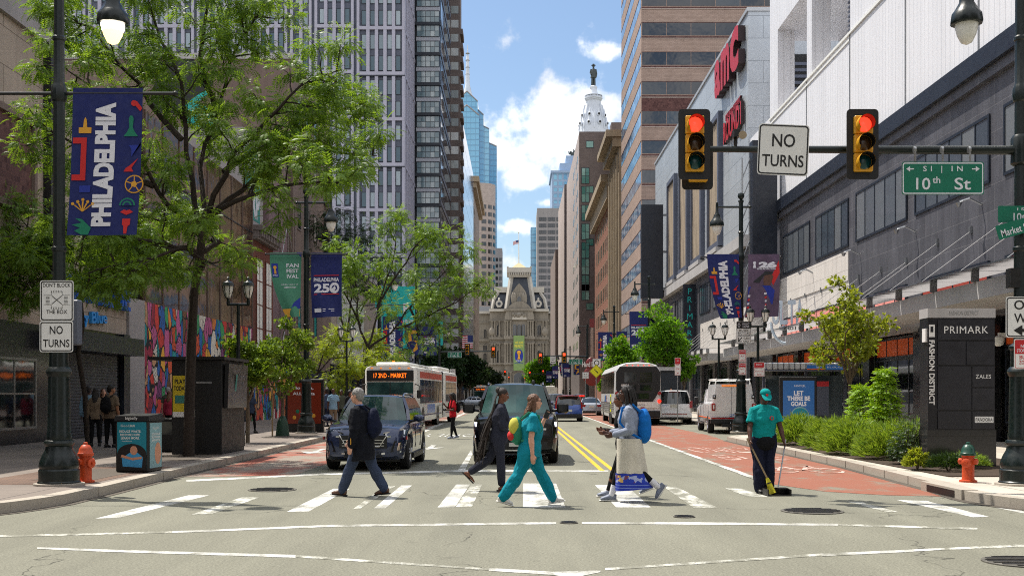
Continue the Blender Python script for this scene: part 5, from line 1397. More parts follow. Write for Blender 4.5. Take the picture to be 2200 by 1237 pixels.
def design_vert(b):
 w,h=b.w,b.h;b.cloth('banner_navy')
 b.text('PHILADELPHIA',w*.48,h*.48,h*.84,w*.29,'banner_white',1,.055)
 b.poly([(w*.1,h*.69),(w*.28,h*.69),(w*.28,h*.73),(w*.22,h*.73),(w*.21,h*.78),(w*.19,h*.80),(w*.17,h*.78),(w*.16,h*.73),(w*.1,h*.73)],'banner_gold')
 for q in((.02,.37,.2,.41),(.02,.62,.2,.66),(.14,.37,.22,.66)):b.poly([(w*q[0],h*q[1]),(w*q[2],h*q[1]),(w*q[2],h*q[3]),(w*q[0],h*q[3])],'banner_red',.013)
 for a in range(-2,3):
  c=(w*.2,h*.16);b.poly([(c[0]-.01,c[1]),(c[0]+.01,c[1]),(c[0]+a*.07+.015,c[1]+.17-abs(a)*.03),(c[0]+a*.07-.015,c[1]+.17-abs(a)*.03)],'banner_gold');b.disc(c[0]+a*.085,c[1]+.2-abs(a)*.035,.03,'banner_gold',.012,5)
 b.poly([(w*.3,0.01),(w*.34,h*.05),(w*.2,h*.11),(w*.1,h*.115),(w*.2,h*.085),(w*.06,h*.07),(w*.18,h*.05),(w*.1,h*.03),(w*.2,.01)],'banner_teal')
 b.poly([(w*.14,h*.29),(w*.3,h*.29),(w*.3,h*.335),(w*.14,h*.335)],'banner_blue')
 b.poly([(w*.74,h*.67),(w*.95,h*.67),(w*.9,h*.70),(w*.87,h*.73),(w*.88,h*.79),(w*.86,h*.81),(w*.83,h*.81),(w*.81,h*.79),(w*.82,h*.73),(w*.79,h*.70)],'banner_teal')
 b.poly([(w*.88,h*.89),(w*.97,h*.84),(w*1.0,h*.86),(w*.92,h*.91)],'banner_red');b.disc(w*.88,h*.895,.05,'banner_red')
 b.poly([(w*.82,h*.61),(w*.99,h*.61),(w*.99,h*.63),(w*.9,h*.56),(w*.86,h*.53),(w*.86,h*.58)],'banner_blue')
 b.poly([(w*.76,h*.43),(w*.9,h*.43),(w*.87,h*.455),(w*.96,h*.52),(w*.84,h*.47),(w*.79,h*.455)],'banner_red')
 b.disc(w*.92,h*.345,.155,'banner_gold',.012,18);b.disc(w*.92,h*.345,.135,'banner_navy',.016,18);b.disc(w*.92,h*.345,.055,'banner_gold',.02,5)
 for i in range(5):
  a=R(90+72*i);c=(w*.92,h*.345);n_=(-math.sin(a)*.008,math.cos(a)*.008)
  b.poly([(c[0]+.05*math.cos(a)+n_[0],c[1]+.05*math.sin(a)+n_[1]),(c[0]+.05*math.cos(a)-n_[0],c[1]+.05*math.sin(a)-n_[1]),(c[0]+.14*math.cos(a)-n_[0],c[1]+.14*math.sin(a)-n_[1]),(c[0]+.14*math.cos(a)+n_[0],c[1]+.14*math.sin(a)+n_[1])],'banner_gold',.018)
 for i,mm in enumerate(('banner_teal','banner_navy','banner_teal','banner_navy')):
  r_=.13-i*.027;b.poly([(w*.84+r_*math.cos(R(a)),h*.2+r_*math.sin(R(a)))for a in range(0,181,15)],mm,.012+.004*i)
 b.poly([(w*.75,h*.155),(w*.8,h*.172),(w*.84,h*.166),(w*.88,h*.172),(w*.93,h*.155),(w*.84,h*.135)],'banner_red')
 b.poly([(w*.82,.02),(w*.86,.02),(w*.87,h*.06),(w*.9,h*.07),(w*.9,h*.11),(w*.79,h*.11),(w*.79,h*.07),(w*.81,h*.06)],'banner_red')
def design_250(b):
 w,h=b.w,b.h;b.cloth('banner_navy')
 for v in(.64,.35):b.poly([(w*.09,h*v),(w*.91,h*v),(w*.91,h*(v+.012)),(w*.09,h*(v+.012))],'banner_red')
 b.text('PHILADELPHIA',w*.5,h*.58,w*.82,h*.062,'banner_white');b.text('25',w*.35,h*.45,w*.5,h*.14,'banner_white',0,.04)
 b.disc(w*.76,h*.45,w*.16,'banner_white',.012,18,1.15);b.disc(w*.76,h*.45,w*.095,'banner_navy',.017,14);b.disc(w*.76,h*.445,w*.05,'banner_white',.022,8)
 b.poly([(w*.1,h*.08),(w*.33,h*.08),(w*.33,h*.14),(w*.1,h*.14)],'banner_white');b.poly([(w*.38,h*.12),(w*.75,h*.12),(w*.75,h*.13),(w*.38,h*.13)],'banner_white');b.poly([(w*.38,h*.09),(w*.75,h*.09),(w*.75,h*.10),(w*.38,h*.10)],'banner_white')
def design_fest(b):
 w,h=b.w,b.h;b.cloth('banner_green')
 b.poly([(w*.04,h*.62),(w*.25,h*.62),(w*.25,h*.83),(w*.04,h*.83)],'banner_blue');b.disc(w*.15,h*.77,.07,'banner_gold',.016);b.poly([(w*.11,h*.67),(w*.19,h*.67),(w*.17,h*.77),(w*.13,h*.77)],'banner_gold',.016);b.text('FIFA',w*.15,h*.645,w*.15,h*.02,'banner_white',0,.03,.018)
 for i,q in enumerate(('FAN','FEST','iVAL')):b.text(q,w*.72,h*(.80-.085*i),w*.4,h*.06,'banner_white',0,.02)
 b.text('JUNE 11-JULY 19',w*.6,h*.5,w*.6,h*.022,'banner_white',0,.02);b.text('LEMON HILL',w*.62,h*.46,w*.45,h*.022,'banner_white',0,.02)
 b.poly([(w,h*.3),(w,h*.12),(w*.55,h*.14),(w*.7,h*.22)],'banner_blue');b.poly([(0,h*.12),(0,0),(w,0),(w,h*.14),(w*.5,h*.13)],'banner_gold')
 b.poly([(w*.85,h),(w,h),(w,h*.93)],'banner_blue')
def design_26(b):
 w,h=b.w,b.h;b.cloth('banner_plum')
 b.text('26',w*.62,h*.83,w*.58,h*.1,'banner_white',0,.07);b.disc(w*.2,h*.86,.06,'banner_white');b.poly([(w*.15,h*.78),(w*.25,h*.78),(w*.22,h*.86),(w*.18,h*.86)],'banner_white',.014);b.text('PHILADELPHIA',w*.58,h*.765,w*.6,h*.025,'banner_white',0,.02)
 b.poly([(w*.5,h*.5),(w*.48,h*.6),(w*.54,h*.69),(w*.72,h*.7),(w*.8,h*.64),(w*.76,h*.57),(w*.7,h*.5)],'skin_dark');b.poly([(w*.15,h*.56),(w*.4,h*.66),(w*.55,h*.73),(w*.78,h*.72),(w*.76,h*.68),(w*.5,h*.66),(w*.35,h*.54)],'black_ink',.016)
 b.poly([(w*.02,h*.2),(w*.02,h*.48),(w*.45,h*.5),(w*.7,h*.5),(w*.85,h*.42),(w*.8,h*.2)],'banner_blue',.010)
 for i in range(6):b.poly([(w*.02,h*(.02+.06*i)),(w*.6,h*(.06+.06*i)),(w*.6,h*(.09+.06*i)),(w*.02,h*(.05+.06*i))],'banner_red' if i%2==0 else 'banner_white',.017)
 b.poly([(w*.7,h*.6),(w*.98,h*.9),(w,h*.7),(w*.8,h*.5)],'banner_red',.008)
def design_gold(b):
 w,h=b.w,b.h;b.cloth('banner_navy')
 for q in(((.2,.85),(.9,.85),(.9,.75),(.45,.72),(.45,.5),(.9,.5),(.9,.42),(.2,.45)),((.15,.38),(.85,.4),(.9,.2),(.6,.12),(.4,.05),(.5,.2),(.7,.3),(.15,.3))):b.poly([(w*a,h*c)for a,c in q],'banner_gold')
 b.poly([(0,0),(w,0),(w,h*.06),(0,h*.12)],'banner_teal')
def ban(px,py,D,w,h,design,label,twist=(0,0,0),ph=0.0):
 amp=.02 if D<20 else .06
 """(px, py): photo position of the upper corner nearest the picture's edge of the cloth"""
 t=thing('street_banner',label,'banner',(X(px,D),D-.02,Z(py,D)),0,'banners on the lamp posts')
 tx_,ty_,k=twist
 def warp(u,v):
  q=1-v;return(tx_*q*q+k*q*q*(1-u),ty_*q+amp*q*math.sin(u*6+v*4+ph)*(.35+q),abs(ty_)*q*.12-amp*.5*q*math.sin(u*2.6+ph))
 b=Ban(t,w,h,warp);design(b);b.m.build('cloth')
 return t
ban(158,190,19.15,1.17,2.48,design_vert,'navy banner with vertical city name and coloured icons, nearest on the lit lamp',(-.08,-.08,.0),.3)
ban(580,543,45.2,1.26,2.6,design_fest,'green festival banner twisted by the wind',(.0,-.4,.72),.6)
ban(669,543,45.2,1.22,2.6,design_250,'navy anniversary banner with red rules beside the green banner',(.02,-.25,.05),2)
ban(1519,546,45.9,1.28,2.6,design_vert,'navy banner with vertical city name on the right lane lamp post',(.1,-.2,.42),1)
ban(1607,546,45.9,1.25,2.6,design_26,'photo banner of a player wrapped in a striped flag',(-.1,-.4,-.1),1.6)
ban(822,680,70.4,1.25,2.6,design_vert,'navy banner with vertical city name behind the locust trees',(.0,-.1,.1),1)
ban(869,700,98,1.25,2.5,design_gold,'navy banner with large gold emblem above the articulated bus',(.0,-.2,.5),.5)
ban(905,701,98,1.25,2.5,design_250,'navy anniversary banner above the articulated bus',(.1,-.2,.1),1)
ban(1352,669,77.9,1.25,2.6,design_250,'navy anniversary banner partly behind the bright green tree',(0,-.1,.05),1)
ban(1285,713,103.9,1.28,2.6,design_vert,'navy banner with vertical city name by the guitar sign',(0,-.1,.0),1)
ban(1324,712,103.9,1.0,2.4,design_gold,'blue and gold banner beside the guitar sign',(0,-.1,.0),1)
ban(997,766,190,1.3,2.6,design_250,'far anniversary banner past 11th street on the shaded side',(0,-.1,0),1)
ban(1013,774,190,1.1,2.3,design_vert,'far vertical name banner past 11th street on the shaded side',(0,-.1,.2),1)
ban(1210,780,190,1.3,2.3,design_250,'far anniversary banner past 11th street on the sunlit side',(0,-.1,0),1)
ban(1201,778,190.3,.9,2.3,design_vert,'far vertical name banner past 11th street on the sunlit side',(0,-.2,.3),1)
ban(1232,778,190.2,1.0,2.1,design_gold,'far blue banner past 11th street on the sunlit side',(0,-.1,0),1)
ban(1020,795,250,1.4,2.4,design_gold,'distant banner two crossings away on the shaded side',(0,-.1,0),1)
ban(1186,786,218,1.2,2.4,design_250,'distant anniversary banner two lamps past 11th street',(0,-.2,.1),1)
ban(1173,797,250,1.3,2.4,design_250,'distant anniversary banner two crossings away on the sunlit side',(0,-.1,0),1)
us_flag('flag','american flag slung below a lamp arm past the articulated bus',(X(1016,150),150,Z(720,150)),(-1,0,.1),1.4,1.7,.2)
# ---- hydrants
def hydrant(c,label,top,rz):
 t=thing('fire_hydrant',label,'fire hydrant',c,rz);t.scale=(.8,)*3
 m=MB(t);m.lathe([(.19,0),(.19,.04),(.14,.05),(.13,.09),(.13,.55),(.15,.57),(.15,.6)],'hydrant_orange',seg=14);m.build('barrel')
 m=MB(t);m.lathe([(.17,.58),(.17,.63),(.15,.65),(.14,.72),(.09,.80),(.05,.82),(.045,.86),(.02,.87)],top,seg=14);m.build('bonnet')
 m=MB(t);m.lathe([(.09,-.12),(.1,-.16),(.1,-.2),(.06,-.22)],'hydrant_orange',(0,0,.42),12,'y');m.lathe([(.04,-.22),(.04,-.26)],'hydrant_orange',(0,0,.42),6,'y');m.build('nozzle')
 for s_ in(-1,1):
  m=MB(t);m.lathe([(.06,s_*.11),(.07,s_*.15),(.07,s_*.19),(.03,s_*.21)],'hydrant_orange',(0,0,.45),10,'x');m.build('nozzle')
hydrant((X(184,19.7),19.7,.15),'orange fire hydrant beside the base of the lit street lamp','hydrant_orange',R(60))
hydrant((X(2080,19.8),19.8,.15),'orange fire hydrant with green bonnet before the directory sign','hydrant_green',R(-35))
# ---- solar litter compactor
t=thing('trash_compactor','black solar trash compactor with turquoise posters by the hydrant','trash bin',(X(292,22.3),22.5,.154),R(-4))
mat('poster_teal',S(16,126,146),.4);mat('poster_pale',S(120,160,168),.3);mat('skin_tan',S(196,140,112),.5);mat('shirt_sky',S(60,150,200),.6)
m=MB(t);m.box(-.33,.33,-.36,.36,0,1.02,'black_metal',.03);m.build('cabinet')
m=MB(t);r0=[V((-.35,-.38,1.0)),V((.35,-.38,1.0)),V((.35,.38,1.0)),V((-.35,.38,1.0))];r1=[V((-.33,-.36,1.1)),V((.33,-.36,1.1)),V((.33,.36,1.14)),V((-.33,.36,1.14))];m.loft([r0,r1],'black_metal',False);m.text('bigbelly',(0,-.385,1.05),(1,0,0),(0,0,1),.24,None,'white_sign',.004);m.build('lid')
m=MB(t);e=-.365
m.box(-.29,.29,e,e+.002,.06,.98,'poster_teal')
for i,q in enumerate(('REDUCE WASTE.','RESTORE HOPE.','LEARN MORE.')):m.text(q,(-.03-.02*i*0,e,.80-.065*i),(1,0,0),(0,0,1),.43-.03*i,.045,'white_sign',.002,.02)
m.text('Good360',(-.08,e,.91),(1,0,0),(0,0,1),.28,.045,'white_sign',.002);m.text('Good360.org',(-.1,e,.61),(1,0,0),(0,0,1),.2,.028,'white_sign',.002)
Fp=Fr((0,e,0),(1,0,0),(0,-1,0))
m.add([Fp.p(a,c,.001)for a,c in[(-.29,.06),(.29,.06),(.29,.36)]+[(.29*math.cos(R(q)),.36+.2*math.sin(R(q)))for q in range(15,180,15)]+[(-.29,.36)]],[tuple(range(15))],'black_ink')
m.add([Fp.p(a,c,.002)for a,c in[(-.18,.12),(.2,.1),(.22,.3),(.1,.4),(-.05,.38),(-.2,.28)]],[tuple(range(6))],'shirt_sky');m.add([Fp.p(.04+.075*math.cos(R(q)),.43+.09*math.sin(R(q)),.003)for q in range(0,360,30)],[tuple(range(12))],'skin_tan');m.add([Fp.p(a,c,.0035)for a,c in[(-.22,.3),(.02,.24),(.2,.27),(.2,.31),(0,.29),(-.2,.35)]],[tuple(range(6))],'skin_tan')
m.build('poster')
m=MB(t);m.box(.331,.335,-.3,.3,.08,.96,'poster_pale')
for i,q in enumerate(('REDUCE WASTE.','RESTORE HOPE.','LEARN MORE.')):m.text(q,(.335,0,.74-.06*i),(0,1,0),(0,0,1),.42,.04,'white_sign',.002,.02)
m.text('Good360',(.335,0,.86),(0,1,0),(0,0,1),.3,.05,'white_sign',.002);m.add([(.337,.1+.16*math.cos(R(q)),.36+.22*math.sin(R(q)))for q in range(0,360,30)],[tuple(range(12))],'skin_tan');m.build('poster')
# ---- newsstand kiosk
t=thing('news_kiosk','closed black news kiosk behind the main tree trunk','kiosk',(-8.25,30.2,.15))
mat('kiosk_black',S(15,15,15),.6,var=.2,vscale=2.5,streak=.2);mat('poster_yellow',S(206,182,30),.45);mat('poster_chrome',S(74,70,70),.22,.3,var=.5,vscale=3)
m=MB(t);m.box(-.52,.75,-1.2,1.2,0,2.4,'kiosk_black',.01);m.box(.752,.758,-1.2,1.2,.95,.97,'black_ink');m.build('cabin')
m=MB(t);m.box(-1.1,.85,-1.3,1.3,2.402,2.48,'kiosk_black');m.build('roof')
m=MB(t);m.box(-.1,.7,-1.206,-1.2,.1,2.2,'kiosk_black');m.box(.1,.5,-1.214,-1.206,1.8,1.85,'galv')
for z in(.5,1.2):m.box(-.05,.0,-1.22,-1.206,z,z+.08,'galv')
m.box(-.05,.07,-1.214,-1.206,.95,1.15,'plate');m.build('door')
m=MB(t);F_=Fr((.93,-1.2,0),(1,0,0),(0,-1,0));m.fbox(F_,-1.42,-1.03,.95,2.0,0,.02,'poster_yellow');m.text('PLAY',(-.30,-1.22,1.85),(1,0,0),(0,0,1),.28,.12,'black_ink',.003,.03);m.text('TODAY',(-.30,-1.22,1.68),(1,0,0),(0,0,1),.33,.12,'black_ink',.003,.03)
m.fbox(F_,-1.36,-1.08,1.3,1.5,.021,.026,'graffiti_teal');m.fbox(F_,-1.42,-1.03,.95,1.08,.021,.026,'white_sign');m.build('poster')
m=MB(t);m.prism([(-1.05,.02),(1.0,.02),(1.0,1.16),(-1.05,1.16)],(.762,0,1.15),(0,1,0),(.03,0,1),(1,0,.03),.1,'poster_chrome','black_metal');m.text('J',(.87,-.35,1.75),(0,1,0),(.1,0,1),.28,.6,'graffiti_teal',.02,.05);m.text('Thomas Jefferson',(.88,.4,2.0),(0,1,0),(.1,0,1),.8,.12,'charcoal',.02);m.text('University',(.87,.3,1.82),(0,1,0),(.1,0,1),.5,.12,'charcoal',.02);m.build('advert_panel')
t=thing('water_bottle_rack','low dark newspaper box beside the kiosk','newspaper box',(X(360,30.5),30.5,.15));t.name='newspaper_box'
m=MB(t);m.box(-.28,.28,-.22,.22,0,.9,'black_metal',.03);m.build('box_body');m=MB(t);m.box(-.22,.22,-.226,-.22,.45,.8,'dark_glass');m.build('door')
# ---- digital advert panels
def ad_panel(label,c,w,h,face,rz=0,draw=None):
 t=thing('advert_panel',label,'advert panel',c,rz)
 m=MB(t);m.box(-w/2,w/2,-.12,.12,0,h,'black_metal',.02);m.build('case')
 m=MB(t);m.box(-w/2+.1,w/2-.1,-.135,-.121,.35,h-.15,face)
 if draw:draw(m)
 m.build('screen');return t
def scr(name,c,estr):return mat(name,c,.2,emit=c,estr=estr)
scr('screen_orange',S(112,42,26),.04);scr('screen_blue',S(40,84,136),.2);scr('screen_dark',S(40,44,50),.05)
def d1(m):
 m.text('No pasa,',(-.05,-.135,1.78),(1,0,0),(0,0,1),.85,.15,'banner_white',.003,.03);m.text('ALL pasta',(-.02,-.135,1.55),(1,0,0),(0,0,1),.9,.15,'banner_white',.003,.03)
 for i in range(7):m.ball((-.4+.13*i,-.13,.6+.35*((i*37%10)/10)),(.09,.012,.09),('banner_gold','banner_teal','banner_red')[i%3],8,6)
 m.ball((.1,-.13,.95),(.18,.012,.28),'shirt_sky',10,8)
ad_panel('orange lit advert panel beside the second street lamp base',(X(655,46.3),46.3,.15),1.55,2.15,'screen_orange',0,d1)
def d2(m):
 m.text('FANDUEL',(.05,-.135,1.85),(1,0,0),(0,0,1),.42,.07,'banner_white',.003)
 for i,(q,w_)in enumerate((('LET',.36),('THERE BE',.86),('GOALS',.58))):m.text(q,(0,-.135,1.58-.2*i),(1,0,0),(0,0,1),w_,.17,'banner_white',.003,.04)
 m.ball((.05,-.133,.72),(.36,.01,.36),'poster_pale',18,10);m.ball((.05,-.14,.76),(.3,.01,.26),'poster_teal',16,10)
ad_panel('blue lit advert panel with white slogan by the bus shelter',(X(1714,43),43,.15),1.38,2.2,'screen_blue',0,d2)
def d3(m):
 m.ball((.05,-.13,1.35),(.22,.01,.32),'banner_white',10,8);m.ball((.05,-.135,1.75),(.08,.01,.16),'skin_tan',8,6);m.ball((.05,-.135,1.95),(.06,.01,.07),'black_ink',8,6)
ad_panel('tall dark advert panel with a dancer behind the white suv',(X(1439,70),70,.15),1.3,3.0,'screen_dark',0,d3)
MB(C0:=thing('panel_header','white header box on top of the dark advert panel','sign box',(X(1439,70),70,3.15))).box(-.68,.68,-.14,.14,0.002,.22,'concrete_trim').build('header')
# ---- directory sign
t=thing('directory_sign','tall black shopping directory sign on granite base by the hydrant','directory sign',(X(2068,23.8),24.1,.15))
mat('sign_dark',S(30,31,38),.35,.3,var=.06,local=True);mat('sign_mid',S(40,41,48),.4,.3,var=.06,local=True)
m=MB(t);m.box(-.72,.72,-.26,.26,0,.78,'black_granite');m.build('plinth')
m=MB(t);m.box(-.70,.70,-.24,.24,.782,3.12,'sign_dark');m.build('body')
m=MB(t);m.box(-.71,.71,-.25,.25,3.122,3.32,'concrete_trim');m.text('FASHION DISTRICT',(.05,-.25,3.22),(1,0,0),(0,0,1),.62,.085,'galv',.003);m.build('header')
for i,(a,c,e,f,tx_)in enumerate(((-.5,.68,2.66,3.08,'PRIMARK'),(-.5,.08,2.14,2.63,''),(.1,.68,2.14,2.63,''),(-.5,.2,1.2,2.11,''),(.22,.68,1.68,2.11,'ZALES'),(.22,.68,1.2,1.65,''),(-.5,.2,.8,1.17,''),(.22,.68,.8,1.17,'PANDORA'))):
 m=MB(t);m.box(a,c,-.262,-.242,e,f,'sign_mid')
 if tx_=='PANDORA':m.box(.27,.66,-.266,-.2625,.93,1.06,'white_sign');m.text(tx_,(.465,-.266,.995),(1,0,0),(0,0,1),.35,.07,'black_ink',.002)
 elif tx_:m.text(tx_,((a+c)/2,-.262,(e+f)/2),(1,0,0),(0,0,1),.92 if tx_=='PRIMARK' else .32,.15 if tx_=='PRIMARK' else .085,'white_sign',.004,0,1.1)
 m.build('name_panel')
m=MB(t);m.box(-.74,-.701,-.2,-.0,2.62,2.9,'white_sign');m.text('FASHION DISTRICT',(-.62,-.24,1.98),(0,0,-1),(1,0,0),1.35,.12,'white_sign',.004,.03);m.box(-.68,-.56,-.246,-.241,2.72,2.98,'white_sign');m.box(-.65,-.59,-.248,-.2465,2.82,2.94,'sign_dark');m.build('side_lettering')
t=thing('security_camera','white dome security camera on the mall wall behind the directory','camera',(X(2145,33),33,Z(725,33)))
m=MB(t);m.lathe([(.05,-.25),(.14,-.2),(.17,-.08),(.17,0),(.05,.05)],'white_sign',seg=12);m.build('dome');m=MB(t);m.box(0,.25,-.05,.05,0,.14,'white_sign');m.box(.25,15.55-X(2145,33),-.03,.03,.05,.1,'white_sign');m.build('bracket')
# ---- bus shelter
t=thing('bus_shelter','grey bus shelter with ribbed roof and blue route board','bus shelter',(X(1740,45),45.5,.15))
glassmat('shelter_glass',S(70,84,92),S(100,112,118),.05,.5,.8,0,False)
m=MB(t);n=16
for i in range(n):m.box(-1.75+i*.22,-1.55+i*.22,-.8,.75,2.52-.0*i,2.78,'aluminium',.03)
m.box(-1.8,1.85,-.75,.7,2.46,2.52,'charcoal');m.build('roof')
m=MB(t);m.box(-.2,1.5,-.86,-.82,2.5,2.68,'screen_blue');m.text('400, 401, 402, 404, 406, 408',(.75,-.86,2.59),(1,0,0),(0,0,1),1.2,.08,'banner_white',.003);m.box(-.2,.5,-.864,-.8605,2.5,2.54,'orange_panel');m.build('route_board')
for x in(-1.6,.1,1.7):
 m=MB(t);m.box(x-.05,x+.05,.5,.6,0,2.46,'charcoal');m.build('post')
m=MB(t);m.box(-1.5,1.6,.62,.65,.2,2.3,'shelter_glass');m.build('back_panel')
m=MB(t);m.box(.2,.8,-.3,-.25,.7,2.0,'charcoal');m.box(.2,.8,-.31,-.301,1.85,2.05,'red_ink');m.build('map_panel')
m=MB(t);m.box(-1.2,0,.2,.5,.45,.5,'galv');m.box(-1.1,-1.05,.25,.45,0,.45,'galv');m.box(-.15,-.1,.25,.45,0,.45,'galv');m.build('bench')
t=thing('canopy_sign','white upright beauty shop letters on a curved bracket over the canopy','sign',(X(1690,53),53,4.75))
mat('sign_pale',S(196,210,222),.35,var=.05,local=True)
m=MB(t);
for i,ch in enumerate('ULTA'):m.text(ch,(-.48+.32*i,-.02-.2*i,.72),(1,-.55,0),(0,0,1),.34,1.1,'sign_pale',.0,.02,thick=.14)
m.text('BEAUTY',(.1,-.35,.0),(1,-.55,0),(0,0,1),1.0,.2,'sign_pale',.0,.01,thick=.1);m.build('lettering')
m=MB(t);m.tube([(.65*math.cos(R(a)),-.3*math.cos(R(a)),.3+1.0*math.sin(R(a)))for a in range(180,300,12)],.07,'sign_pale',8);m.build('bracket')
t=thing('guitar_sign','red guitar shaped sign on the wall beyond the coach','sign',(X(1272,108),108,Z(830,108)))
mat('guitar_red',S(120,36,36),.4)
m=MB(t);m.ball((0,0,1.0),(.85,.18,.95),'guitar_red',14,8);m.ball((0,0,2.1),(.62,.18,.7),'guitar_red',14,8);m.build('body')
m=MB(t);m.box(-.12,.12,-.1,.1,2.7,5.6,'tan_brick');m.box(-.22,.22,-.12,.12,5.6,6.4,'guitar_red');m.build('neck')
m=MB(t);m.text('Hard Rock',(-.1,-.2,2.1),(1,0,0),(0,0,1),1.7,.5,'white_sign',.0,.03);m.build('lettering')
# -- vehicles (local frame: nose towards -y, z up, origin on the road under the middle)
def carpaint(name,c,metal=.35,rough=.28):return mat(name,c,rough,metal,spec=.6,coat=1.0)
carpaint('paint_navy',S(15,36,74),.4);mat('paint_black',S(9,9,11),.2,.0,spec=.35,coat=.35);carpaint('paint_white',S(236,237,239),.0,.35);carpaint('paint_blue',S(16,66,150),.3)
carpaint('paint_silver',S(168,174,184),.6);carpaint('paint_dark',S(34,36,42),.4);carpaint('paint_red',S(150,22,30),.2);carpaint('paint_grey',S(96,100,108),.5)
def lerp(tab,t):
 if t<=tab[0][0]:return tab[0][1]
 for(a,x),(b,y)in zip(tab,tab[1:]):
  if t<=b:return x+(y-x)*(t-a)/(b-a)
 return tab[-1][1]
def wheel(parent,x,y,r,w,out,rimm='rim'):
 o=link('wheel',None,parent,(x,y,r));m=MB()
 m.lathe([(r*.62,-w/2),(r*.9,-w/2),(r,-w*.36),(r,w*.36),(r*.9,w/2),(r*.62,w/2)],'rubber',seg=24,axis='x');link('tyre',m.mesh('tyre'),o)
 m=MB();s=out;m.lathe([(r*.64,s*w*.40),(r*.64,s*w*.5),(r*.60,s*w*.5),(r*.58,s*w*.3)],rimm,seg=20,axis='x',cap=False);m.lathe([(r*.6,s*w*.28),(r*.6,s*w*.29)],'trim_black',seg=20,axis='x')
 for k in range(5):
  a=2*math.pi*k/5+.3
  for q in(-.16,.16):
   c,d_=math.cos(a+q),math.sin(a+q);m.tube([(s*w*.46,c*r*.12,d_*r*.12),(s*w*.48,c*r*.6,d_*r*.6)],[r*.055,r*.07],rimm,5)
 m.lathe([(r*.16,s*w*.3),(r*.16,s*w*.5),(r*.1,s*w*.53)],rimm,seg=10,axis='x');link('rim',m.mesh('rim'),o)
 return o
def car(name,label,cat,loc,rz,L,Wd,H,paint,prof,roof,glassz=None,wb=(.19,.80),wr=.36,sill=.22,plan=None,group=None,rimm='rim',lowtrim=True,roofpaint=None,glass='windshield',detail=True):
 """prof: upper body line [(t, z)]; roof: (t cowl, t roof front, t roof rear, t tail base, inset)"""
 t=thing(name,label,cat,loc,rz,group)
 plan=plan or[(0,.80),(.03,.90),(.10,.97),(.2,1),(.85,1),(.95,.95),(1,.86)]
 y0=-L/2;hw=Wd/2
 ts=sorted(set([0,.008,.02,.04,.07,.1]+[.13+.02*i for i in range(40)]+[.93,.96,.98,.992,1]+[p[0]for p in prof]))
 def low(tt):
  z=lerp([(0,sill+.1),(.03,sill+.02),(.1,sill),(.9,sill+.02),(.97,sill+.06),(1,sill+.14)],tt);y=tt*L
  for wq in wb:
   dy=abs(y-wq*L);ra=wr*1.17
   if dy<ra:z=max(z,wr+math.sqrt(ra*ra-dy*dy)*.98)
  return z
 rings=[]
 for tt in ts:
  w=hw*lerp(plan,tt);zt=lerp(prof,tt);zl=min(low(tt),zt-.06);y=y0+tt*L;h=zt-zl
  half=[(0,zl),(w*.86,zl),(w*.965,zl+min(.03,h*.1)),(w,zl+h*.42),(w*.995,zl+h*.62),(w*.965,zt-min(.09,h*.25)),(w*.90,zt-.018),(w*.6,zt+.012),(0,zt+.02)]
  rings.append([V((x,y,z))for x,z in half]+[V((-x,y,z))for x,z in reversed(half[1:-1])])
 body=MB(t);body.loft(rings,paint)
 cowl,rf,rr,tail,ins=roof;zb=lambda tt:lerp(prof,tt)+.01
 Yc=lambda tt:y0+tt*L
 wB=lambda tt:hw*.90;wR=hw*ins;zr=H
 cols=[]
 nF=4
 P=[]
 for i in range(-nF,nF+1):
  q=i/nF;P.append((V((wB(cowl)*.93*q,Yc(cowl)+.18*q*q,zb(cowl))),V((wR*.9*q,Yc(rf)+.10*q*q,zr-.035*q*q-.01)),'f'))
 side=[cowl+(tail-cowl)*k for k in(.10,.13,.40,.425,.66,.69,.93)]
 def base(tt,s):return V((s*wB(tt),Yc(tt),zb(tt)))
 def top(k,s):return V((s*wR,Yc(rf+(rr-rf)*k),zr-.05))
 kk=(.04,.06,.37,.40,.68,.71,.97)
 right=[(base(a,1),top(k,1),'s')for a,k in zip(side,kk)]
 left=[(base(a,-1),top(k,-1),'s')for a,k in zip(side,kk)][::-1]
 B=[(V((wB(tail)*.93*q,Yc(tail)+.02-.12*q*q,zb(tail))),V((wR*.9*q,Yc(rr)-.08*q*q,zr-.035*q*q-.02)),'b')for q in[-i/nF for i in range(-nF,nF+1)]]
 loop=P+right+B+left;n=len(loop)
 gl={'f':MB(t),'b':MB(t)};sws=[]
 def sw():sws.append(MB(t));return sws[-1]
 idx_r0=len(P);idx_b0=idx_r0+len(right);idx_l0=idx_b0+len(B)
 for i in range(n):
  a,b_=loop[i],loop[(i+1)%n]
  kind=paint
  if i<nF*2:tgt,mm=gl['f'],glass
  elif idx_b0<=i<idx_b0+nF*2:tgt,mm=gl['b'],'car_glass'
  elif idx_r0<=i<idx_b0-1 and(i-idx_r0)in(1,3,5):tgt,mm=sw(),'car_glass'
  elif idx_l0<=i<n-1 and(i-idx_l0)in(0,2,4):tgt,mm=sw(),'car_glass'
  else:tgt,mm=body,(roofpaint or paint)if i in(nF*2,idx_r0)or True else paint
  mid=lambda p,q,f:p.lerp(q,f)+V((p.x,0,0)).normalized()*(.03*math.sin(math.pi*f)if tgt is not gl['f']and tgt is not gl['b']else 0)
  st=[0,.5,1]
  for s0,s1 in zip(st,st[1:]):
   tgt.quad(mid(a[0],a[1],s0),mid(b_[0],b_[1],s0),mid(b_[0],b_[1],s1),mid(a[0],a[1],s1),mm,tgt in(gl['f'],gl['b']))
 cen=V((0,(Yc(rf)+Yc(rr))/2,H+.03))
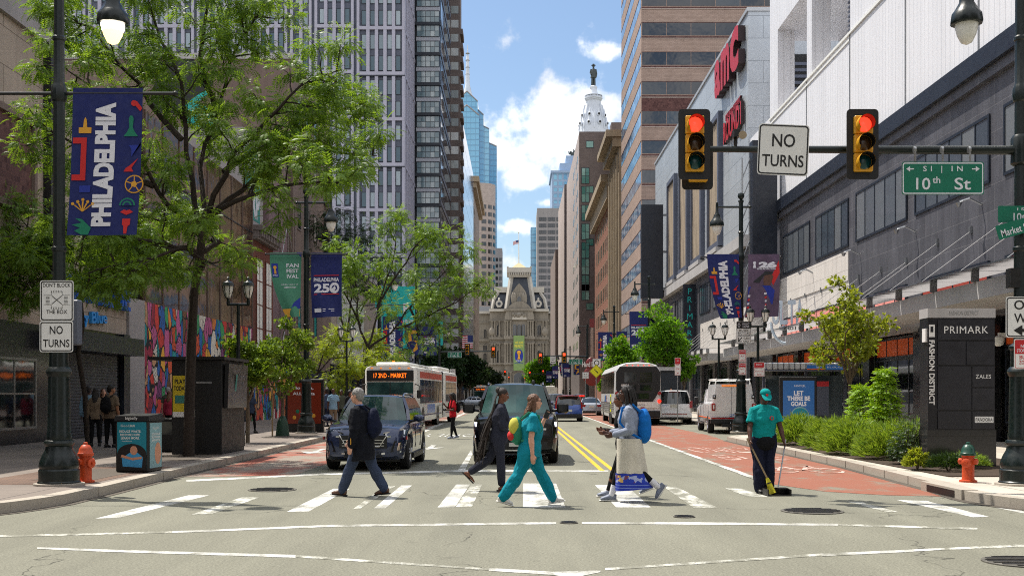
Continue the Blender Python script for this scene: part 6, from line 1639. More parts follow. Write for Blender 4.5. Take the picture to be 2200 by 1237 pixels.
 r1=[p[1]for p in loop];r2=[p[1].lerp(V((0,p[1].y,H+.02)),.25)+V((0,0,.02))for p in loop];r2=[V((p.x,cen.y+(p.y-cen.y)*.94,min(H+.012,p.z+.012)))for p in r2]
 r3=[V((p.x*.5,cen.y+(p.y-cen.y)*.8,H+.03))for p in r2]
 body.loft([r1,r2,r3],roofpaint or paint,True,False);body.add(r3,[tuple(range(n))],roofpaint or paint,True)
 body.build('body',sharp=32)
 gl['f'].build('windshield');[q.build('side_window')for q in sws];gl['b'].build('rear_window')
 for wq in wb:
  for s in(-1,1):wheel(t,s*(hw-.12),y0+wq*L,wr,.23,s,rimm)
 m=MB(t);m.box(-hw*.82,hw*.82,y0+L*.06,y0+L*.95,sill-.02,sill+.3,'trim_black');m.build('underbody')
 return t,(lambda tt:y0+tt*L),hw
def mirrors(t,y,z,x,paint,s=1.0):
 for q in(-1,1):
  m=MB(t);m.tube([(q*(x-.08),y+.04,z-.08),(q*(x+.08),y,z-.04)],.03,'trim_black',6);m.ball((q*(x+.13*s),y,z),(.13*s,.08,.085*s),paint,10,8);m.box(q*(x+.13*s)-.1*s,q*(x+.13*s)+.1*s,y+.05,y+.075,z-.06*s,z+.06*s,'car_glass');m.build('mirror')
def rails(t,x,z,ya,yb,mm='chrome'):
 for q in(-1,1):
  m=MB(t);m.tube([(q*x,ya,z),(q*x,ya+.15,z+.06),(q*x,yb-.15,z+.06),(q*x,yb,z)],.022,mm,6);m.build('roof_rail')
def fplate(t,y,z,w,pts,mm,name,s,out=-1,th=.03):
 """a patch on the nose or tail: pts (x, z) for the s side, thickness th outwards, y may follow x"""
 m=MB(t);yy=(lambda x:y(abs(x)))if callable(y)else(lambda x:y)
 A=[V((s*a,yy(a),c))for a,c in pts];B_=[p+V((0,out*th,0))for p in A];k=len(A)
 m.add(B_,[tuple(range(k))],mm);m.add(A+B_,[(i,(i+1)%k,k+(i+1)%k,k+i)for i in range(k)],mm);m.build(name)
def strip(t,name,mm,x0,x1,y,z0,z1,th=.03,out=-1):
 m=MB(t);m.box(x0,x1,min(y,y+out*th),max(y,y+out*th),z0,z1,mm);m.build(name)
P_=[(0,.70),(.008,.80),(.02,.88),(.05,.95),(.12,1.01),(.25,1.06),(.3,1.08),(.6,1.08),(.9,1.10),(.96,1.08),(.985,1.0),(1,.8)]
sv,Y,hw=car('parked_suv','dark blue suv waiting nose first behind the man in navy jacket','suv',(-3.28,27.15,0),R(-1.5),4.65,1.86,1.64,'paint_navy',P_,(.27,.43,.90,.97,.70),wr=.36);sv.name='blue_suv'
yn=Y(0)
nz=lambda x:(lambda w:0 if w<.8 else((w-.8)*1.4 if w<.9 else .14+(w-.9)*4.65))(x/hw)
strip(sv,'grille','trim_black',-.52,.52,yn+.01,.50,.78,.03)
for z in(.55,.61,.67):strip(sv,'grille_bar','chrome',-.46,.46,yn-.02,z,z+.012,.012)
m=MB(sv);m.tube([(-.52,yn-.03,.785),(-.36,yn-.045,.54),(.36,yn-.045,.54),(.52,yn-.03,.785)],.014,'chrome',6);m.tube([(-.6,yn+.01,.75),(.6,yn+.01,.75)],.022,'chrome',6);m.box(-.08,.08,yn-.06,yn-.03,.735,.775,'copper_gold');m.build('chrome_trim')
for s in(-1,1):
 fplate(sv,lambda x:yn+.06+nz(x),0,0,[(.48,.74),(.87,.80),(.88,.90),(.48,.82)],'headlamp','headlight',s,th=.05)
 fplate(sv,lambda x:yn+.045+nz(x),0,0,[(.44,.815),(.86,.90),(.86,.92),(.44,.84)],'chrome','running_light',s,th=.05)
 fplate(sv,lambda x:yn+.03+nz(x),0,0,[(.60,.42),(.8,.44),(.82,.64),(.68,.66)],'trim_black','fog_recess',s,th=.06)
 fplate(sv,lambda x:yn+.03+nz(x),0,0,[(.74,.46),(.79,.46),(.81,.62),(.77,.62)],'chrome','fog_light',s,th=.07)
 fplate(sv,lambda x:yn+.03+nz(x),0,0,[(.40,.36),(.82,.41),(.82,.45),(.40,.40)],'chrome','bumper_trim',s,th=.05)
strip(sv,'lower_grille','trim_black',-.42,.42,yn+.04,.30,.44,.04)
mirrors(sv,Y(.30),1.13,.93,'paint_navy');rails(sv,.60,1.62,Y(.46),Y(.88))
for s in(-1,1):
 for tt in(.41,.62,.80):m=MB(sv);m.box(s*.922,s*.934,Y(tt)-.006,Y(tt)+.006,.45,1.02,'trim_black');m.build('door_seam')
 for tt in(.55,.75):m=MB(sv);m.box(s*.93,s*.955,Y(tt)-.09,Y(tt)+.09,.90,.93,'chrome');m.build('door_handle')
 m=MB(sv);m.box(s*.86,s*.945,Y(.29),Y(.72),.22,.34,'trim_black');m.build('sill_trim')
 m=MB(sv);m.box(s*.90,s*.935,Y(.055),Y(.075),.68,.75,'tail_red');m.build('side_marker')
P2=[(0,.72),(.005,1.0),(.02,1.10),(.05,1.14),(.2,1.20),(.26,1.22),(.6,1.23),(.95,1.24),(.985,1.18),(1,.8)]
bk,Y,hw=car('black_suv','large black suv stopped behind the women on the crosswalk','suv',(X(1108,27),29.7,0),0,5.35,2.06,1.93,'paint_black',P2,(.235,.36,.94,.985,.74),wr=.41,sill=.27,wb=(.18,.77),plan=[(0,.86),(.03,.95),(.10,.99),(.2,1),(.9,1),(.97,.96),(1,.9)])
yn=Y(0)
strip(bk,'grille','trim_black',-.62,.62,yn+.01,.60,1.0,.03)
for z in(.68,.76,.84,.92):strip(bk,'grille_bar','rim_dark',-.58,.58,yn-.02,z,z+.02,.015)
m=MB(bk);m.box(-.72,.72,yn-.05,yn+.02,.83,.875,'chrome');m.box(-.1,.1,yn-.07,yn-.05,.815,.89,'copper_gold');m.build('chrome_trim')
for s in(-1,1):
 fplate(bk,lambda x:yn+.04+.35*max(0,(x/hw-.5)),0,0,[(.66,.88),(.97,.91),(.98,1.02),(.66,.99)],'headlamp_lit','headlight',s,th=.05)
 m=MB(bk);f=lambda x:yn-.02+.35*max(0,(x/hw-.5));m.tube([(s*.72,f(.72),.80),(s*.94,f(.94)+.02,.80),(s*.96,f(.96),.66),(s*.74,f(.74),.60)],.014,'drl_lit',6);m.build('running_light')
 m=MB(bk);m.tube([(s*.86,Y(.33),1.25),(s*1.06,Y(.32),1.28)],.035,'trim_black',6);m.box(s*1.18-.15,s*1.18+.15,Y(.32)-.07,Y(.32)+.07,1.2,1.46,'paint_black',.045);m.box(s*1.18-.12,s*1.18+.12,Y(.32)+.07,Y(.32)+.1,1.24,1.42,'car_glass');m.build('mirror')
strip(bk,'lower_grille','trim_black',-.75,.75,yn+.02,.40,.56,.04);strip(bk,'bumper_trim','chrome',-.5,.5,yn+.02,.335,.365,.06);strip(bk,'licence_plate','plate',-.16,.16,yn-.03,.44,.53,.02)
rails(bk,.70,1.91,Y(.40),Y(.92));m=MB(bk);m.lathe([(.05,1.95),(.04,2.02),(.01,2.05)],'trim_black',(.45,Y(.42),0),8);m.build('antenna')
for s in(-1,1):
 m=MB(bk);m.box(s*.95,s*1.06,Y(.29),Y(.66),.30,.36,'rim_dark');m.build('running_board')
def taillights(t,y,pts,mm='tail_red'):
 for s in(-1,1):fplate(t,lambda x:y-.25*max(0,(x-.55)),0,0,pts,mm,'tail_light',s,out=1,th=.04)
PH=[(0,.65),(.02,.80),(.06,.92),(.25,1.02),(.3,1.05),(.6,1.06),(.93,1.08),(.98,1.04),(.995,.9),(1,.6)]
hb,Y,hw=car('blue_hatchback','bright blue hatchback with red roof edges seen from behind','hatchback',(X(1222,71),73,0),R(180),4.2,1.80,1.62,'paint_blue',PH,(.25,.37,.93,.985,.80),wr=.33,roofpaint='paint_red',plan=[(0,.82),(.05,.95),(.15,1),(.9,1),(1,.93)])
ye=Y(1);taillights(hb,ye,[(.74,.82),(.86,.82),(.84,1.22),(.76,1.22)],'tail_red');strip(hb,'licence_plate','plate',-.2,.2,ye+.0,.62,.76,.04,1);strip(hb,'bumper','trim_black',-.8,.8,ye-.02,.25,.48,.06,1);strip(hb,'spoiler','paint_red',-.66,.66,Y(.93),1.58,1.63,.25,1);mirrors(hb,Y(.28),1.1,.88,'paint_blue')
PS=[(0,.60),(.02,.72),(.06,.82),(.25,.93),(.3,.96),(.6,.97),(.78,1.0),(.96,1.0),(.99,.9),(1,.62)]
def sedan(label,loc,rz,paint,group=None,name='silver_sedan'):
 t,Y,hw=car(name,label,'sedan',loc,rz,4.65,1.80,1.44,paint,PS,(.26,.42,.72,.87,.68),wr=.33,sill=.2,group=group)
 taillights(t,Y(1),[(.5,.70),(.86,.74),(.86,.90),(.45,.86)],'tail_red');strip(t,'licence_plate','plate',-.2,.2,Y(1),.66,.78,.04,1);strip(t,'bumper','trim_black',-.8,.8,Y(1)-.03,.22,.38,.05,1)
 for s in(-1,1):fplate(t,lambda x:Y(0)+.05+.3*max(0,(x-.5)),0,0,[(.5,.62),(.84,.66),(.84,.74),(.5,.70)],'headlamp','headlight',s,th=.04)
 mirrors(t,Y(.3),1.0,.88,paint);return t
sedan('silver sedan seen from behind between the blue hatchback and the coach',(X(1270,92),94,0),R(180),'paint_silver')
sedan('silver sedan crossing sideways at 11th street',(X(1012,160),161,0),R(-90),'paint_silver')
def suv_generic(name,label,loc,rz,paint,H=1.72,tail='tail_red',group=None):
 t,Y,hw=car(name,label,'suv',loc,rz,4.7,1.88,H,paint,PH,(.25,.38,.92,.98,.74),wr=.35,group=group)
 taillights(t,Y(1),[(.7,.8),(.9,.8),(.9,1.05),(.72,1.02)],tail);strip(t,'licence_plate','plate',-.2,.2,Y(1),.66,.78,.04,1);mirrors(t,Y(.3),1.1,.92,paint);return t
dk=suv_generic('dark_suv','dark suv with lit brake bar beyond the blue hatchback',(X(1248,112),114,0),R(180),'paint_dark')
strip(dk,'brake_light','tail_lit',-.35,.35,2.35-.3,1.55,1.62,.1,1)
for px,D,lab,pt in((1195,120,'grey suv ahead of the blue hatchback in the far queue','paint_grey'),(1185,150,'white suv in the far queue below the signals','paint_white'),(1205,190,'dark suv far down the queue near 12th street','paint_dark'),(1180,215,'silver suv furthest down the sunlit queue','paint_silver'),(1065,178,'dark suv facing the camera beyond 11th street','paint_dark'),(1092,230,'grey suv facing the camera far beyond 11th street','paint_grey')):
 suv_generic('distant_suv',lab,(X(px,D),D,0),0 if px<1110 else R(180),pt,1.75,'tail_lit' if px>1110 else 'headlamp','cars queued down the street')
PT=[(0,.8),(.01,1.0),(.03,1.08),(.22,1.16),(.26,1.18),(.6,1.19),(.95,1.2),(.985,1.14),(1,.75)]
ws,Y,hw=car('white_suv','big white suv parked ahead of the utility truck','suv',(9.05,66.6,0),R(176),5.2,2.04,1.90,'paint_white',PT,(.24,.36,.95,.985,.76),wr=.40,sill=.3,wb=(.18,.78))
ye=Y(1)
for s in(-1,1):fplate(ws,lambda x:ye-.06,0,0,[(.84,.92),(.99,.92),(.99,1.35),(.86,1.32)],'tail_red','tail_light',s,out=1,th=.06)
strip(ws,'licence_plate','plate',-.2,.25,ye,.98,1.12,.03,1);strip(ws,'bumper','paint_white',-.95,.95,ye-.05,.42,.66,.12,1);strip(ws,'reflector','tail_red',-.7,.7,ye+.07,.58,.62,.012,1);strip(ws,'hitch_trim','trim_black',-.5,.5,ye+.0,.36,.42,.1,1);strip(ws,'brake_light','tail_red',-.3,.3,Y(.95),1.83,1.87,.06,1)
m=MB(ws);m.text('TAHOE',(.55,ye+.02,1.08),(-1,0,0),(0,0,1),.3,.08,'screen_blue',.004);m.build('badge');mirrors(ws,Y(.3),1.25,1.0,'paint_white');rails(ws,.75,1.88,Y(.42),Y(.92),'trim_black')
ut=thing('utility_truck','white utility truck with box body and ladder rack parked at the bump-out','utility truck',(9.42,51.6,0),R(176.5))
m=MB(ut);hw=1.0
pr=[(-3.0,.9,1.05),(-2.95,.95,1.12),(-2.2,.98,1.20),(-1.75,.98,1.24),(-.1,.98,1.26),(0,.98,1.26)]
rings=[]
for i in range(26):
 y=-3.0+3.05*i/25;w=lerp([(-3.0,.86),(-2.8,.97),(0.1,.98)],y);zt=lerp([(-3.0,1.0),(-2.95,1.12),(-2.2,1.22),(0.1,1.26)],y);zl=.42;dy=abs(y+2.1)
 if dy<.5:zl=max(zl,.42+math.sqrt(.25-dy*dy))
 h_=[(0,zl),(w*.9,zl),(w,zl+.05),(w,zt-.1),(w*.93,zt),(0,zt+.02)];rings.append([V((x,y,z))for x,z in h_]+[V((-x,y,z))for x,z in reversed(h_[1:-1])])
m.loft(rings,'paint_white')
r0=[V((x,y,1.25))for x,y in((-.92,-1.75),(.92,-1.75),(.95,0),(-.95,0))];r1=[V((x,y,1.92))for x,y in((-.74,-1.05),(.74,-1.05),(.8,0),(-.8,0))]
m.loft([r0,r1],'paint_white',False);m.build('cab',sharp=30)
for s in(-1,1):
 m=MB(ut);m.add([V((s*(.945-.19*f_),y,z))for y,z,f_ in((-1.45,1.3,0),(-.2,1.3,0),(-.2,1.82,.75),(-1.02,1.82,.75))],[(0,1,2,3)],'car_glass');m.build('side_window')
m=MB(ut);m.add([V((x,y-.01,z))for x,y,z in((-.86,-1.72,1.28),(.86,-1.72,1.28),(.7,-1.1,1.86),(-.7,-1.1,1.86))],[(0,1,2,3)],'windshield');m.build('windshield')
m=MB(ut);q=[(-.98,.62),(-.98,1.25),(-.86,1.35),(-.74,2.12),(.74,2.12),(.86,1.35),(.98,1.25),(.98,.62)]
m.prism(q,(0,3.1,0),(1,0,0),(0,0,1),(0,-1,0),3.0,'paint_white');m.build('box_body')
m=MB(ut);m.box(-.55,.75,3.10,3.115,.72,2.0,'white_sign');m.box(.09,.1,3.115,3.12,.72,2.0,'charcoal');m.box(-.5,.5,3.1,3.13,2.03,2.08,'amber');m.build('rear_door')
for s in(-1,1):
 m=MB(ut);m.box(s*.82-.07,s*.82+.07,3.1,3.14,1.5,1.66,'trim_black');m.ball((s*.82,3.14,1.58),(.04,.02,.04),'headlamp',8,6);m.build('work_light')
 m=MB(ut);m.box(s*.85-.08,s*.85+.08,3.1,3.16,1.0,1.3,'tail_red',.02);m.box(s*.85-.03,s*.85+.03,3.16,3.17,1.06,1.24,'white_sign');m.build('tail_light')
 m=MB(ut);m.tube([(s*.9,-1.3,1.32),(s*1.14,-1.3,1.36)],.03,'trim_black',6);m.box(s*1.16-.1,s*1.16+.1,-1.36,-1.24,1.22,1.58,'trim_black',.03);m.build('mirror')
 m=MB(ut);m.box(s*.9,s*1.04,-1.5,-.1,.38,.44,'galv');m.build('side_step')
 m=MB(ut);m.box(s*.984,s*.99,-2.4,3.0,.66,.70,'orange_panel');
 for y in(.35,1.3,2.3):m.box(s*.982,s*.988,y,y+.012,.68,1.2,'charcoal')
 m.box(s*.984,s*.99,-.95,-.9,.6,1.2,'charcoal');m.build('side_stripe')
m=MB(ut);m.text('OPS4553',(-.1,3.12,.80),(-1,0,0),(0,0,1),.55,.1,'screen_blue',.003);m.build('fleet_number')
m=MB(ut);m.box(-.98,.98,3.0,3.2,.46,.63,'trim_black');m.box(-.95,.95,3.2,3.21,.64,.70,'tail_red');m.box(-.5,.5,3.0,3.3,.3,.45,'trim_black');m.tube([(-.35,3.2,.5),(-.35,3.3,.2)],.03,'galv',6);m.tube([(.15,3.2,.5),(.15,3.3,.2)],.03,'galv',6);m.build('rear_bumper');strip(ut,'licence_plate','plate',-.88,-.6,3.2,.72,.86,.03,1)
m=MB(ut)
for y in(.4,2.8):m.tube([(-.74,y,2.12),(-.7,y,2.3),(.7,y,2.3),(.74,y,2.12)],.03,'white_paint',6)
for x in(-.7,.7,.2):m.tube([(x,0,2.33),(x,3.1,2.33)],.03,'white_paint',6)
m.build('ladder_rack');m=MB(ut);m.box(-.8,.8,-2.6,2.9,.4,.55,'trim_black');m.build('chassis')
for y,x in((-2.1,.86),(2.0,.86)):
 for s in(-1,1):wheel(ut,s*x,y,.40,.26,s,'rim')
 # ---- articulated bus
mat('bus_white',S(224,223,218),.4,coat=.4,var=.05,vscale=3,local=True);mat('bus_red',S(186,70,56),.45);mat('bus_purple',S(66,50,96),.5);mat('bellows',S(26,26,34),.8)
glassmat('bus_glass',S(22,24,26),S(58,46,38),.05,.4,.8,.01)
def lamp_mat():
 mat('led_orange',S(255,120,20),.4,emit=S(255,116,20),estr=1.3)
lamp_mat()
def busloft(m,y0,y1,w,z0,z1,mm,rake=.0,r=.22):
 def ring(y,e=0):
  h=[(0,z0),(w-e,z0),(w-e,z1-r),(w-e-r*.3,z1-r*.3),(w-e-r,z1),(0,z1+.03)]
  return[V((x,y-rake*max(0,(z1-z))/(z1-z0),z))for x,z in h]+[V((-x,y-rake*max(0,(z1-z))/(z1-z0),z))for x,z in reversed(h[1:-1])]
 m.loft([ring(y0,.12),ring(y0+.12,.03),ring(y0+.3),ring(y1-.1),ring(y1,.04)],mm)
def city_bus(label,loc,rz,text,full=True):
 t=thing('articulated_bus' if full else 'city_bus',label,'bus',loc,rz)
 L1=10.4
 m=MB(t);busloft(m,0,L1,1.28,.36,3.05,'bus_white');m.build('body',sharp=30)
 m=MB(t);m.box(-.8,.8,.5,L1-.4,3.06,3.26,'bus_white',.08);m.build('roof_unit')
 m=MB(t);m.box(-1.12,1.12,-.03,.0,.95,2.28,'windshield');m.box(-.02,.02,-.045,-.03,.95,2.28,'trim_black');m.build('windshield')
 m=MB(t);m.box(-1.14,1.14,-.05,.0,2.33,2.86,'trim_black',.02);m.text(text,(.0,-.05,2.60),(1,0,0),(0,0,1),1.6,.22,'led_orange',.004,.0);m.build('destination_sign')
 m=MB(t);m.box(-1.12,1.12,-.04,.0,.4,.62,'trim_black')
 for s in(-1,1):m.ball((s*.9,-.04,.78),(.14,.04,.09),'headlamp',10,6)
 m.build('bumper')
 for i in range(5):m=MB(t);m.box(-.9+.45*i-.05,-.9+.45*i+.05,-.02,.05,2.93,2.98,'amber');m.build('marker_light')
 m=MB(t);m.tube([(0,1.0,3.26),(0,1.0,3.35)],.06,'amber',8);m.build('beacon')
 for s in(-1,1):
  m=MB(t);m.tube([(s*1.2,.1,2.2),(s*1.45,-.25,2.1),(s*1.45,-.25,1.9)],.025,'trim_black',6);m.box(s*1.45-.11,s*1.45+.11,-.33,-.22,1.5,1.9,'trim_black',.03);m.build('mirror')
 def flank(root,y0,y1,skip=()):
  for s in(-1,1):
   m=MB(root);m.box(s*1.281,s*1.287,y0,y1,2.5,2.82,'bus_red');m.box(s*1.281,s*1.286,y0,y1,.62,.68,'bus_purple');m.build('stripe')
   n=int((y1-y0)/1.35)
   for i in range(n):
    a=y0+(y1-y0)*i/n;m=MB(root);m.box(s*1.281,s*1.289,a+.06,a+(y1-y0)/n-.06,1.25,2.42,'bus_glass');m.box(s*1.281,s*1.292,a+.06,a+(y1-y0)/n-.06,2.05,2.08,'trim_black');m.build('side_window')
 flank(t,1.2,L1-.4)
 m=MB(t);m.box(1.281,1.288,4.0,7.0,.72,1.18,'screen_blue');m.build('side_advert')
 for y in(2.3,8.3):
  for s in(-1,1):
   wheel(t,s*1.12,y,.48,.3,s,'rim');m=MB(t);m.lathe([(.58,s*1.27),(.58,s*1.284)],'trim_black',(0,y,.5),20,'x');m.build('wheel_arch')
 if full:
  m=MB(t);
  for i in range(8):m.box(-1.2+.04*(i%2),1.2-.04*(i%2),L1+.02+i*.14,L1+.15+i*.14,.5,3.0,'bellows')
  m.build('bellows')
  m=MB(t);busloft(m,L1+1.15,L1+7.7,1.28,.36,3.05,'bus_white');m.box(-.85,.85,L1+1.5,L1+7.2,3.06,3.34,'bus_white',.08);m.build('trailer_body',sharp=30);flank(t,L1+1.5,L1+7.3)
  m=MB(t);m.box(1.281,1.288,L1+2.6,L1+5,.72,1.18,'banner_olive');m.build('side_advert')
  for s in(-1,1):wheel(t,s*1.12,L1+5.2,.48,.3,s,'rim');m=MB(t);m.lathe([(.58,s*1.27),(.58,s*1.284)],'trim_black',(0,L1+5.2,.5),20,'x');m.build('wheel_arch')
 return t
city_bus('white articulated city bus with red roof stripe behind the blue suv',(-6.12,55.2,0),R(-3.2),'17 2ND - MARKET')
city_bus('distant white city bus facing the camera beyond the black suv',(X(1033,190),190,0),0,'17 2ND - MARKET',False)
db=city_bus('distant white bus in the sunlit lane beyond the blue hatchback',(X(1182,205),214,0),R(180),'BUS',False)
# ---- coach
co=thing('coach_bus','silver and black commuter coach stopped in the red bus lane','coach',(6.62,62.2,0),R(-1.2))
mat('coach_silver',S(210,210,212),.35,.25,var=.08,vscale=2,local=True);mat('coach_ribbed',S(170,168,164),.25,.8)
m=MB(co);
def cring(y,e=0,top=0):
 h=[(0,.4),(1.26-e,.4),(1.29-e,.6),(1.29-e,2.0),(1.25-e,3.0),(1.05-e,3.3-top),(.6,3.42-top),(0,3.46-top)]
 return[V((x,y,z))for x,z in h]+[V((-x,y,z))for x,z in reversed(h[1:-1])]
m.loft([cring(0,.12,.06),cring(.12,.03,.01),cring(.4),cring(13.4),cring(13.6,.08,.05)],'coach_silver');m.build('body',sharp=30)
m=MB(co);m.prism([(-1.2,1.95),(-.8,1.3),(.8,1.3),(1.2,1.95),(1.2,2.9),(1.0,3.2),(-1.0,3.2),(-1.2,2.9)],(0,-.03,0),(1,0,0),(0,0,1),(0,-1,0),.03,'trim_black')
for(a,c,e,f)in((-.75,-.1,2.35,2.9),(.1,.75,2.35,2.9),(-.75,-.1,1.9,2.2),(.1,.75,1.9,2.2),(-.6,.6,1.45,1.75)):m.box(a,c,-.075,-.06,e,f,'dark_glass')
for i in range(4):m.box(.12,.72,-.082,-.076,2.42+.1*i,2.46+.1*i,'black_ink')
m.build('engine_cover')
m=MB(co);m.text('18021',(-.72,-.075,2.18),(1,0,0),(0,0,1),.42,.14,'white_sign',.003,.02);m.build('fleet_number')
m=MB(co);m.prism([(-1.0,3.2),(1.0,3.2),(.7,3.36),(-.7,3.36)],(0,.08,0),(1,0,0),(0,0,1),(0,-1,0),.13,'bus_white');
for x in(-.6,-.3,0,.3,.6):m.ball((x,-.055,3.27),(.04,.02,.025),'tail_lit',6,4)
m.build('roof_marker')
m=MB(co);m.box(-1.1,1.1,-.05,0,.95,1.28,'bus_white');m.text('COACH',(.05,-.05,1.12),(1,0,0),(0,0,1),.6,.1,'bus_purple',.003);m.build('rear_panel')
m=MB(co);m.box(-1.2,1.2,-.1,0,.42,.8,'trim_black',.03);m.box(.15,.35,-.11,-.1,.82,1.0,'tail_red');m.build('bumper')
for s in(-1,1):
 for z,mm in((1.75,'tail_red'),(1.32,'tail_lit' if s>0 else 'tail_red')):
  m=MB(co);m.lathe([(.1,-.03),(.1,-.06),(.03,-.07)],mm,(s*1.16,.0,z),12,'y');m.build('tail_light')
 m=MB(co);m.box(s*1.291,s*1.297,.4,13.2,1.75,2.95,'bus_glass')
 for i in range(9):m.box(s*1.297,s*1.302,1.2+i*1.4,1.28+i*1.4,1.75,2.95,'trim_black')
 m.build('side_window')
 m=MB(co)
 for i in range(6):m.box(s*1.291,s*1.30,.4,13.2,.62+i*.11,.69+i*.11,'coach_ribbed')
 m.build('ribbed_panel')
 m=MB(co);m.prism([(7.4,1.2),(9.6,1.2),(9.0,1.7),(8.0,1.6)],(s*1.291,0,0),(0,1,0),(0,0,1),(s,0,0),.005,'screen_blue');m.prism([(6.6,1.2),(7.3,1.2),(7.8,1.6),(7.2,1.66)],(s*1.291,0,0),(0,1,0),(0,0,1),(s,0,0),.006,'screen_orange');m.build('emblem')
 m=MB(co);m.box(s*1.291,s*1.31,2.6,3.6,.7,1.7,'paper_yellow' if 'paper_yellow' in M else 'yellow_sign');m.box(s*1.31,s*1.314,2.75,3.4,.85,1.15,'charcoal');m.box(s*1.31,s*1.314,2.75,3.4,1.3,1.55,'charcoal');m.build('warning_panel')
 for y in(3.0,4.3,11.0):
  wheel(co,s*1.12,y,.5,.3,s,'rim');m=MB(co);m.lathe([(.6,s*1.28),(.6,s*1.296)],'trim_black',(0,y,.5),18,'x');m.build('wheel_arch')
  # -- trees and planting
leafmat('leaf_locust',S(66,102,34),S(128,158,62),.5)
leafmat('leaf_yellow',S(98,130,32),S(154,166,48),.5)
leafmat('leaf_oval',S(70,102,34),S(130,154,60),.4)
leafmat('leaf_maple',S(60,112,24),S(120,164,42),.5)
leafmat('leaf_olive',S(98,124,40),S(160,168,66),.5)
leafmat('leaf_dark',S(30,52,28),S(52,76,38),.3)  # darker leaf copy for trees on the shaded side, shade put into colour
leafmat('leaf_lime',S(96,142,20),S(150,182,36),.45)
leafmat('leaf_feather',S(84,122,36),S(150,172,76),.4)
leafmat('leaf_yew',S(26,48,24),S(60,84,34),.25)
def bark(name,c):
 m=mat(name,c,.95,0,var=.3,vscale=6,bump=.9,bscale=22,local=True);return m
bark('bark_dark',S(46,37,30));bark('bark_grey',S(104,92,78))
def quadleaf(m,p,d,s,L,Wd,k):
 """one diamond leaf: base p, direction d, side s"""
 o=len(m.v);q=p+d*(L*.45)
 m.v+=[p,q+s*Wd,p+d*L,q-s*Wd];m.f.append((o,o+1,o+2,o+3));m.m.append(k);m.sm.append(False)
def rv(rg):
 while True:
  v=V((rg.uniform(-1,1),rg.uniform(-1,1),rg.uniform(-1,1)))
  if .05<v.length<1:return v.normalized()
def frond(m,p,d,size,pairs,k,rg):
 side=d.cross(V((0,0,1)));side=side.normalized()if side.length>.05 else V((1,0,0))
 side=(side+rv(rg)*.35).normalized();q=p.copy();dd=d.copy();st=size/pairs
 for i in range(pairs):
  dd=(dd+V((0,0,-.16))).normalized();q=q+dd*st
  l=size*.30*(1-.45*abs(i/pairs-.4))
  for s_ in(-1,1):quadleaf(m,q,(side*s_+dd*.55).normalized(),dd.cross(side).normalized()*.3+dd*.7,l*1.5,l*.36,k)
def clump(m,c,r,n,kind,size,k,rg,flat=.75):
 for _ in range(n):
  v=rv(rg);v=V((v.x,v.y,v.z*flat))*r*rg.uniform(.25,1.0);p=c+v
  d=(v.normalized()*.7+V((rg.uniform(-.5,.5),rg.uniform(-.5,.5),rg.uniform(-.35,.5)))).normalized()
  if kind=='frond':frond(m,p,d,size*rg.uniform(.7,1.2),5,k,rg)
  elif kind=='oval':
   for _ in range(3):e=(d+rv(rg)*.8).normalized();quadleaf(m,p,e,e.cross(rv(rg)).normalized(),size*rg.uniform(.7,1.2),size*.3,k)
  else:
   for _ in range(4):e=(d+rv(rg)*.35+V((0,0,.5))).normalized();quadleaf(m,p,e,e.cross(rv(rg)).normalized(),size*rg.uniform(.8,1.4),size*.06,k)
def wob(a,b,n,amp,rg):
 pts=[a.lerp(b,i/n)for i in range(n+1)]
 return[p+(rv(rg)*amp if 0<i<n else V((0,0,0)))for i,p in enumerate(pts)]
def tree(name,label,loc,trunk,limbs,seed,leafm,kind='frond',size=.24,per=26,cr=.55,barkm='bark_dark',subs=5,sublen=1.1,tr=.17,group=None,twigs=2,droop=0.0):
 """trunk and limbs are local polylines; side branches leave each limb and carry the leaf clumps"""
 rg=random.Random(seed);t=thing(name,label,'tree',loc,0,group)
 tm=MB();cm=MB();k=cm.mi(leafm)
 tp=[V(p)for p in trunk];n=len(tp)
 tm.tube([tp[0]+V((0,0,-.05))]+tp,[tr*1.45]+[tr*(1-.35*i/(n-1))for i in range(n)],barkm,9)
 for L in limbs:
  L=[V(p)for p in L];fine=[]
  for a,b in zip(L,L[1:]):fine+=wob(a,b,3,(b-a).length*.05,rg)[:-1]
  fine.append(L[-1]);m_=len(fine);r0=tr*.55
  tm.tube(fine,[r0*(1-.86*i/(m_-1))for i in range(m_)],barkm,6)
  tot=max(3,int(subs*sum((b-a).length for a,b in zip(L,L[1:]))/2.2))
  for j in range(tot):
   f=.25+.75*(j+rg.random())/tot;i=min(int(f*(m_-1)),m_-2);p=fine[i].lerp(fine[i+1],f*(m_-1)-i)
   dr=(fine[i+1]-fine[i]).normalized();v=rv(rg);v=(v-dr*v.dot(dr)*.6+dr*.45+V((0,0,.15-droop))).normalized()
   ln=sublen*rg.uniform(.55,1.15)*(1.15-.5*f);e=p+v*ln
   tm.tube(wob(p,e,3,ln*.06,rg),[.028,.02,.014,.007],barkm,5)
   for w in range(twigs):
    g_=rg.uniform(.45,1.0);a=p.lerp(e,g_);u=(v+rv(rg)*.9).normalized();b=a+u*ln*rg.uniform(.25,.5)
    tm.tube([a,a.lerp(b,.5)+rv(rg)*.03,b],[.012,.009,.004],barkm,4);clump(cm,b,cr*rg.uniform(.6,1.1),int(per*rg.uniform(.6,1.2)),kind,size,k,rg)
   clump(cm,e,cr*rg.uniform(.7,1.1),per,kind,size,k,rg)
 link('trunk',tm.mesh('trunk'),t);link('crown',cm.mesh('crown'),t)
 return t
def px2(loc,D):
 return lambda a,b,dy=0.0:V((X(a,D+dy)-loc[0],dy,Z(b,D+dy)-loc[2]))
loc=(X(406,28),28,.15);q=px2(loc,28)
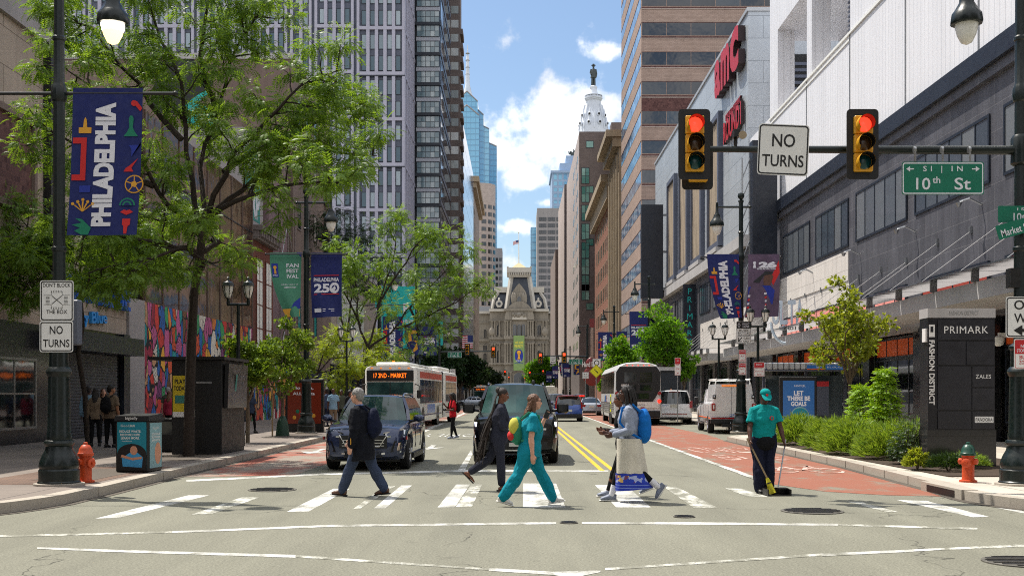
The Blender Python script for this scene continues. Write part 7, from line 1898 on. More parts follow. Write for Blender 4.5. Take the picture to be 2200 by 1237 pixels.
tree('honey_locust_tree','large honey locust with forked dark trunk beside the black kiosk',loc,[(0,0,0),q(407,880),q(411,740),q(416,640),q(430,545),q(438,478)],[[q(438,480),q(520,410),q(600,352,.3),q(700,322,.5),q(810,335,.6)],[q(445,470),q(500,330,-.3),q(570,262,-.5),q(650,180,-.6),q(735,150,-.7)],[q(430,500),q(360,440,-.4),q(310,350,-.8),q(230,230,-1.0),q(110,110,-1.2)],[q(438,478),q(430,360,.8),q(470,230,1.2),q(520,80,1.4),q(560,30,1.5)],[q(432,500),q(400,330,.3),q(390,180,.2),q(330,40,.2),q(300,-60,.2)],[q(425,545),q(350,520,-.8),q(240,500,-1.4),q(110,490,-1.8)],[q(425,545),q(470,520,.4),q(420,500,1.5),q(330,470,2.2),q(200,400,2.6)],[q(445,470),q(540,420,-1.0),q(640,395,-1.5),q(730,395,-1.6)],[q(420,600),q(440,560,-.8),q(400,530,-1.5),q(300,560,-2.0),q(180,590,-2.2)],[q(480,370),q(600,300,1.2),q(700,250,1.6),q(760,225,1.8)],[q(390,300),q(300,180,.6),q(200,60,.8),q(90,40,.8)],[q(470,240,1),q(430,120,1),q(450,0,1),q(460,-80,1)],[q(330,400,-.6),q(200,330,-.9),q(80,260,-1.0)]],11,'leaf_locust','frond',.25,24,.42,subs=6.5,sublen=1.0,tr=.14)
loc=(X(190,34),34,.15);q=px2(loc,34)
tree('honey_locust_tree','slim crooked young locust in front of the grey roller shutter',loc,[(0,0,0),q(183,850),q(168,760),q(178,700),q(172,620)],[[q(172,620),q(150,560,.3),q(80,500,.5),q(20,470,.6)],[q(172,620),q(210,560,-.5),q(260,520,-.8),q(300,470,-1)],[q(172,625),q(120,600,-.8),q(40,610,-1.2)],[q(172,620),q(180,540,.2),q(160,450,.2)],[q(175,640),q(240,600,.5),q(330,560,.8)],[q(172,620),q(230,540,-1),q(330,520,-1.4)],[q(172,620),q(90,560,-1.2),q(10,560,-1.6)]],12,'leaf_locust','frond',.25,42,.52,subs=8,sublen=1.25,tr=.085,droop=.15)
loc=(X(785,62),62,.15);q=px2(loc,62)
tree('honey_locust_tree','honey locust with V shaped trunk whose bright limbs lean over the bus',loc,[(0,0,0),q(785,800),q(790,745)],[[q(790,745),q(770,690),q(765,620),q(760,540)],[q(790,745),q(810,680,.4),q(830,600,.6),q(850,520,.8),q(830,480,.8)],[q(790,750),q(840,715,-.5),q(890,650,-1),q(950,590,-1.4),q(985,540,-1.6)],[q(850,705,-.6),q(920,680,-1.5),q(980,650,-2),q(1030,610,-2.2)],[q(810,660,.3),q(860,580,-.5),q(900,520,-1),q(930,495,-1)],[q(775,700),q(735,620,.6),q(715,540,1)],[q(880,660,-1),q(900,720,-1.4),q(960,715,-1.8)]],13,'leaf_locust','frond',.32,19,.68,subs=4.5,sublen=1.5,tr=.13)
loc=(X(738,84),84,.15);q=px2(loc,84)
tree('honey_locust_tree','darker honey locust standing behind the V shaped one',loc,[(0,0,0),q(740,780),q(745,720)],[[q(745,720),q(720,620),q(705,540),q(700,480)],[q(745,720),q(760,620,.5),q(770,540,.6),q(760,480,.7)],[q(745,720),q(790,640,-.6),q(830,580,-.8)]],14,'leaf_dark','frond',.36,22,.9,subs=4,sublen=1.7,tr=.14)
for i,(px,D,x0,x1,lab)in enumerate(((668,58,630,790,'yellow green young locust closest to the second street lamp'),(760,66,720,862,'yellow green young locust beside the bus front'))):
 loc=(X(px,D)-.6,D,.15);q=px2(loc,D);c=(x0+x1)/2
 tree('honey_locust_tree',lab,loc,[(0,0,0),q(px+2,850),q(px+14,800)],[[q(px+14,800),q(c,770,.2),q(x1-30,765,.3),q(x1-5,785,.3)],[q(px+14,800),q(c-10,750,-.4),q(c+20,735,-.6)],[q(px+14,805),q(x0+20,770,.4),q(x0+5,730,.5)],[q(px+14,800),q(c+10,800,-.7),q(x1-40,815,-.9)],[q(px+14,810),q(x0+30,815,-.3),q(x0+12,835,-.4)]],20+i,'leaf_yellow','frond',.27,24,.5,subs=5,sublen=.95,tr=.075)
def oval_tree(label,px,py0,D,h0,h1,w,seed,leafm='leaf_oval',size=.14,per=30,kind='oval',tr=.07,n=7,cr=.34,name='street_tree',gy=None,barkm='bark_grey',x=None,subs=4.5,z0=.15):
 rg=random.Random(seed*7+1);xx=X(px,D)if x is None else x;loc=(xx,D,z0);H=h1-z0;b=h0-z0;L=[]
 for i in range(n):
  a=2*math.pi*i/n+rg.uniform(-.3,.3);rr=w/2*rg.uniform(.55,.9);zt=b+(H-b)*rg.uniform(.35,.85)
  L.append([V((0,0,b*.8)),V((math.cos(a)*rr*.5,math.sin(a)*rr*.5,(b+zt)/2)),V((math.cos(a)*rr,math.sin(a)*rr,zt))])
 L.append([V((0,0,b*.9)),V((rg.uniform(-.1,.1),0,(b+H)/2)),V((rg.uniform(-.15,.15),0,H*.95))])
 return tree(name,label,loc,[(0,0,0),(rg.uniform(-.04,.04),0,b*.5),(0,0,b)],L,seed,leafm,kind,size,per,cr,barkm,subs,w*.22,tr)
o=oval_tree('small staked street tree with green watering bag at its foot',607,935,42,1.75,4.15,3.0,31,per=26,cr=.36)
mat('bag_green',S(24,60,44),.6,var=.15,vscale=8,local=True);mat('stake_wood',S(150,128,96),.8,var=.15,vscale=6,local=True)
m=MB(o);m.lathe([(.26,0),(.2,.5),(.1,.72),(.07,.74)],'bag_green',seg=12);m.build('watering_bag');m=MB(o);m.box(-.35,-.3,-.25,-.2,-.05,1.7,'stake_wood');m.build('stake')
oval_tree('small leafy street tree behind the kiosk',532,940,36,1.7,3.6,1.9,32,per=26,cr=.34)
oval_tree('open olive leaved young tree by the bus shelter and the directory',1825,905,33,2.4,5.05,2.9,33,'leaf_olive',.13,15,cr=.30,barkm='bark_grey',tr=.06,n=9,subs=5)
oval_tree('dense bright green tree behind the coach',1424,900,75,3.2,7.5,3.2,34,'leaf_maple',.19,22,cr=.62,tr=.09,n=9)
oval_tree('smaller bright green tree just past the dense one',1335,900,88,3.0,6.0,2.8,35,'leaf_maple',.2,24,cr=.6,tr=.08)
oval_tree('low bright green tree beside the dark advert panel',1470,900,74,2.6,4.4,1.7,36,'leaf_maple',.18,24,cr=.45,tr=.06,n=5)
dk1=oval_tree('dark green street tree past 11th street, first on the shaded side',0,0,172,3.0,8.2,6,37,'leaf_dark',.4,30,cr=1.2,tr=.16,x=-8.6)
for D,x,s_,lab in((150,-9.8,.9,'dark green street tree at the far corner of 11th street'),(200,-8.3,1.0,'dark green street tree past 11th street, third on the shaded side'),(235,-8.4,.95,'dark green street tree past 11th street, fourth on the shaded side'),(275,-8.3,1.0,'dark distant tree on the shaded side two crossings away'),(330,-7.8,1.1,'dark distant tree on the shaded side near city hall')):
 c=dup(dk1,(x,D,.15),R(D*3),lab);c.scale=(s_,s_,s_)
lt1=oval_tree('bright distant tree beside the 12th street signals, sunlit side',0,0,300,4,11,7,38,'leaf_maple',.5,26,cr=1.4,tr=.2,x=7.2)
for D,x,s_,lab in((360,6.5,1.15,'bright distant tree before city hall, beside the arch'),(420,8.6,1.2,'bright distant tree furthest along the sunlit side'),(110,9.3,.42,'little bright tree by the guitar sign corner')):
 c=dup(lt1,(x,D,.15),R(D*3),lab);c.scale=(s_,s_,s_)
def shrub(name,label,c,rx,rz_,n,size,leafm,seed,kind='needle',stems=9,cone=False):
 rg=random.Random(seed);t=thing(name,label,'shrub',c);tm=MB();cm=MB();k=cm.mi(leafm)
 for i in range(stems):
  a=rg.uniform(0,6.28);b=V((math.cos(a)*rx*rg.uniform(.2,.75),math.sin(a)*rx*rg.uniform(.2,.75),rz_*rg.uniform(.55,.95)))
  tm.tube([V((0,0,-.02)),V((b.x*.4,b.y*.4,b.z*.5)),b],[.018,.012,.005],'bark_grey',5)
 for i in range(n):
  v=rv(rg);f=rg.uniform(.45,1.0);z=abs(v.z)if not cone else rg.random()**1.3
  w=(1-z*.9)*1.05 if cone else 1;p=V((v.x*rx*f*w,v.y*rx*f*w,.06+z*rz_*(f if not cone else 1)))
  d=(V((v.x,v.y,.55))+rv(rg)*.4).normalized()
  if kind=='spray':frond(cm,p,d,size*rg.uniform(.7,1.3),5,k,rg)
  else:
   for _ in range(5):e=(d+rv(rg)*.4).normalized();quadleaf(cm,p,e,e.cross(rv(rg)).normalized(),size*rg.uniform(.7,1.3),size*.05 if kind=='needle' else size*.22,k)
 link('stem',tm.mesh('stem'),t);link('foliage',cm.mesh('foliage'),t);return t
f1=shrub('feathery_shrub','feathery green shrub at the far end of the planting bed',(8.5,34.2,.17),.85,.82,1500,.2,'leaf_feather',41)
for x,y,s_,lab in((8.75,31.4,1.0,'feathery green shrub, second from the far end of the bed'),(8.5,28.8,1.05,'large feathery green shrub in the middle of the bed'),(9.5,30.2,1.05,'feathery green shrub behind the middle one, under the lime conifers'),(8.75,26.6,1.0,'feathery green shrub next to the dark yew'),(9.6,27.4,1.0,'feathery green shrub behind, between lime conifers and directory'),(9.6,33,.9,'feathery green shrub behind, close to the bus shelter')):
 c=dup(f1,(x,y,.17),R(y*37),lab);c.scale=(s_,s_,s_*.95)
shrub('conifer_shrub','taller lime green conifer in the planting bed',(X(1903,29.5),29.6,.17),.62,2.05,1100,.2,'leaf_lime',44,'spray',cone=True)
shrub('conifer_shrub','shorter lime green conifer beside the taller one',(X(1852,30.5),30.6,.17),.58,1.65,800,.2,'leaf_lime',45,'spray',cone=True)
shrub('yew_shrub','dark upright yew against the directory sign',(X(1955,24.6),24.6,.17),.42,.98,900,.11,'leaf_yew',46,'spray')
shrub('juniper','low green juniper by the orange hydrant',(X(2030,22.6),22.4,.17),.42,.26,500,.12,'leaf_yew',47)
shrub('juniper','low green juniper between hydrant and directory plinth',(X(2090,22.8),23.1,.17),.4,.24,450,.12,'leaf_feather',48)
shrub('flowering_plant','small yellow green flowering plant before the yew',(X(1978,22.6),22.8,.17),.24,.34,220,.1,'leaf_olive',49,'broad')
# -- people (local frame: facing +y, right hand side +x)
def skin(name,c):return mat(name,c,.5,0,var=.06,vscale=12,spec=.4,local=True)
skin('skin_pale',S(206,156,132));skin('skin_brown',S(112,70,50));skin('skin_deep',S(78,48,36));skin('skin_mid',S(160,112,84))
def cloth(name,c,r=.9):return mat(name,c,r,0,var=.10,vscale=7,spec=.2,bump=.15,bscale=60,local=True)
cloth('cloth_navy',S(17,19,27));cloth('cloth_slate',S(56,66,88));cloth('cloth_teal',S(14,128,146));cloth('cloth_polo',S(10,140,140));cloth('cloth_grey',S(142,150,168));cloth('cloth_cream',S(206,200,186));cloth('cloth_black',S(20,20,23));cloth('cloth_charcoal',S(44,46,58))
cloth('cloth_darknavy',S(24,28,48));cloth('cloth_red',S(178,24,36));cloth('cloth_blue',S(20,104,184));cloth('cloth_royal',S(34,60,170));cloth('cloth_white',S(220,220,224));cloth('cloth_tan',S(116,100,84));cloth('cloth_skyblue',S(120,150,172));cloth('cloth_olive',S(74,78,66));cloth('cloth_rose',S(150,44,66));cloth('cloth_shirt',S(130,156,210));cloth('cloth_bag',S(18,24,46))
mat('leather_brown',S(84,54,38),.45,local=True);mat('shoe_black',S(26,25,26),.5);mat('shoe_white',S(214,212,208),.6);mat('shoe_grey',S(120,128,146),.6,var=.25,vscale=30,local=True);mat('sole',S(224,222,216),.7)
mat('hair_grey',S(132,130,128),.7,var=.25,vscale=60,bump=.5,bscale=90,local=True);mat('hair_black',S(26,21,19),.6,var=.2,vscale=50,bump=.5,bscale=90,local=True);mat('hair_brown',S(96,64,44),.55,var=.25,vscale=40,bump=.4,bscale=80,local=True);mat('hair_braid',S(40,29,23),.6,var=.35,vscale=50,bump=.6,bscale=90,local=True)
mat('eye_dark',S(24,20,20),.2);mat('lip',S(120,62,58),.5)
_tx={}
def fold_tex(sz):
 if sz not in _tx:
  t=bpy.data.textures.new('folds','CLOUDS');t.noise_scale=sz;t.noise_depth=2;_tx[sz]=t
 return _tx[sz]
def skinned(mb,name,root,mm,vox,smooth=3,fold=0.0,fsize=.09):
 """close the overlapping tubes of one body part or garment into one continuous skin"""
 o=mb.build(name,root)
 r=o.modifiers.new('skin','REMESH');r.mode='VOXEL';r.voxel_size=vox;r.use_smooth_shade=True
 if fold:
  dsp=o.modifiers.new('folds','DISPLACE');dsp.texture=fold_tex(fsize);dsp.strength=fold;dsp.mid_level=.5;dsp.texture_coords='LOCAL'
 s=o.modifiers.new('soft','SMOOTH');s.iterations=smooth;s.factor=.5
 return o
def person(label,x,y,rz,H=1.75,z0=0.0,lean=0.0,legs=((18,3,0),(-14,12,0)),arms=((0,12,8),(0,12,8)),sk='skin_brown',top='cloth_navy',sleeve='long',bottom='cloth_slate',legw=1.0,shoe='shoe_black',build=1.0,fem=False,head=(0,0),coat=0.0,hair='hair_black',hairfn=None,vox=.009,bare=0.0,skirt=None,open_shoe=False):
 k=H/1.75;t=thing('person',label,'person',(x,y,z0),rz)
 u=lambda*a:V(a)*k
 hz_=.93;hh=.088 if not fem else .092
 J={}
 for s,nm,(a,kn,p)in((1,'R',legs[0]),(-1,'L',legs[1])):
  hip=V((s*hh,0,hz_));A=R(a);B=R(a-kn)
  knee=hip+V((s*.005,math.sin(A)*.43,-math.cos(A)*.43));ank=knee+V((0,math.sin(B)*.42,-math.cos(B)*.42))
  pr=R(p);f=V((s*.03,math.cos(pr),-math.sin(pr)));dn=V((0,-math.sin(pr),-math.cos(pr)))
  heel=ank-f*.06+dn*.055;toe=ank+f*.185+dn*.062;ball_=ank+f*.10+dn*.06
  J.update({'hip'+nm:hip,'knee'+nm:knee,'ank'+nm:ank,'heel'+nm:heel,'toe'+nm:toe,'ball'+nm:ball_,'f'+nm:f,'dn'+nm:dn})
 low=min(min(J['heel'+n].z,J['toe'+n].z)for n in 'RL')-.03
 off=V((0,0,-low))
 for q in J:
  if q[0]not in 'fd':J[q]=J[q]+off
 Lr=R(lean);up=V((0,math.sin(Lr),math.cos(Lr)));pel=V((0,0,hz_))+off
 sp=lambda h:pel+up*h
 fw=V((0,math.cos(Lr),-math.sin(Lr)))
 sw=(.185 if not fem else .165)*build**.5
 sh=sp(.50);nk=sp(.57)
 for s,nm,(a,e,b)in((1,'R',arms[0]),(-1,'L',arms[1])):
  S0=sh+V((s*sw*.96,0,-.035));A=R(a);Bd=R(b)
  el=S0+V((s*math.sin(Bd)*.29,math.sin(A)*.29*math.cos(Bd),-math.cos(A)*.29*math.cos(Bd)))
  A2=R(a+e);inw=-.25 if e>60 else 0
  wr=el+V((s*math.sin(Bd)*.12+s*inw*.24,math.sin(A2)*.245,-math.cos(A2)*.245))
  J.update({'sh'+nm:S0,'el'+nm:el,'wr'+nm:wr,'hd'+nm:(wr-el).normalized()})
 hy,hp=R(head[0]),R(head[1])
 hf=V((math.sin(-hy)*math.cos(hp),math.cos(hy)*math.cos(hp),math.sin(hp)));hr=V((math.cos(hy),math.sin(hy),0));hu=hr.cross(hf)
 hc=nk+up*.155+fw*.015+hf*.015
 Hp=lambda a,b,c:hc+hr*a+hf*b+hu*c
 J.update(dict(pel=pel,sh=sh,nk=nk,hc=hc,up=up,fw=fw,Hp=Hp,sp=sp))
 def T_(mb):mb.T=Matrix.Scale(k,4);return mb
 def limb(mb,a,b,r0,r1,mm,mid=None,seg=10):
  pts=[a,a.lerp(b,.3),a.lerp(b,.7),b];m_=mid or(r0*.6+r1*.4)
  mb.ball(a,r0,mm,8,6);mb.tube(pts,[r0,m_*1.06 if mid else r0*.95,r1*1.1,r1],mm,seg);mb.ball(b,r1,mm,8,6)
  # --- body: one continuous surface (head, neck, trunk, arms, hands with fingers, legs)
 b=T_(MB(t));m=sk
 b.ball(Hp(0,-.012,.035),(.073,.093,.088),m,14,10);b.tube([Hp(0,.02,-.0),Hp(0,.035,-.06),Hp(0,.05,-.105)],[(.068,.075),(.058,.062),(.03,.03)],m,12,up=hr)
 b.tube([Hp(0,.085,.03),Hp(0,.107,-.02),Hp(0,.09,-.035)],[.009,.015,.011],m,6);b.ball(Hp(0,.082,-.058),(.026,.012,.014),m,8,5);b.ball(Hp(0,.083,.045),(.05,.014,.012),m,8,5)
 for s in(-1,1):b.ball(Hp(s*.076,-.01,-.0),(.01,.02,.032),m,8,6);b.ball(Hp(s*.035,.068,-.02),(.022,.018,.02),m,8,5)
 b.tube([nk-up*.05,nk+up*.04,Hp(0,-.01,-.05)],[.062,.054,.055],m,10)
 b.tube([sp(-.06),sp(.0),sp(.16),sp(.34),sp(.48),sp(.54)],[(.13,.09),(.15,.10),(.12,.085),(.145,.10),(.13,.08),(.07,.055)],m,14,up=(1,0,0))
 for nm in 'RL':
  limb(b,J['hip'+nm],J['knee'+nm],.078,.05,m);limb(b,J['knee'+nm],J['ank'+nm],.05,.035,m,.052)
  af=min(build,1.25)**.6;limb(b,J['sh'+nm],J['el'+nm],.046*af,.038*af,m);limb(b,J['el'+nm],J['wr'+nm],.038*af,.027*af,m,.038*af)
  d=J['hd'+nm];s=1 if nm=='R' else-1;w=J['wr'+nm];side=V((0,1,0))if abs(d.z)>.7 else V((s*.3,.2,1)).normalized();side=(side-d*side.dot(d)).normalized();pn=d.cross(side)
  if pn.x*s>0:pn=-pn
  b.tube([w,w+d*.05,w+d*.092],[(.026,.02),(.040,.016),(.038,.013)],m,10,up=side)
  for i,(L,o_)in enumerate(((.072,.030),(.080,.011),(.075,-.009),(.058,-.028))):
   p0=w+d*.085+side*o_;c1=(d+pn*.35).normalized();c2=(d+pn*1.0).normalized();b.tube([p0-d*.02,p0,p0+c1*L*.5,p0+c1*L*.5+c2*L*.5],[.0095,.0095,.0085,.007],m,6)
  th=w+d*.03+side*.03;b.tube([w+d*.012+side*.012,th,th+(d*.6+side*.6+pn*.3)*.035,th+(d*.9+side*.35+pn*.5)*.062],[.014,.013,.011,.008],m,6)
  if open_shoe:
   b.tube([J['heel'+nm]-J['dn'+nm]*.01,J['ball'+nm]-J['dn'+nm]*.025,J['toe'+nm]-J['dn'+nm]*.012],[(.034,.03),(.042,.025),(.03,.012)],m,8,up=(1,0,0))
 skinned(b,'body',t,m,vox*k,2)
 # --- face
 f=T_(MB(t))
 for s in(-1,1):f.ball(Hp(s*.033,.079,.022),(.012,.008,.006),'cloth_white',6,4);f.ball(Hp(s*.033,.0855,.022),(.006,.004,.006),'eye_dark',6,4);f.tube([Hp(s*.016,.092,.045),Hp(s*.05,.08,.046)],.005,'eye_dark',4)
 f.tube([Hp(-.022,.088,-.058),Hp(0,.096,-.056),Hp(.022,.088,-.058)],.006,'lip',5);f.build('face')
 # --- top
 g=T_(MB(t));e=.018+coat*.02;B_=build;L0=-.10-coat*.2
 g.tube([sp(L0),sp(.0),sp(.15),sp(.34),sp(.47),sp(.53),sp(.575)],[(.165*B_+e,.115*B_+e),(.165*B_+e,.118*B_+e),((.135 if fem else .152)*B_+e,.105*B_+e),(.158*B_+e,(.125 if not fem else .132)*B_+e),(.165*B_**.5+e,.10+e),(.10+e,.07+e),(.066+e*.5,.06+e*.4)],top,16,up=(1,0,0))
 for nm in 'RL':
  ar=build**.5;s_=1 if nm=='R' else-1;g.tube([sp(.53)+V((s_*.06,0,0)),J['sh'+nm]+V((0,0,.012)),J['sh'+nm].lerp(J['el'+nm],.25)],[.062,.058*ar+e*.4,.058*ar+e*.5],top,10);g.tube([J['sh'+nm],J['sh'+nm].lerp(J['el'+nm],.3),J['sh'+nm].lerp(J['el'+nm],1.0 if sleeve=='long' else .68)],[.05*ar,.06*ar+e*.5,(.054*ar+e*.6)if sleeve=='long' else(.066*ar+e)],top,10)
  if sleeve=='long':g.ball(J['el'+nm],.052*ar+e*.5,top,8,6)
  if sleeve=='long':limb(g,J['el'+nm],J['el'+nm].lerp(J['wr'+nm],.95),.05*ar+e*.5,.038*ar+e*.5,top)
 skinned(g,'jacket' if coat>.3 else 'shirt',t,top,vox*1.2*k,1,.034,.13)
 # --- trousers or skirt
 if bottom:
  g=T_(MB(t));w=legw
  g.tube([sp(-.07),sp(-.02),sp(.08)],[(.16*B_,.115*B_),(.172*B_,.125*B_),(.15*B_,.11*B_)],bottom,14,up=(1,0,0))
  for nm in 'RL':
   limb(g,J['hip'+nm]+V((0,-.01,-.0)),J['knee'+nm],.094*B_*(w*.5+.5),.062*w,bottom);limb(g,J['knee'+nm],J['knee'+nm].lerp(J['ank'+nm],1.02-bare),.062*w,.05*w*(1.1 if w>1.1 else .84),bottom,.062*w)
  skinned(g,'trousers',t,bottom,vox*1.2*k,1,.036 if w>1.3 else .012,.15)
 for nm in 'RL':
  g=T_(MB(t));dn=J['dn'+nm]
  if not open_shoe:
   g.tube([J['heel'+nm]-dn*.03-J['f'+nm]*.015,J['ank'+nm]+dn*.02,J['ball'+nm]-dn*.02,J['toe'+nm]-dn*.005-J['f'+nm]*.015],[(.036,.045),(.042,.052),(.048,.034),(.034,.02)],shoe,10,up=(1,0,0));g.ball(J['ank'+nm],.046,shoe,8,6)
   so_=skinned(g,'shoe',t,shoe,.010*k,2)
  g=T_(MB(t));c=[J['heel'+nm]-J['f'+nm]*.03,J['heel'+nm]+J['f'+nm]*.08,J['ball'+nm],J['toe'+nm]]
  g.tube([p+dn*.016 for p in c],[(.032,.014),(.036,.014),(.046,.014),(.03,.012)],'sole' if shoe!='shoe_black' and shoe!='leather_brown' and not open_shoe else 'shoe_black',10,up=(1,0,0));g.build('shoe_sole')
  # --- hair
 if hairfn:
  g=T_(MB(t));hairfn(g,J,hair);g.build('hair')if hairfn in LOOSE else skinned(g,'hair',t,hair,.009*k,1,.022,.028)
 J['k']=k;J['root']=t;J['T']=T_
 return J
LOOSE=[]
def hair_short(g,J,h):
 Hp=J['Hp'];g.ball(Hp(0,-.03,.052),(.09,.102,.094),h,14,10);g.ball(Hp(0,-.065,-.005),(.08,.062,.08),h,12,8)
def hair_afro(g,J,h):
 Hp=J['Hp'];g.ball(Hp(0,-.03,.055),(.10,.105,.10),h,14,10);g.ball(Hp(0,-.07,-.01),(.085,.06,.09),h,12,8)
def hair_long(g,J,h):
 Hp=J['Hp'];g.ball(Hp(0,-.025,.05),(.084,.096,.088),h,14,10)
 g.tube([Hp(0,-.05,.05),Hp(0,-.075,-.06),J['nk']-J['fw']*.085-J['up']*.02,J['nk']-J['fw']*.11-J['up']*.17],[(.08,.05),(.085,.05),(.09,.045),(.06,.025)],h,12,up=(1,0,0))
 for s in(-1,1):g.tube([Hp(s*.07,-.01,.05),Hp(s*.082,-.02,-.06),J['nk']+V((s*.085,.0,-.06)),J['nk']+V((s*.09,.02,-.13))],[.02,.028,.026,.012],h,8)
def hair_locs(g,J,h):
 Hp=J['Hp'];rg=random.Random(5);g.ball(Hp(0,-.025,.05),(.086,.098,.088),h,14,10)
 for i in range(46):
  a=R(rg.uniform(60,300))if i%3 else R(rg.uniform(-180,180));o=V((math.sin(a),math.cos(a),0));p=Hp(o.x*.07,o.y*.085-.02,.07+rg.uniform(-.03,.05))
  q=Hp(o.x*.105,o.y*.11-.03,-.02);L=rg.uniform(.12,.30);e=q+V((o.x*.02,o.y*.02-.01,-L))
  if o.y>.5:continue
  g.tube([p,Hp(o.x*.1,o.y*.11-.02,.06),q,q.lerp(e,.5)+V((0,-.01,0)),e],[.013,.015,.014,.013,.008],h,6)
def hair_braids(g,J,h):
 Hp=J['Hp'];rg=random.Random(9);g.ball(Hp(0,-.025,.05),(.084,.096,.086),h,14,10);g.ball(Hp(0,-.10,.07),(.055,.05,.06),h,10,8)
 for i in range(54):
  s=rg.uniform(-1,1);p=Hp(s*.06,-.09,.05-abs(s)*.04);n=J['nk'];L=rg.uniform(.45,.95)
  b=n+V((s*.10,-.13+rg.uniform(-.02,.03),-.12));e=b+V((s*.05+rg.uniform(-.03,.03),-.04-.24*L+rg.uniform(-.06,.05),-L))
  g.tube([p,Hp(s*.08,-.11,-.08),b,b.lerp(e,.5)+V((0,rg.uniform(-.03,.02),0)),e],[.012,.012,.012,.010,.006],h,5)
LOOSE+=[hair_locs,hair_braids]
def held(name,label,cat,J):
 r=J['root'];t=thing(name,label,cat,tuple(r.location),r.rotation_euler.z);t['category']=cat
 return t
def backpack(J,label,mm,w=.17,h=.24,dpt=.10,drop=.0,accent=None,soft=False):
 t=held('backpack',label,'backpack',J);m=J['T'](MB(t));c=J['sp'](.30-drop)-J['fw']*(.16+dpt*.6)
 m.ball(c,(w,dpt,h),mm,14,10);m.ball(c+J['up']*-.06,(w*1.02,dpt*1.08,h*.78),mm,14,10)
 if not soft:m.ball(c-J['fw']*dpt*.7-J['up']*.08,(w*.75,dpt*.6,h*.5),mm,12,8)
 skinned(m,'pack',t,mm,.012,2,.02,.08)
 m=J['T'](MB(t))
 for s in(-1,1):m.tube([c+J['up']*h*.8+V((s*.09,.05,0)),J['sh']+V((s*.11,-.06,.07)),J['sh']+V((s*.12,.09,.02)),J['sp'](.30)+V((s*.15,.14,0)),J['sp'](.16)+V((s*.185,.02,0)),c+V((s*w*.8,.05,-h*.7))],[(.02,.008)]*6,accent or mm,6)
 m.build('strap');return t,c
def phone(J,nm,label):
 t=held('phone',label,'phone',J);m=J['T'](MB(t));w,d=J['wr'+nm],J['hd'+nm];c=w+d*.10
 s=V((0,1,0))if abs(d.y)<.7 else V((0,0,1));s=(s-d*s.dot(d)).normalized();n=d.cross(s)
 vs=[c+s*a*.038+(d*.9+n*.1)*b*.075+n*e*.005+n*-.03 for a in(-1,1)for b in(-1,1)for e in(-1,1)]
 m.add(vs,[(0,1,3,2),(4,6,7,5),(0,4,5,1),(2,3,7,6),(0,2,6,4),(1,5,7,3)],'black_ink');m.build('case');return t
J=person('man in navy jacket and grey trousers striding across the crosswalk',X(778,18.7),18.7,R(76),1.78,lean=5,legs=((-20,8,6),(22,2,-6)),arms=((16,26,10),(-4,16,12)),sk='skin_pale',top='cloth_navy',coat=1.0,bottom='cloth_slate',shoe='leather_brown',build=1.3,hair='hair_grey',hairfn=hair_short,bare=.05,legw=1.4,head=(-8,-4),vox=.008)
m=J['T'](MB(J['root']));m.tube([J['nk']-J['up']*.03,J['nk']+J['up']*.025],[(.08,.075),(.068,.066)],'cloth_shirt',12);m.build('collar')
m=J['T'](MB(J['root']));m.box(-.012,.012,-.004,.004,-.05,.05,'banner_gold');o=m.build('cuff_button');o.location=(J['wrL']+V((-.055,-.02,.07)))*J['k']
backpack(J,'dark navy backpack on the back of the man in navy jacket','cloth_bag',.16,.25,.10,.02)
J=person('woman in dark tight sportswear with long braids looking at her phone',X(1072,19.7),19.7,R(-88),1.74,lean=3,legs=((4,2,0),(-24,32,44)),arms=((8,98,10),(14,92,12)),sk='skin_brown',top='cloth_charcoal',sleeve='long',bottom='cloth_charcoal',legw=1.22,shoe='shoe_black',fem=True,hair='hair_braid',hairfn=hair_braids,build=1.18,head=(0,-14),open_shoe=True,bare=.16,vox=.008)
phone(J,'R','phone held up by the woman with long braids')
J=person('woman in turquoise scrubs walking while talking on her phone',X(1138,17.1),17.1,R(-84),1.70,lean=4,legs=((-26,8,14),(27,2,-10)),arms=((-8,12,10),(28,128,22)),sk='skin_pale',top='cloth_teal',sleeve='short',bottom='cloth_teal',legw=1.5,bare=.06,shoe='shoe_white',fem=True,hair='hair_brown',hairfn=hair_long,build=1.38,head=(6,0),vox=.008)
g=J['T'](MB(J['root']));Hp=J['Hp']
for s in(-1,1):g.tube([Hp(s*.033+.02*math.cos(R(a)),.096,.022+.015*math.sin(R(a)))for a in range(0,361,45)],.003,'black_ink',4,False);g.tube([Hp(s*.055,.093,.026),Hp(s*.078,.0,.022)],.003,'black_ink',4)
g.build('glasses')
t,c=backpack(J,'small teal yellow and red backpack worn over turquoise scrubs','banner_teal',.15,.22,.09,.02)
m=J['T'](MB(t));m.ball(c+V((.06,-.05,.06)),(.10,.09,.14),'banner_lime',10,8);m.ball(c+V((.03,-.09,-.08)),(.09,.07,.08),'banner_red',10,8);m.build('pocket')
phone(J,'L','phone at the ear of the woman in turquoise scrubs')
J=person('woman in grey cardigan and long cream skirt with dreadlocks',X(1352,17.7),17.7,R(88),1.80,lean=2,legs=((20,4,0),(-14,40,54)),arms=((0,82,8),(-4,80,10)),sk='skin_deep',top='cloth_grey',sleeve='long',bottom='cloth_black',bare=.12,shoe='shoe_grey',fem=True,hair='hair_black',hairfn=hair_locs,build=1.15,head=(4,-4),vox=.008,coat=.25)
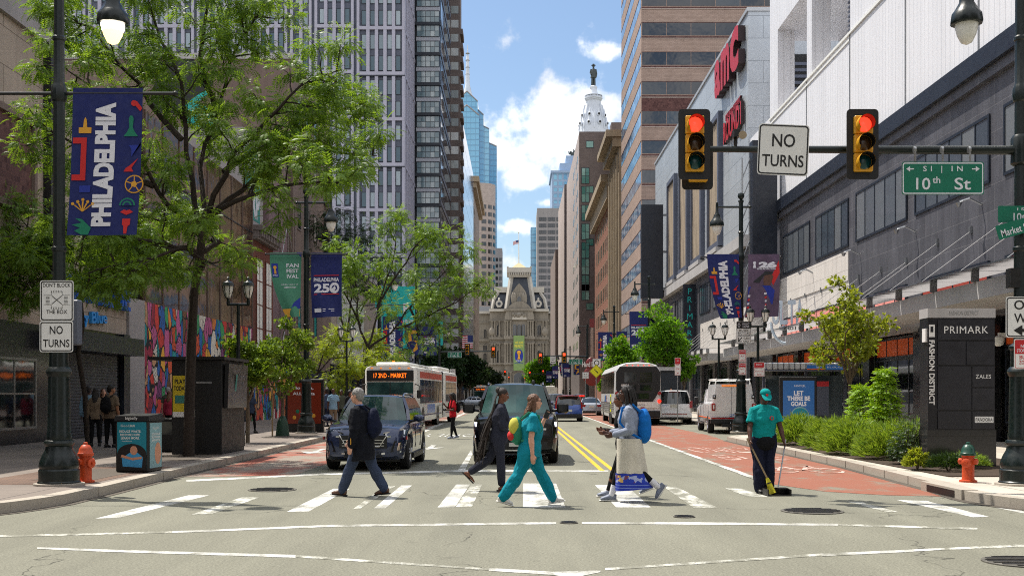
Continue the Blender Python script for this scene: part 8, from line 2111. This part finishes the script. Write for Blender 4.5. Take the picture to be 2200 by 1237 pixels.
def skirt(J,z_top,z_bot,mm,name,ra,rb,yf,folds=.012,n=40,tilt=0.0,ra0=.165,y0_=0.0,y1_=0.0):
 m=J['T'](MB(J['root']));rings=[];rows=8
 for i in range(rows+1):
  f=i/rows;z=z_top+(z_bot-z_top)*f;ring=[]
  for q in range(n):
   a=2*math.pi*q/n;w=folds*f*math.sin(a*7+1.3*math.sin(a*2));r=lerp([(0,ra),(1,rb)],f);ring.append(V((math.cos(a)*(r+w),math.sin(a)*(lerp([(0,ra0),(1,yf)],f)+w)+y0_+(y1_-y0_)*f,z+tilt*f*math.sin(a))))
  rings.append(ring)
 inner=[[V((p.x*.97,p.y*.97,p.z))for p in r_]for r_ in reversed(rings)]
 m.loft(rings+inner,mm,True,False);m.build(name);return rings
skirt(J,J['pel'].z+.06,.44,'cloth_cream','skirt',.238,.235,.235,.016,ra0=.19,y1_=-.03)
def hem_mat():
 m=bpy.data.materials.new('hem_print');m.use_nodes=True;t=NT(m.node_tree)
 b=t.n('ShaderNodeBsdfPrincipled',ins={'Roughness':.9});t.n('ShaderNodeOutputMaterial',ins={0:b.outputs[0]})
 P=t.n('ShaderNodeTexCoord').outputs['Object'];s=t.n('ShaderNodeSeparateXYZ',ins={0:P})
 band=t.math('LESS_THAN',t.math('ABSOLUTE',t.math('SUBTRACT',s.outputs[2],.37)),.055)
 vo=t.n('ShaderNodeTexVoronoi',ins={'Vector':P,'Scale':16.0});sc=t.n('ShaderNodeSeparateColor',ins={0:vo.outputs['Color']})
 c=t.ramp(sc.outputs[0],[(0,S(34,60,170)),(.3,S(206,168,96)),(.5,S(160,170,210)),(.65,S(110,60,90)),(.8,S(34,60,170))],'CONSTANT')
 st=t.math('LESS_THAN',t.math('FRACT',t.math('MULTIPLY',s.outputs[2],22.0)),.2)
 t.set(b,'Base Color',t.mix(band,t.mix(st,S(30,52,160),S(120,140,200)),c));M['hem_print']=m
hem_mat()
skirt(J,.442,.20,'hem_print','skirt_hem',.237,.25,.30,.018,tilt=-.03,ra0=.237,y0_=-.03,y1_=-.075)
m=J['T'](MB(J['root']))
for nm in 'RL':m.tube([J['ank'+nm]+V((0,0,-.01)),J['ank'+nm].lerp(J['knee'+nm],.38)],[.046,.053],'cloth_white',10);
m.build('sock')
t,c=backpack(J,'bright blue backpack on the woman in grey cardigan','cloth_blue',.17,.27,.11,.06,soft=True)
J2=person('woman in black top and leggings walking half hidden behind the grey cardigan',X(1338,18.7),18.6,R(92),1.70,lean=2,legs=((-20,22,20),(20,2,-4)),arms=((10,88,8),(6,84,10)),sk='skin_brown',top='cloth_black',sleeve='long',bottom='cloth_black',legw=.9,shoe='shoe_grey',fem=True,hair='hair_black',hairfn=hair_short,head=(0,-6),bare=.1)
J=person('street cleaner in turquoise polo and cap looking down at his broom',X(1640,19.3),19.3,R(184),1.72,lean=5,legs=((6,3,0),(2,3,0)),arms=((12,16,13),(10,14,14)),sk='skin_deep',top='cloth_polo',sleeve='short',bottom='cloth_darknavy',legw=1.65,shoe='shoe_black',build=1.28,hair='hair_black',hairfn=hair_short,head=(0,-30),vox=.008)
Hp=J['Hp'];g=J['T'](MB(J['root']));g.ball(Hp(0,-.012,.075),(.092,.105,.075),'cloth_polo',14,8);g.tube([Hp(0,.06,.075),Hp(0,.13,.06),Hp(0,.185,.04)],[(.085,.012),(.08,.009),(.05,.006)],'cloth_polo',12,up=J['Hp'](1,0,0)-J['hc']);g.lathe([(.022,0),(.022,.003)],'banner_red',(0,0,0),10,'y');
for i in range(len(g.v)-20,len(g.v)):g.v[i]=(Hp(0,.096,.095)*J['k'])+g.v[i]*1.0+V((0,.004,0))
g.build('cap')
m=J['T'](MB(J['root']));m.lathe([(.035,0),(.035,.03)],'banner_red',(0,0,0),12,'y');m.lathe([(.022,.03),(.022,.034)],'cloth_polo',(0,0,0),10,'y');o=m.build('badge');o.location=(J['sp'](.37)+J['fw']*.165+V((-.085,0,0)))*J['k']
m=J['T'](MB(J['root']));c_=J['sp'](-.06)+J['fw']*.13;m.ball(c_,(.17,.07,.13),'cloth_black',14,10);m.tube([J['sp'](-.02),J['sp'](-.065)],[(.235,.175),(.238,.178)],'cloth_black',16,up=(1,0,0));m.build('waist_pouch')
g=J['T'](MB(J['root']));g.tube([J['nk']-J['up']*.035,J['nk']+J['up']*.02],[(.085,.08),(.074,.072)],'cloth_polo',12);g.build('collar')
k=J['k'];rt=J['root'];inv=(Matrix.Translation(rt.location)@rt.rotation_euler.to_matrix().to_4x4()).inverted()
wl=lambda px,py,D:inv@V((X(px,D),D,max(.01,Z(py,D))))
hr_=(J['wrR']+J['hdR']*.075)*k;hl_=(J['wrL']+J['hdL']*.075)*k
t=held('broom','yellow corn broom in the street cleaner hand','broom',J)
m=MB(t);e=wl(1648,1026,18.95);top_=hr_+(hr_-e).normalized()*.12;m.tube([top_,hr_,e],.014,'stake_wood',8);m.build('handle')
mat('straw',S(196,186,40),.9,var=.25,vscale=40,local=True)
m=MB(t);e2=wl(1660,1060,18.9);m.tube([e,e.lerp(e2,.3),e2],[(.022,.03),(.04,.06),(.05,.13)],'straw',14,up=(1,0,0));
m.build('bristles');m=MB(t);dd=(e2-e);m.tube([e+dd*.3,e+dd*.36],[(.048,.07),(.05,.075)],'black_ink',12,up=(1,0,0));m.build('binding')
t=held('dustpan','black long handled dustpan in the street cleaner other hand','dustpan',J)
m=MB(t);b0=wl(1672,1045,18.85);tp=hl_+(hl_-b0).normalized()*.1;m.tube([tp,hl_,b0],.012,'galv',8);m.build('handle')
m=MB(t);c=wl(1668,1062,18.85);c.z=0.0
m.T=Matrix.Translation(c);m.box(-.19,.17,-.13,.15,.004,.02,'black_metal');m.box(-.19,.17,-.15,-.13,.004,.12,'black_metal');m.box(-.21,-.19,-.15,.15,.004,.11,'black_metal');m.box(.17,.19,-.15,.15,.004,.11,'black_metal');m.box(-.19,-.02,-.13,.05,.11,.125,'black_metal');m.build('pan')
J=person('boy in red shirt and black trousers holding a phone in the road',X(973,43),43,R(112),1.70,lean=1,legs=((-6,14,8),(8,3,0)),arms=((10,122,18),(12,80,10)),sk='skin_deep',top='cloth_red',sleeve='short',bottom='cloth_black',legw=1.0,shoe='shoe_grey',hair='hair_black',hairfn=hair_locs,head=(0,-12),vox=.012)
backpack(J,'black backpack on the boy in red shirt','cloth_black',.14,.22,.08)
phone(J,'L','phone in the hand of the boy in red shirt')
J=person('person in grey top and black trousers seen from behind by the crooked locust',X(205,33.2),33.2,R(10),1.66,.15,legs=((6,3,0),(-5,6,4)),sk='skin_deep',top='cloth_tan',bottom='cloth_black',fem=True,hair='hair_black',hairfn=hair_long,vox=.014,legw=1.1)
person('person in pale blue shirt with dark cap walking away by the shutter',X(190,35.2),35.2,R(5),1.74,.15,legs=((-8,8,0),(8,3,0)),sk='skin_deep',top='cloth_skyblue',bottom='cloth_black',hair='hair_black',hairfn=hair_short,vox=.014)
J=person('man in tan shirt with black backpack seen from behind by the shutter',X(238,32.6),32.6,R(-18),1.74,.15,legs=((4,2,0),(-3,3,0)),sk='skin_mid',top='cloth_tan',sleeve='short',bottom='cloth_black',hair='hair_black',hairfn=hair_short,vox=.014,build=1.12,head=(-40,0))
backpack(J,'black backpack on the man in tan shirt','cloth_black',.17,.25,.11)
person('woman facing out between the two people by the shutter',X(222,36),36,R(210),1.66,.15,legs=((2,2,0),(-2,2,0)),sk='skin_pale',top='cloth_black',bottom='cloth_black',fem=True,hair='hair_brown',hairfn=hair_long,vox=.015)
person('grey haired man in olive shirt walking by the painted mural',X(361,44),44,R(0),1.76,.15,legs=((10,3,0),(-9,8,6)),sk='skin_pale',top='cloth_olive',sleeve='short',bottom='cloth_tan',hair='hair_grey',hairfn=hair_short,vox=.015)
person('woman in rose patterned blouse walking by the painted mural',X(364,41.5),41.5,R(-5),1.62,.15,legs=((-8,6,4),(9,3,0)),sk='skin_pale',top='cloth_rose',sleeve='long',bottom='cloth_black',fem=True,hair='hair_brown',hairfn=hair_long,vox=.015)
person('woman in black leggings half hidden by the small tree behind the kiosk',X(540,45),45,R(-20),1.66,.15,legs=((10,3,0),(-10,8,4)),sk='skin_mid',top='cloth_slate',sleeve='short',bottom='cloth_black',legw=.9,fem=True,hair='hair_black',hairfn=hair_long,vox=.015)
person('man in grey blue shirt and khaki shorts waiting near the bus',X(716,52),52,R(15),1.76,.15,legs=((2,2,0),(-2,2,0)),sk='skin_deep',top='cloth_skyblue',sleeve='short',bottom='cloth_tan',bare=.5,hair='hair_black',hairfn=None,vox=.015,build=1.08)
person('man in dark blue jacket standing beside the grey blue shirt',X(703,54),54,R(70),1.78,.15,legs=((4,2,0),(-4,2,0)),sk='skin_deep',top='cloth_slate',bottom='cloth_darknavy',hair='hair_black',hairfn=hair_short,vox=.015)
person('person in red top standing behind the advert panel',X(694,55.5),55.5,R(-60),1.70,.15,legs=((2,2,0),(-2,2,0)),sk='skin_brown',top='cloth_red',bottom='cloth_black',fem=True,hair='hair_black',hairfn=hair_short,vox=.016)
person('person in black hoodie bending near the bus door',X(745,53),53,R(-120),1.70,.15,lean=14,legs=((2,4,0),(-2,4,0)),sk='skin_brown',top='cloth_black',bottom='cloth_black',hair='hair_black',hairfn=hair_afro,vox=.016)
person('person in dark top standing beside the one in black hoodie',X(733,55),55,R(170),1.72,.15,legs=((2,2,0),(-2,2,0)),sk='skin_deep',top='cloth_olive',bottom='cloth_black',hair='hair_black',hairfn=hair_short,vox=.016)
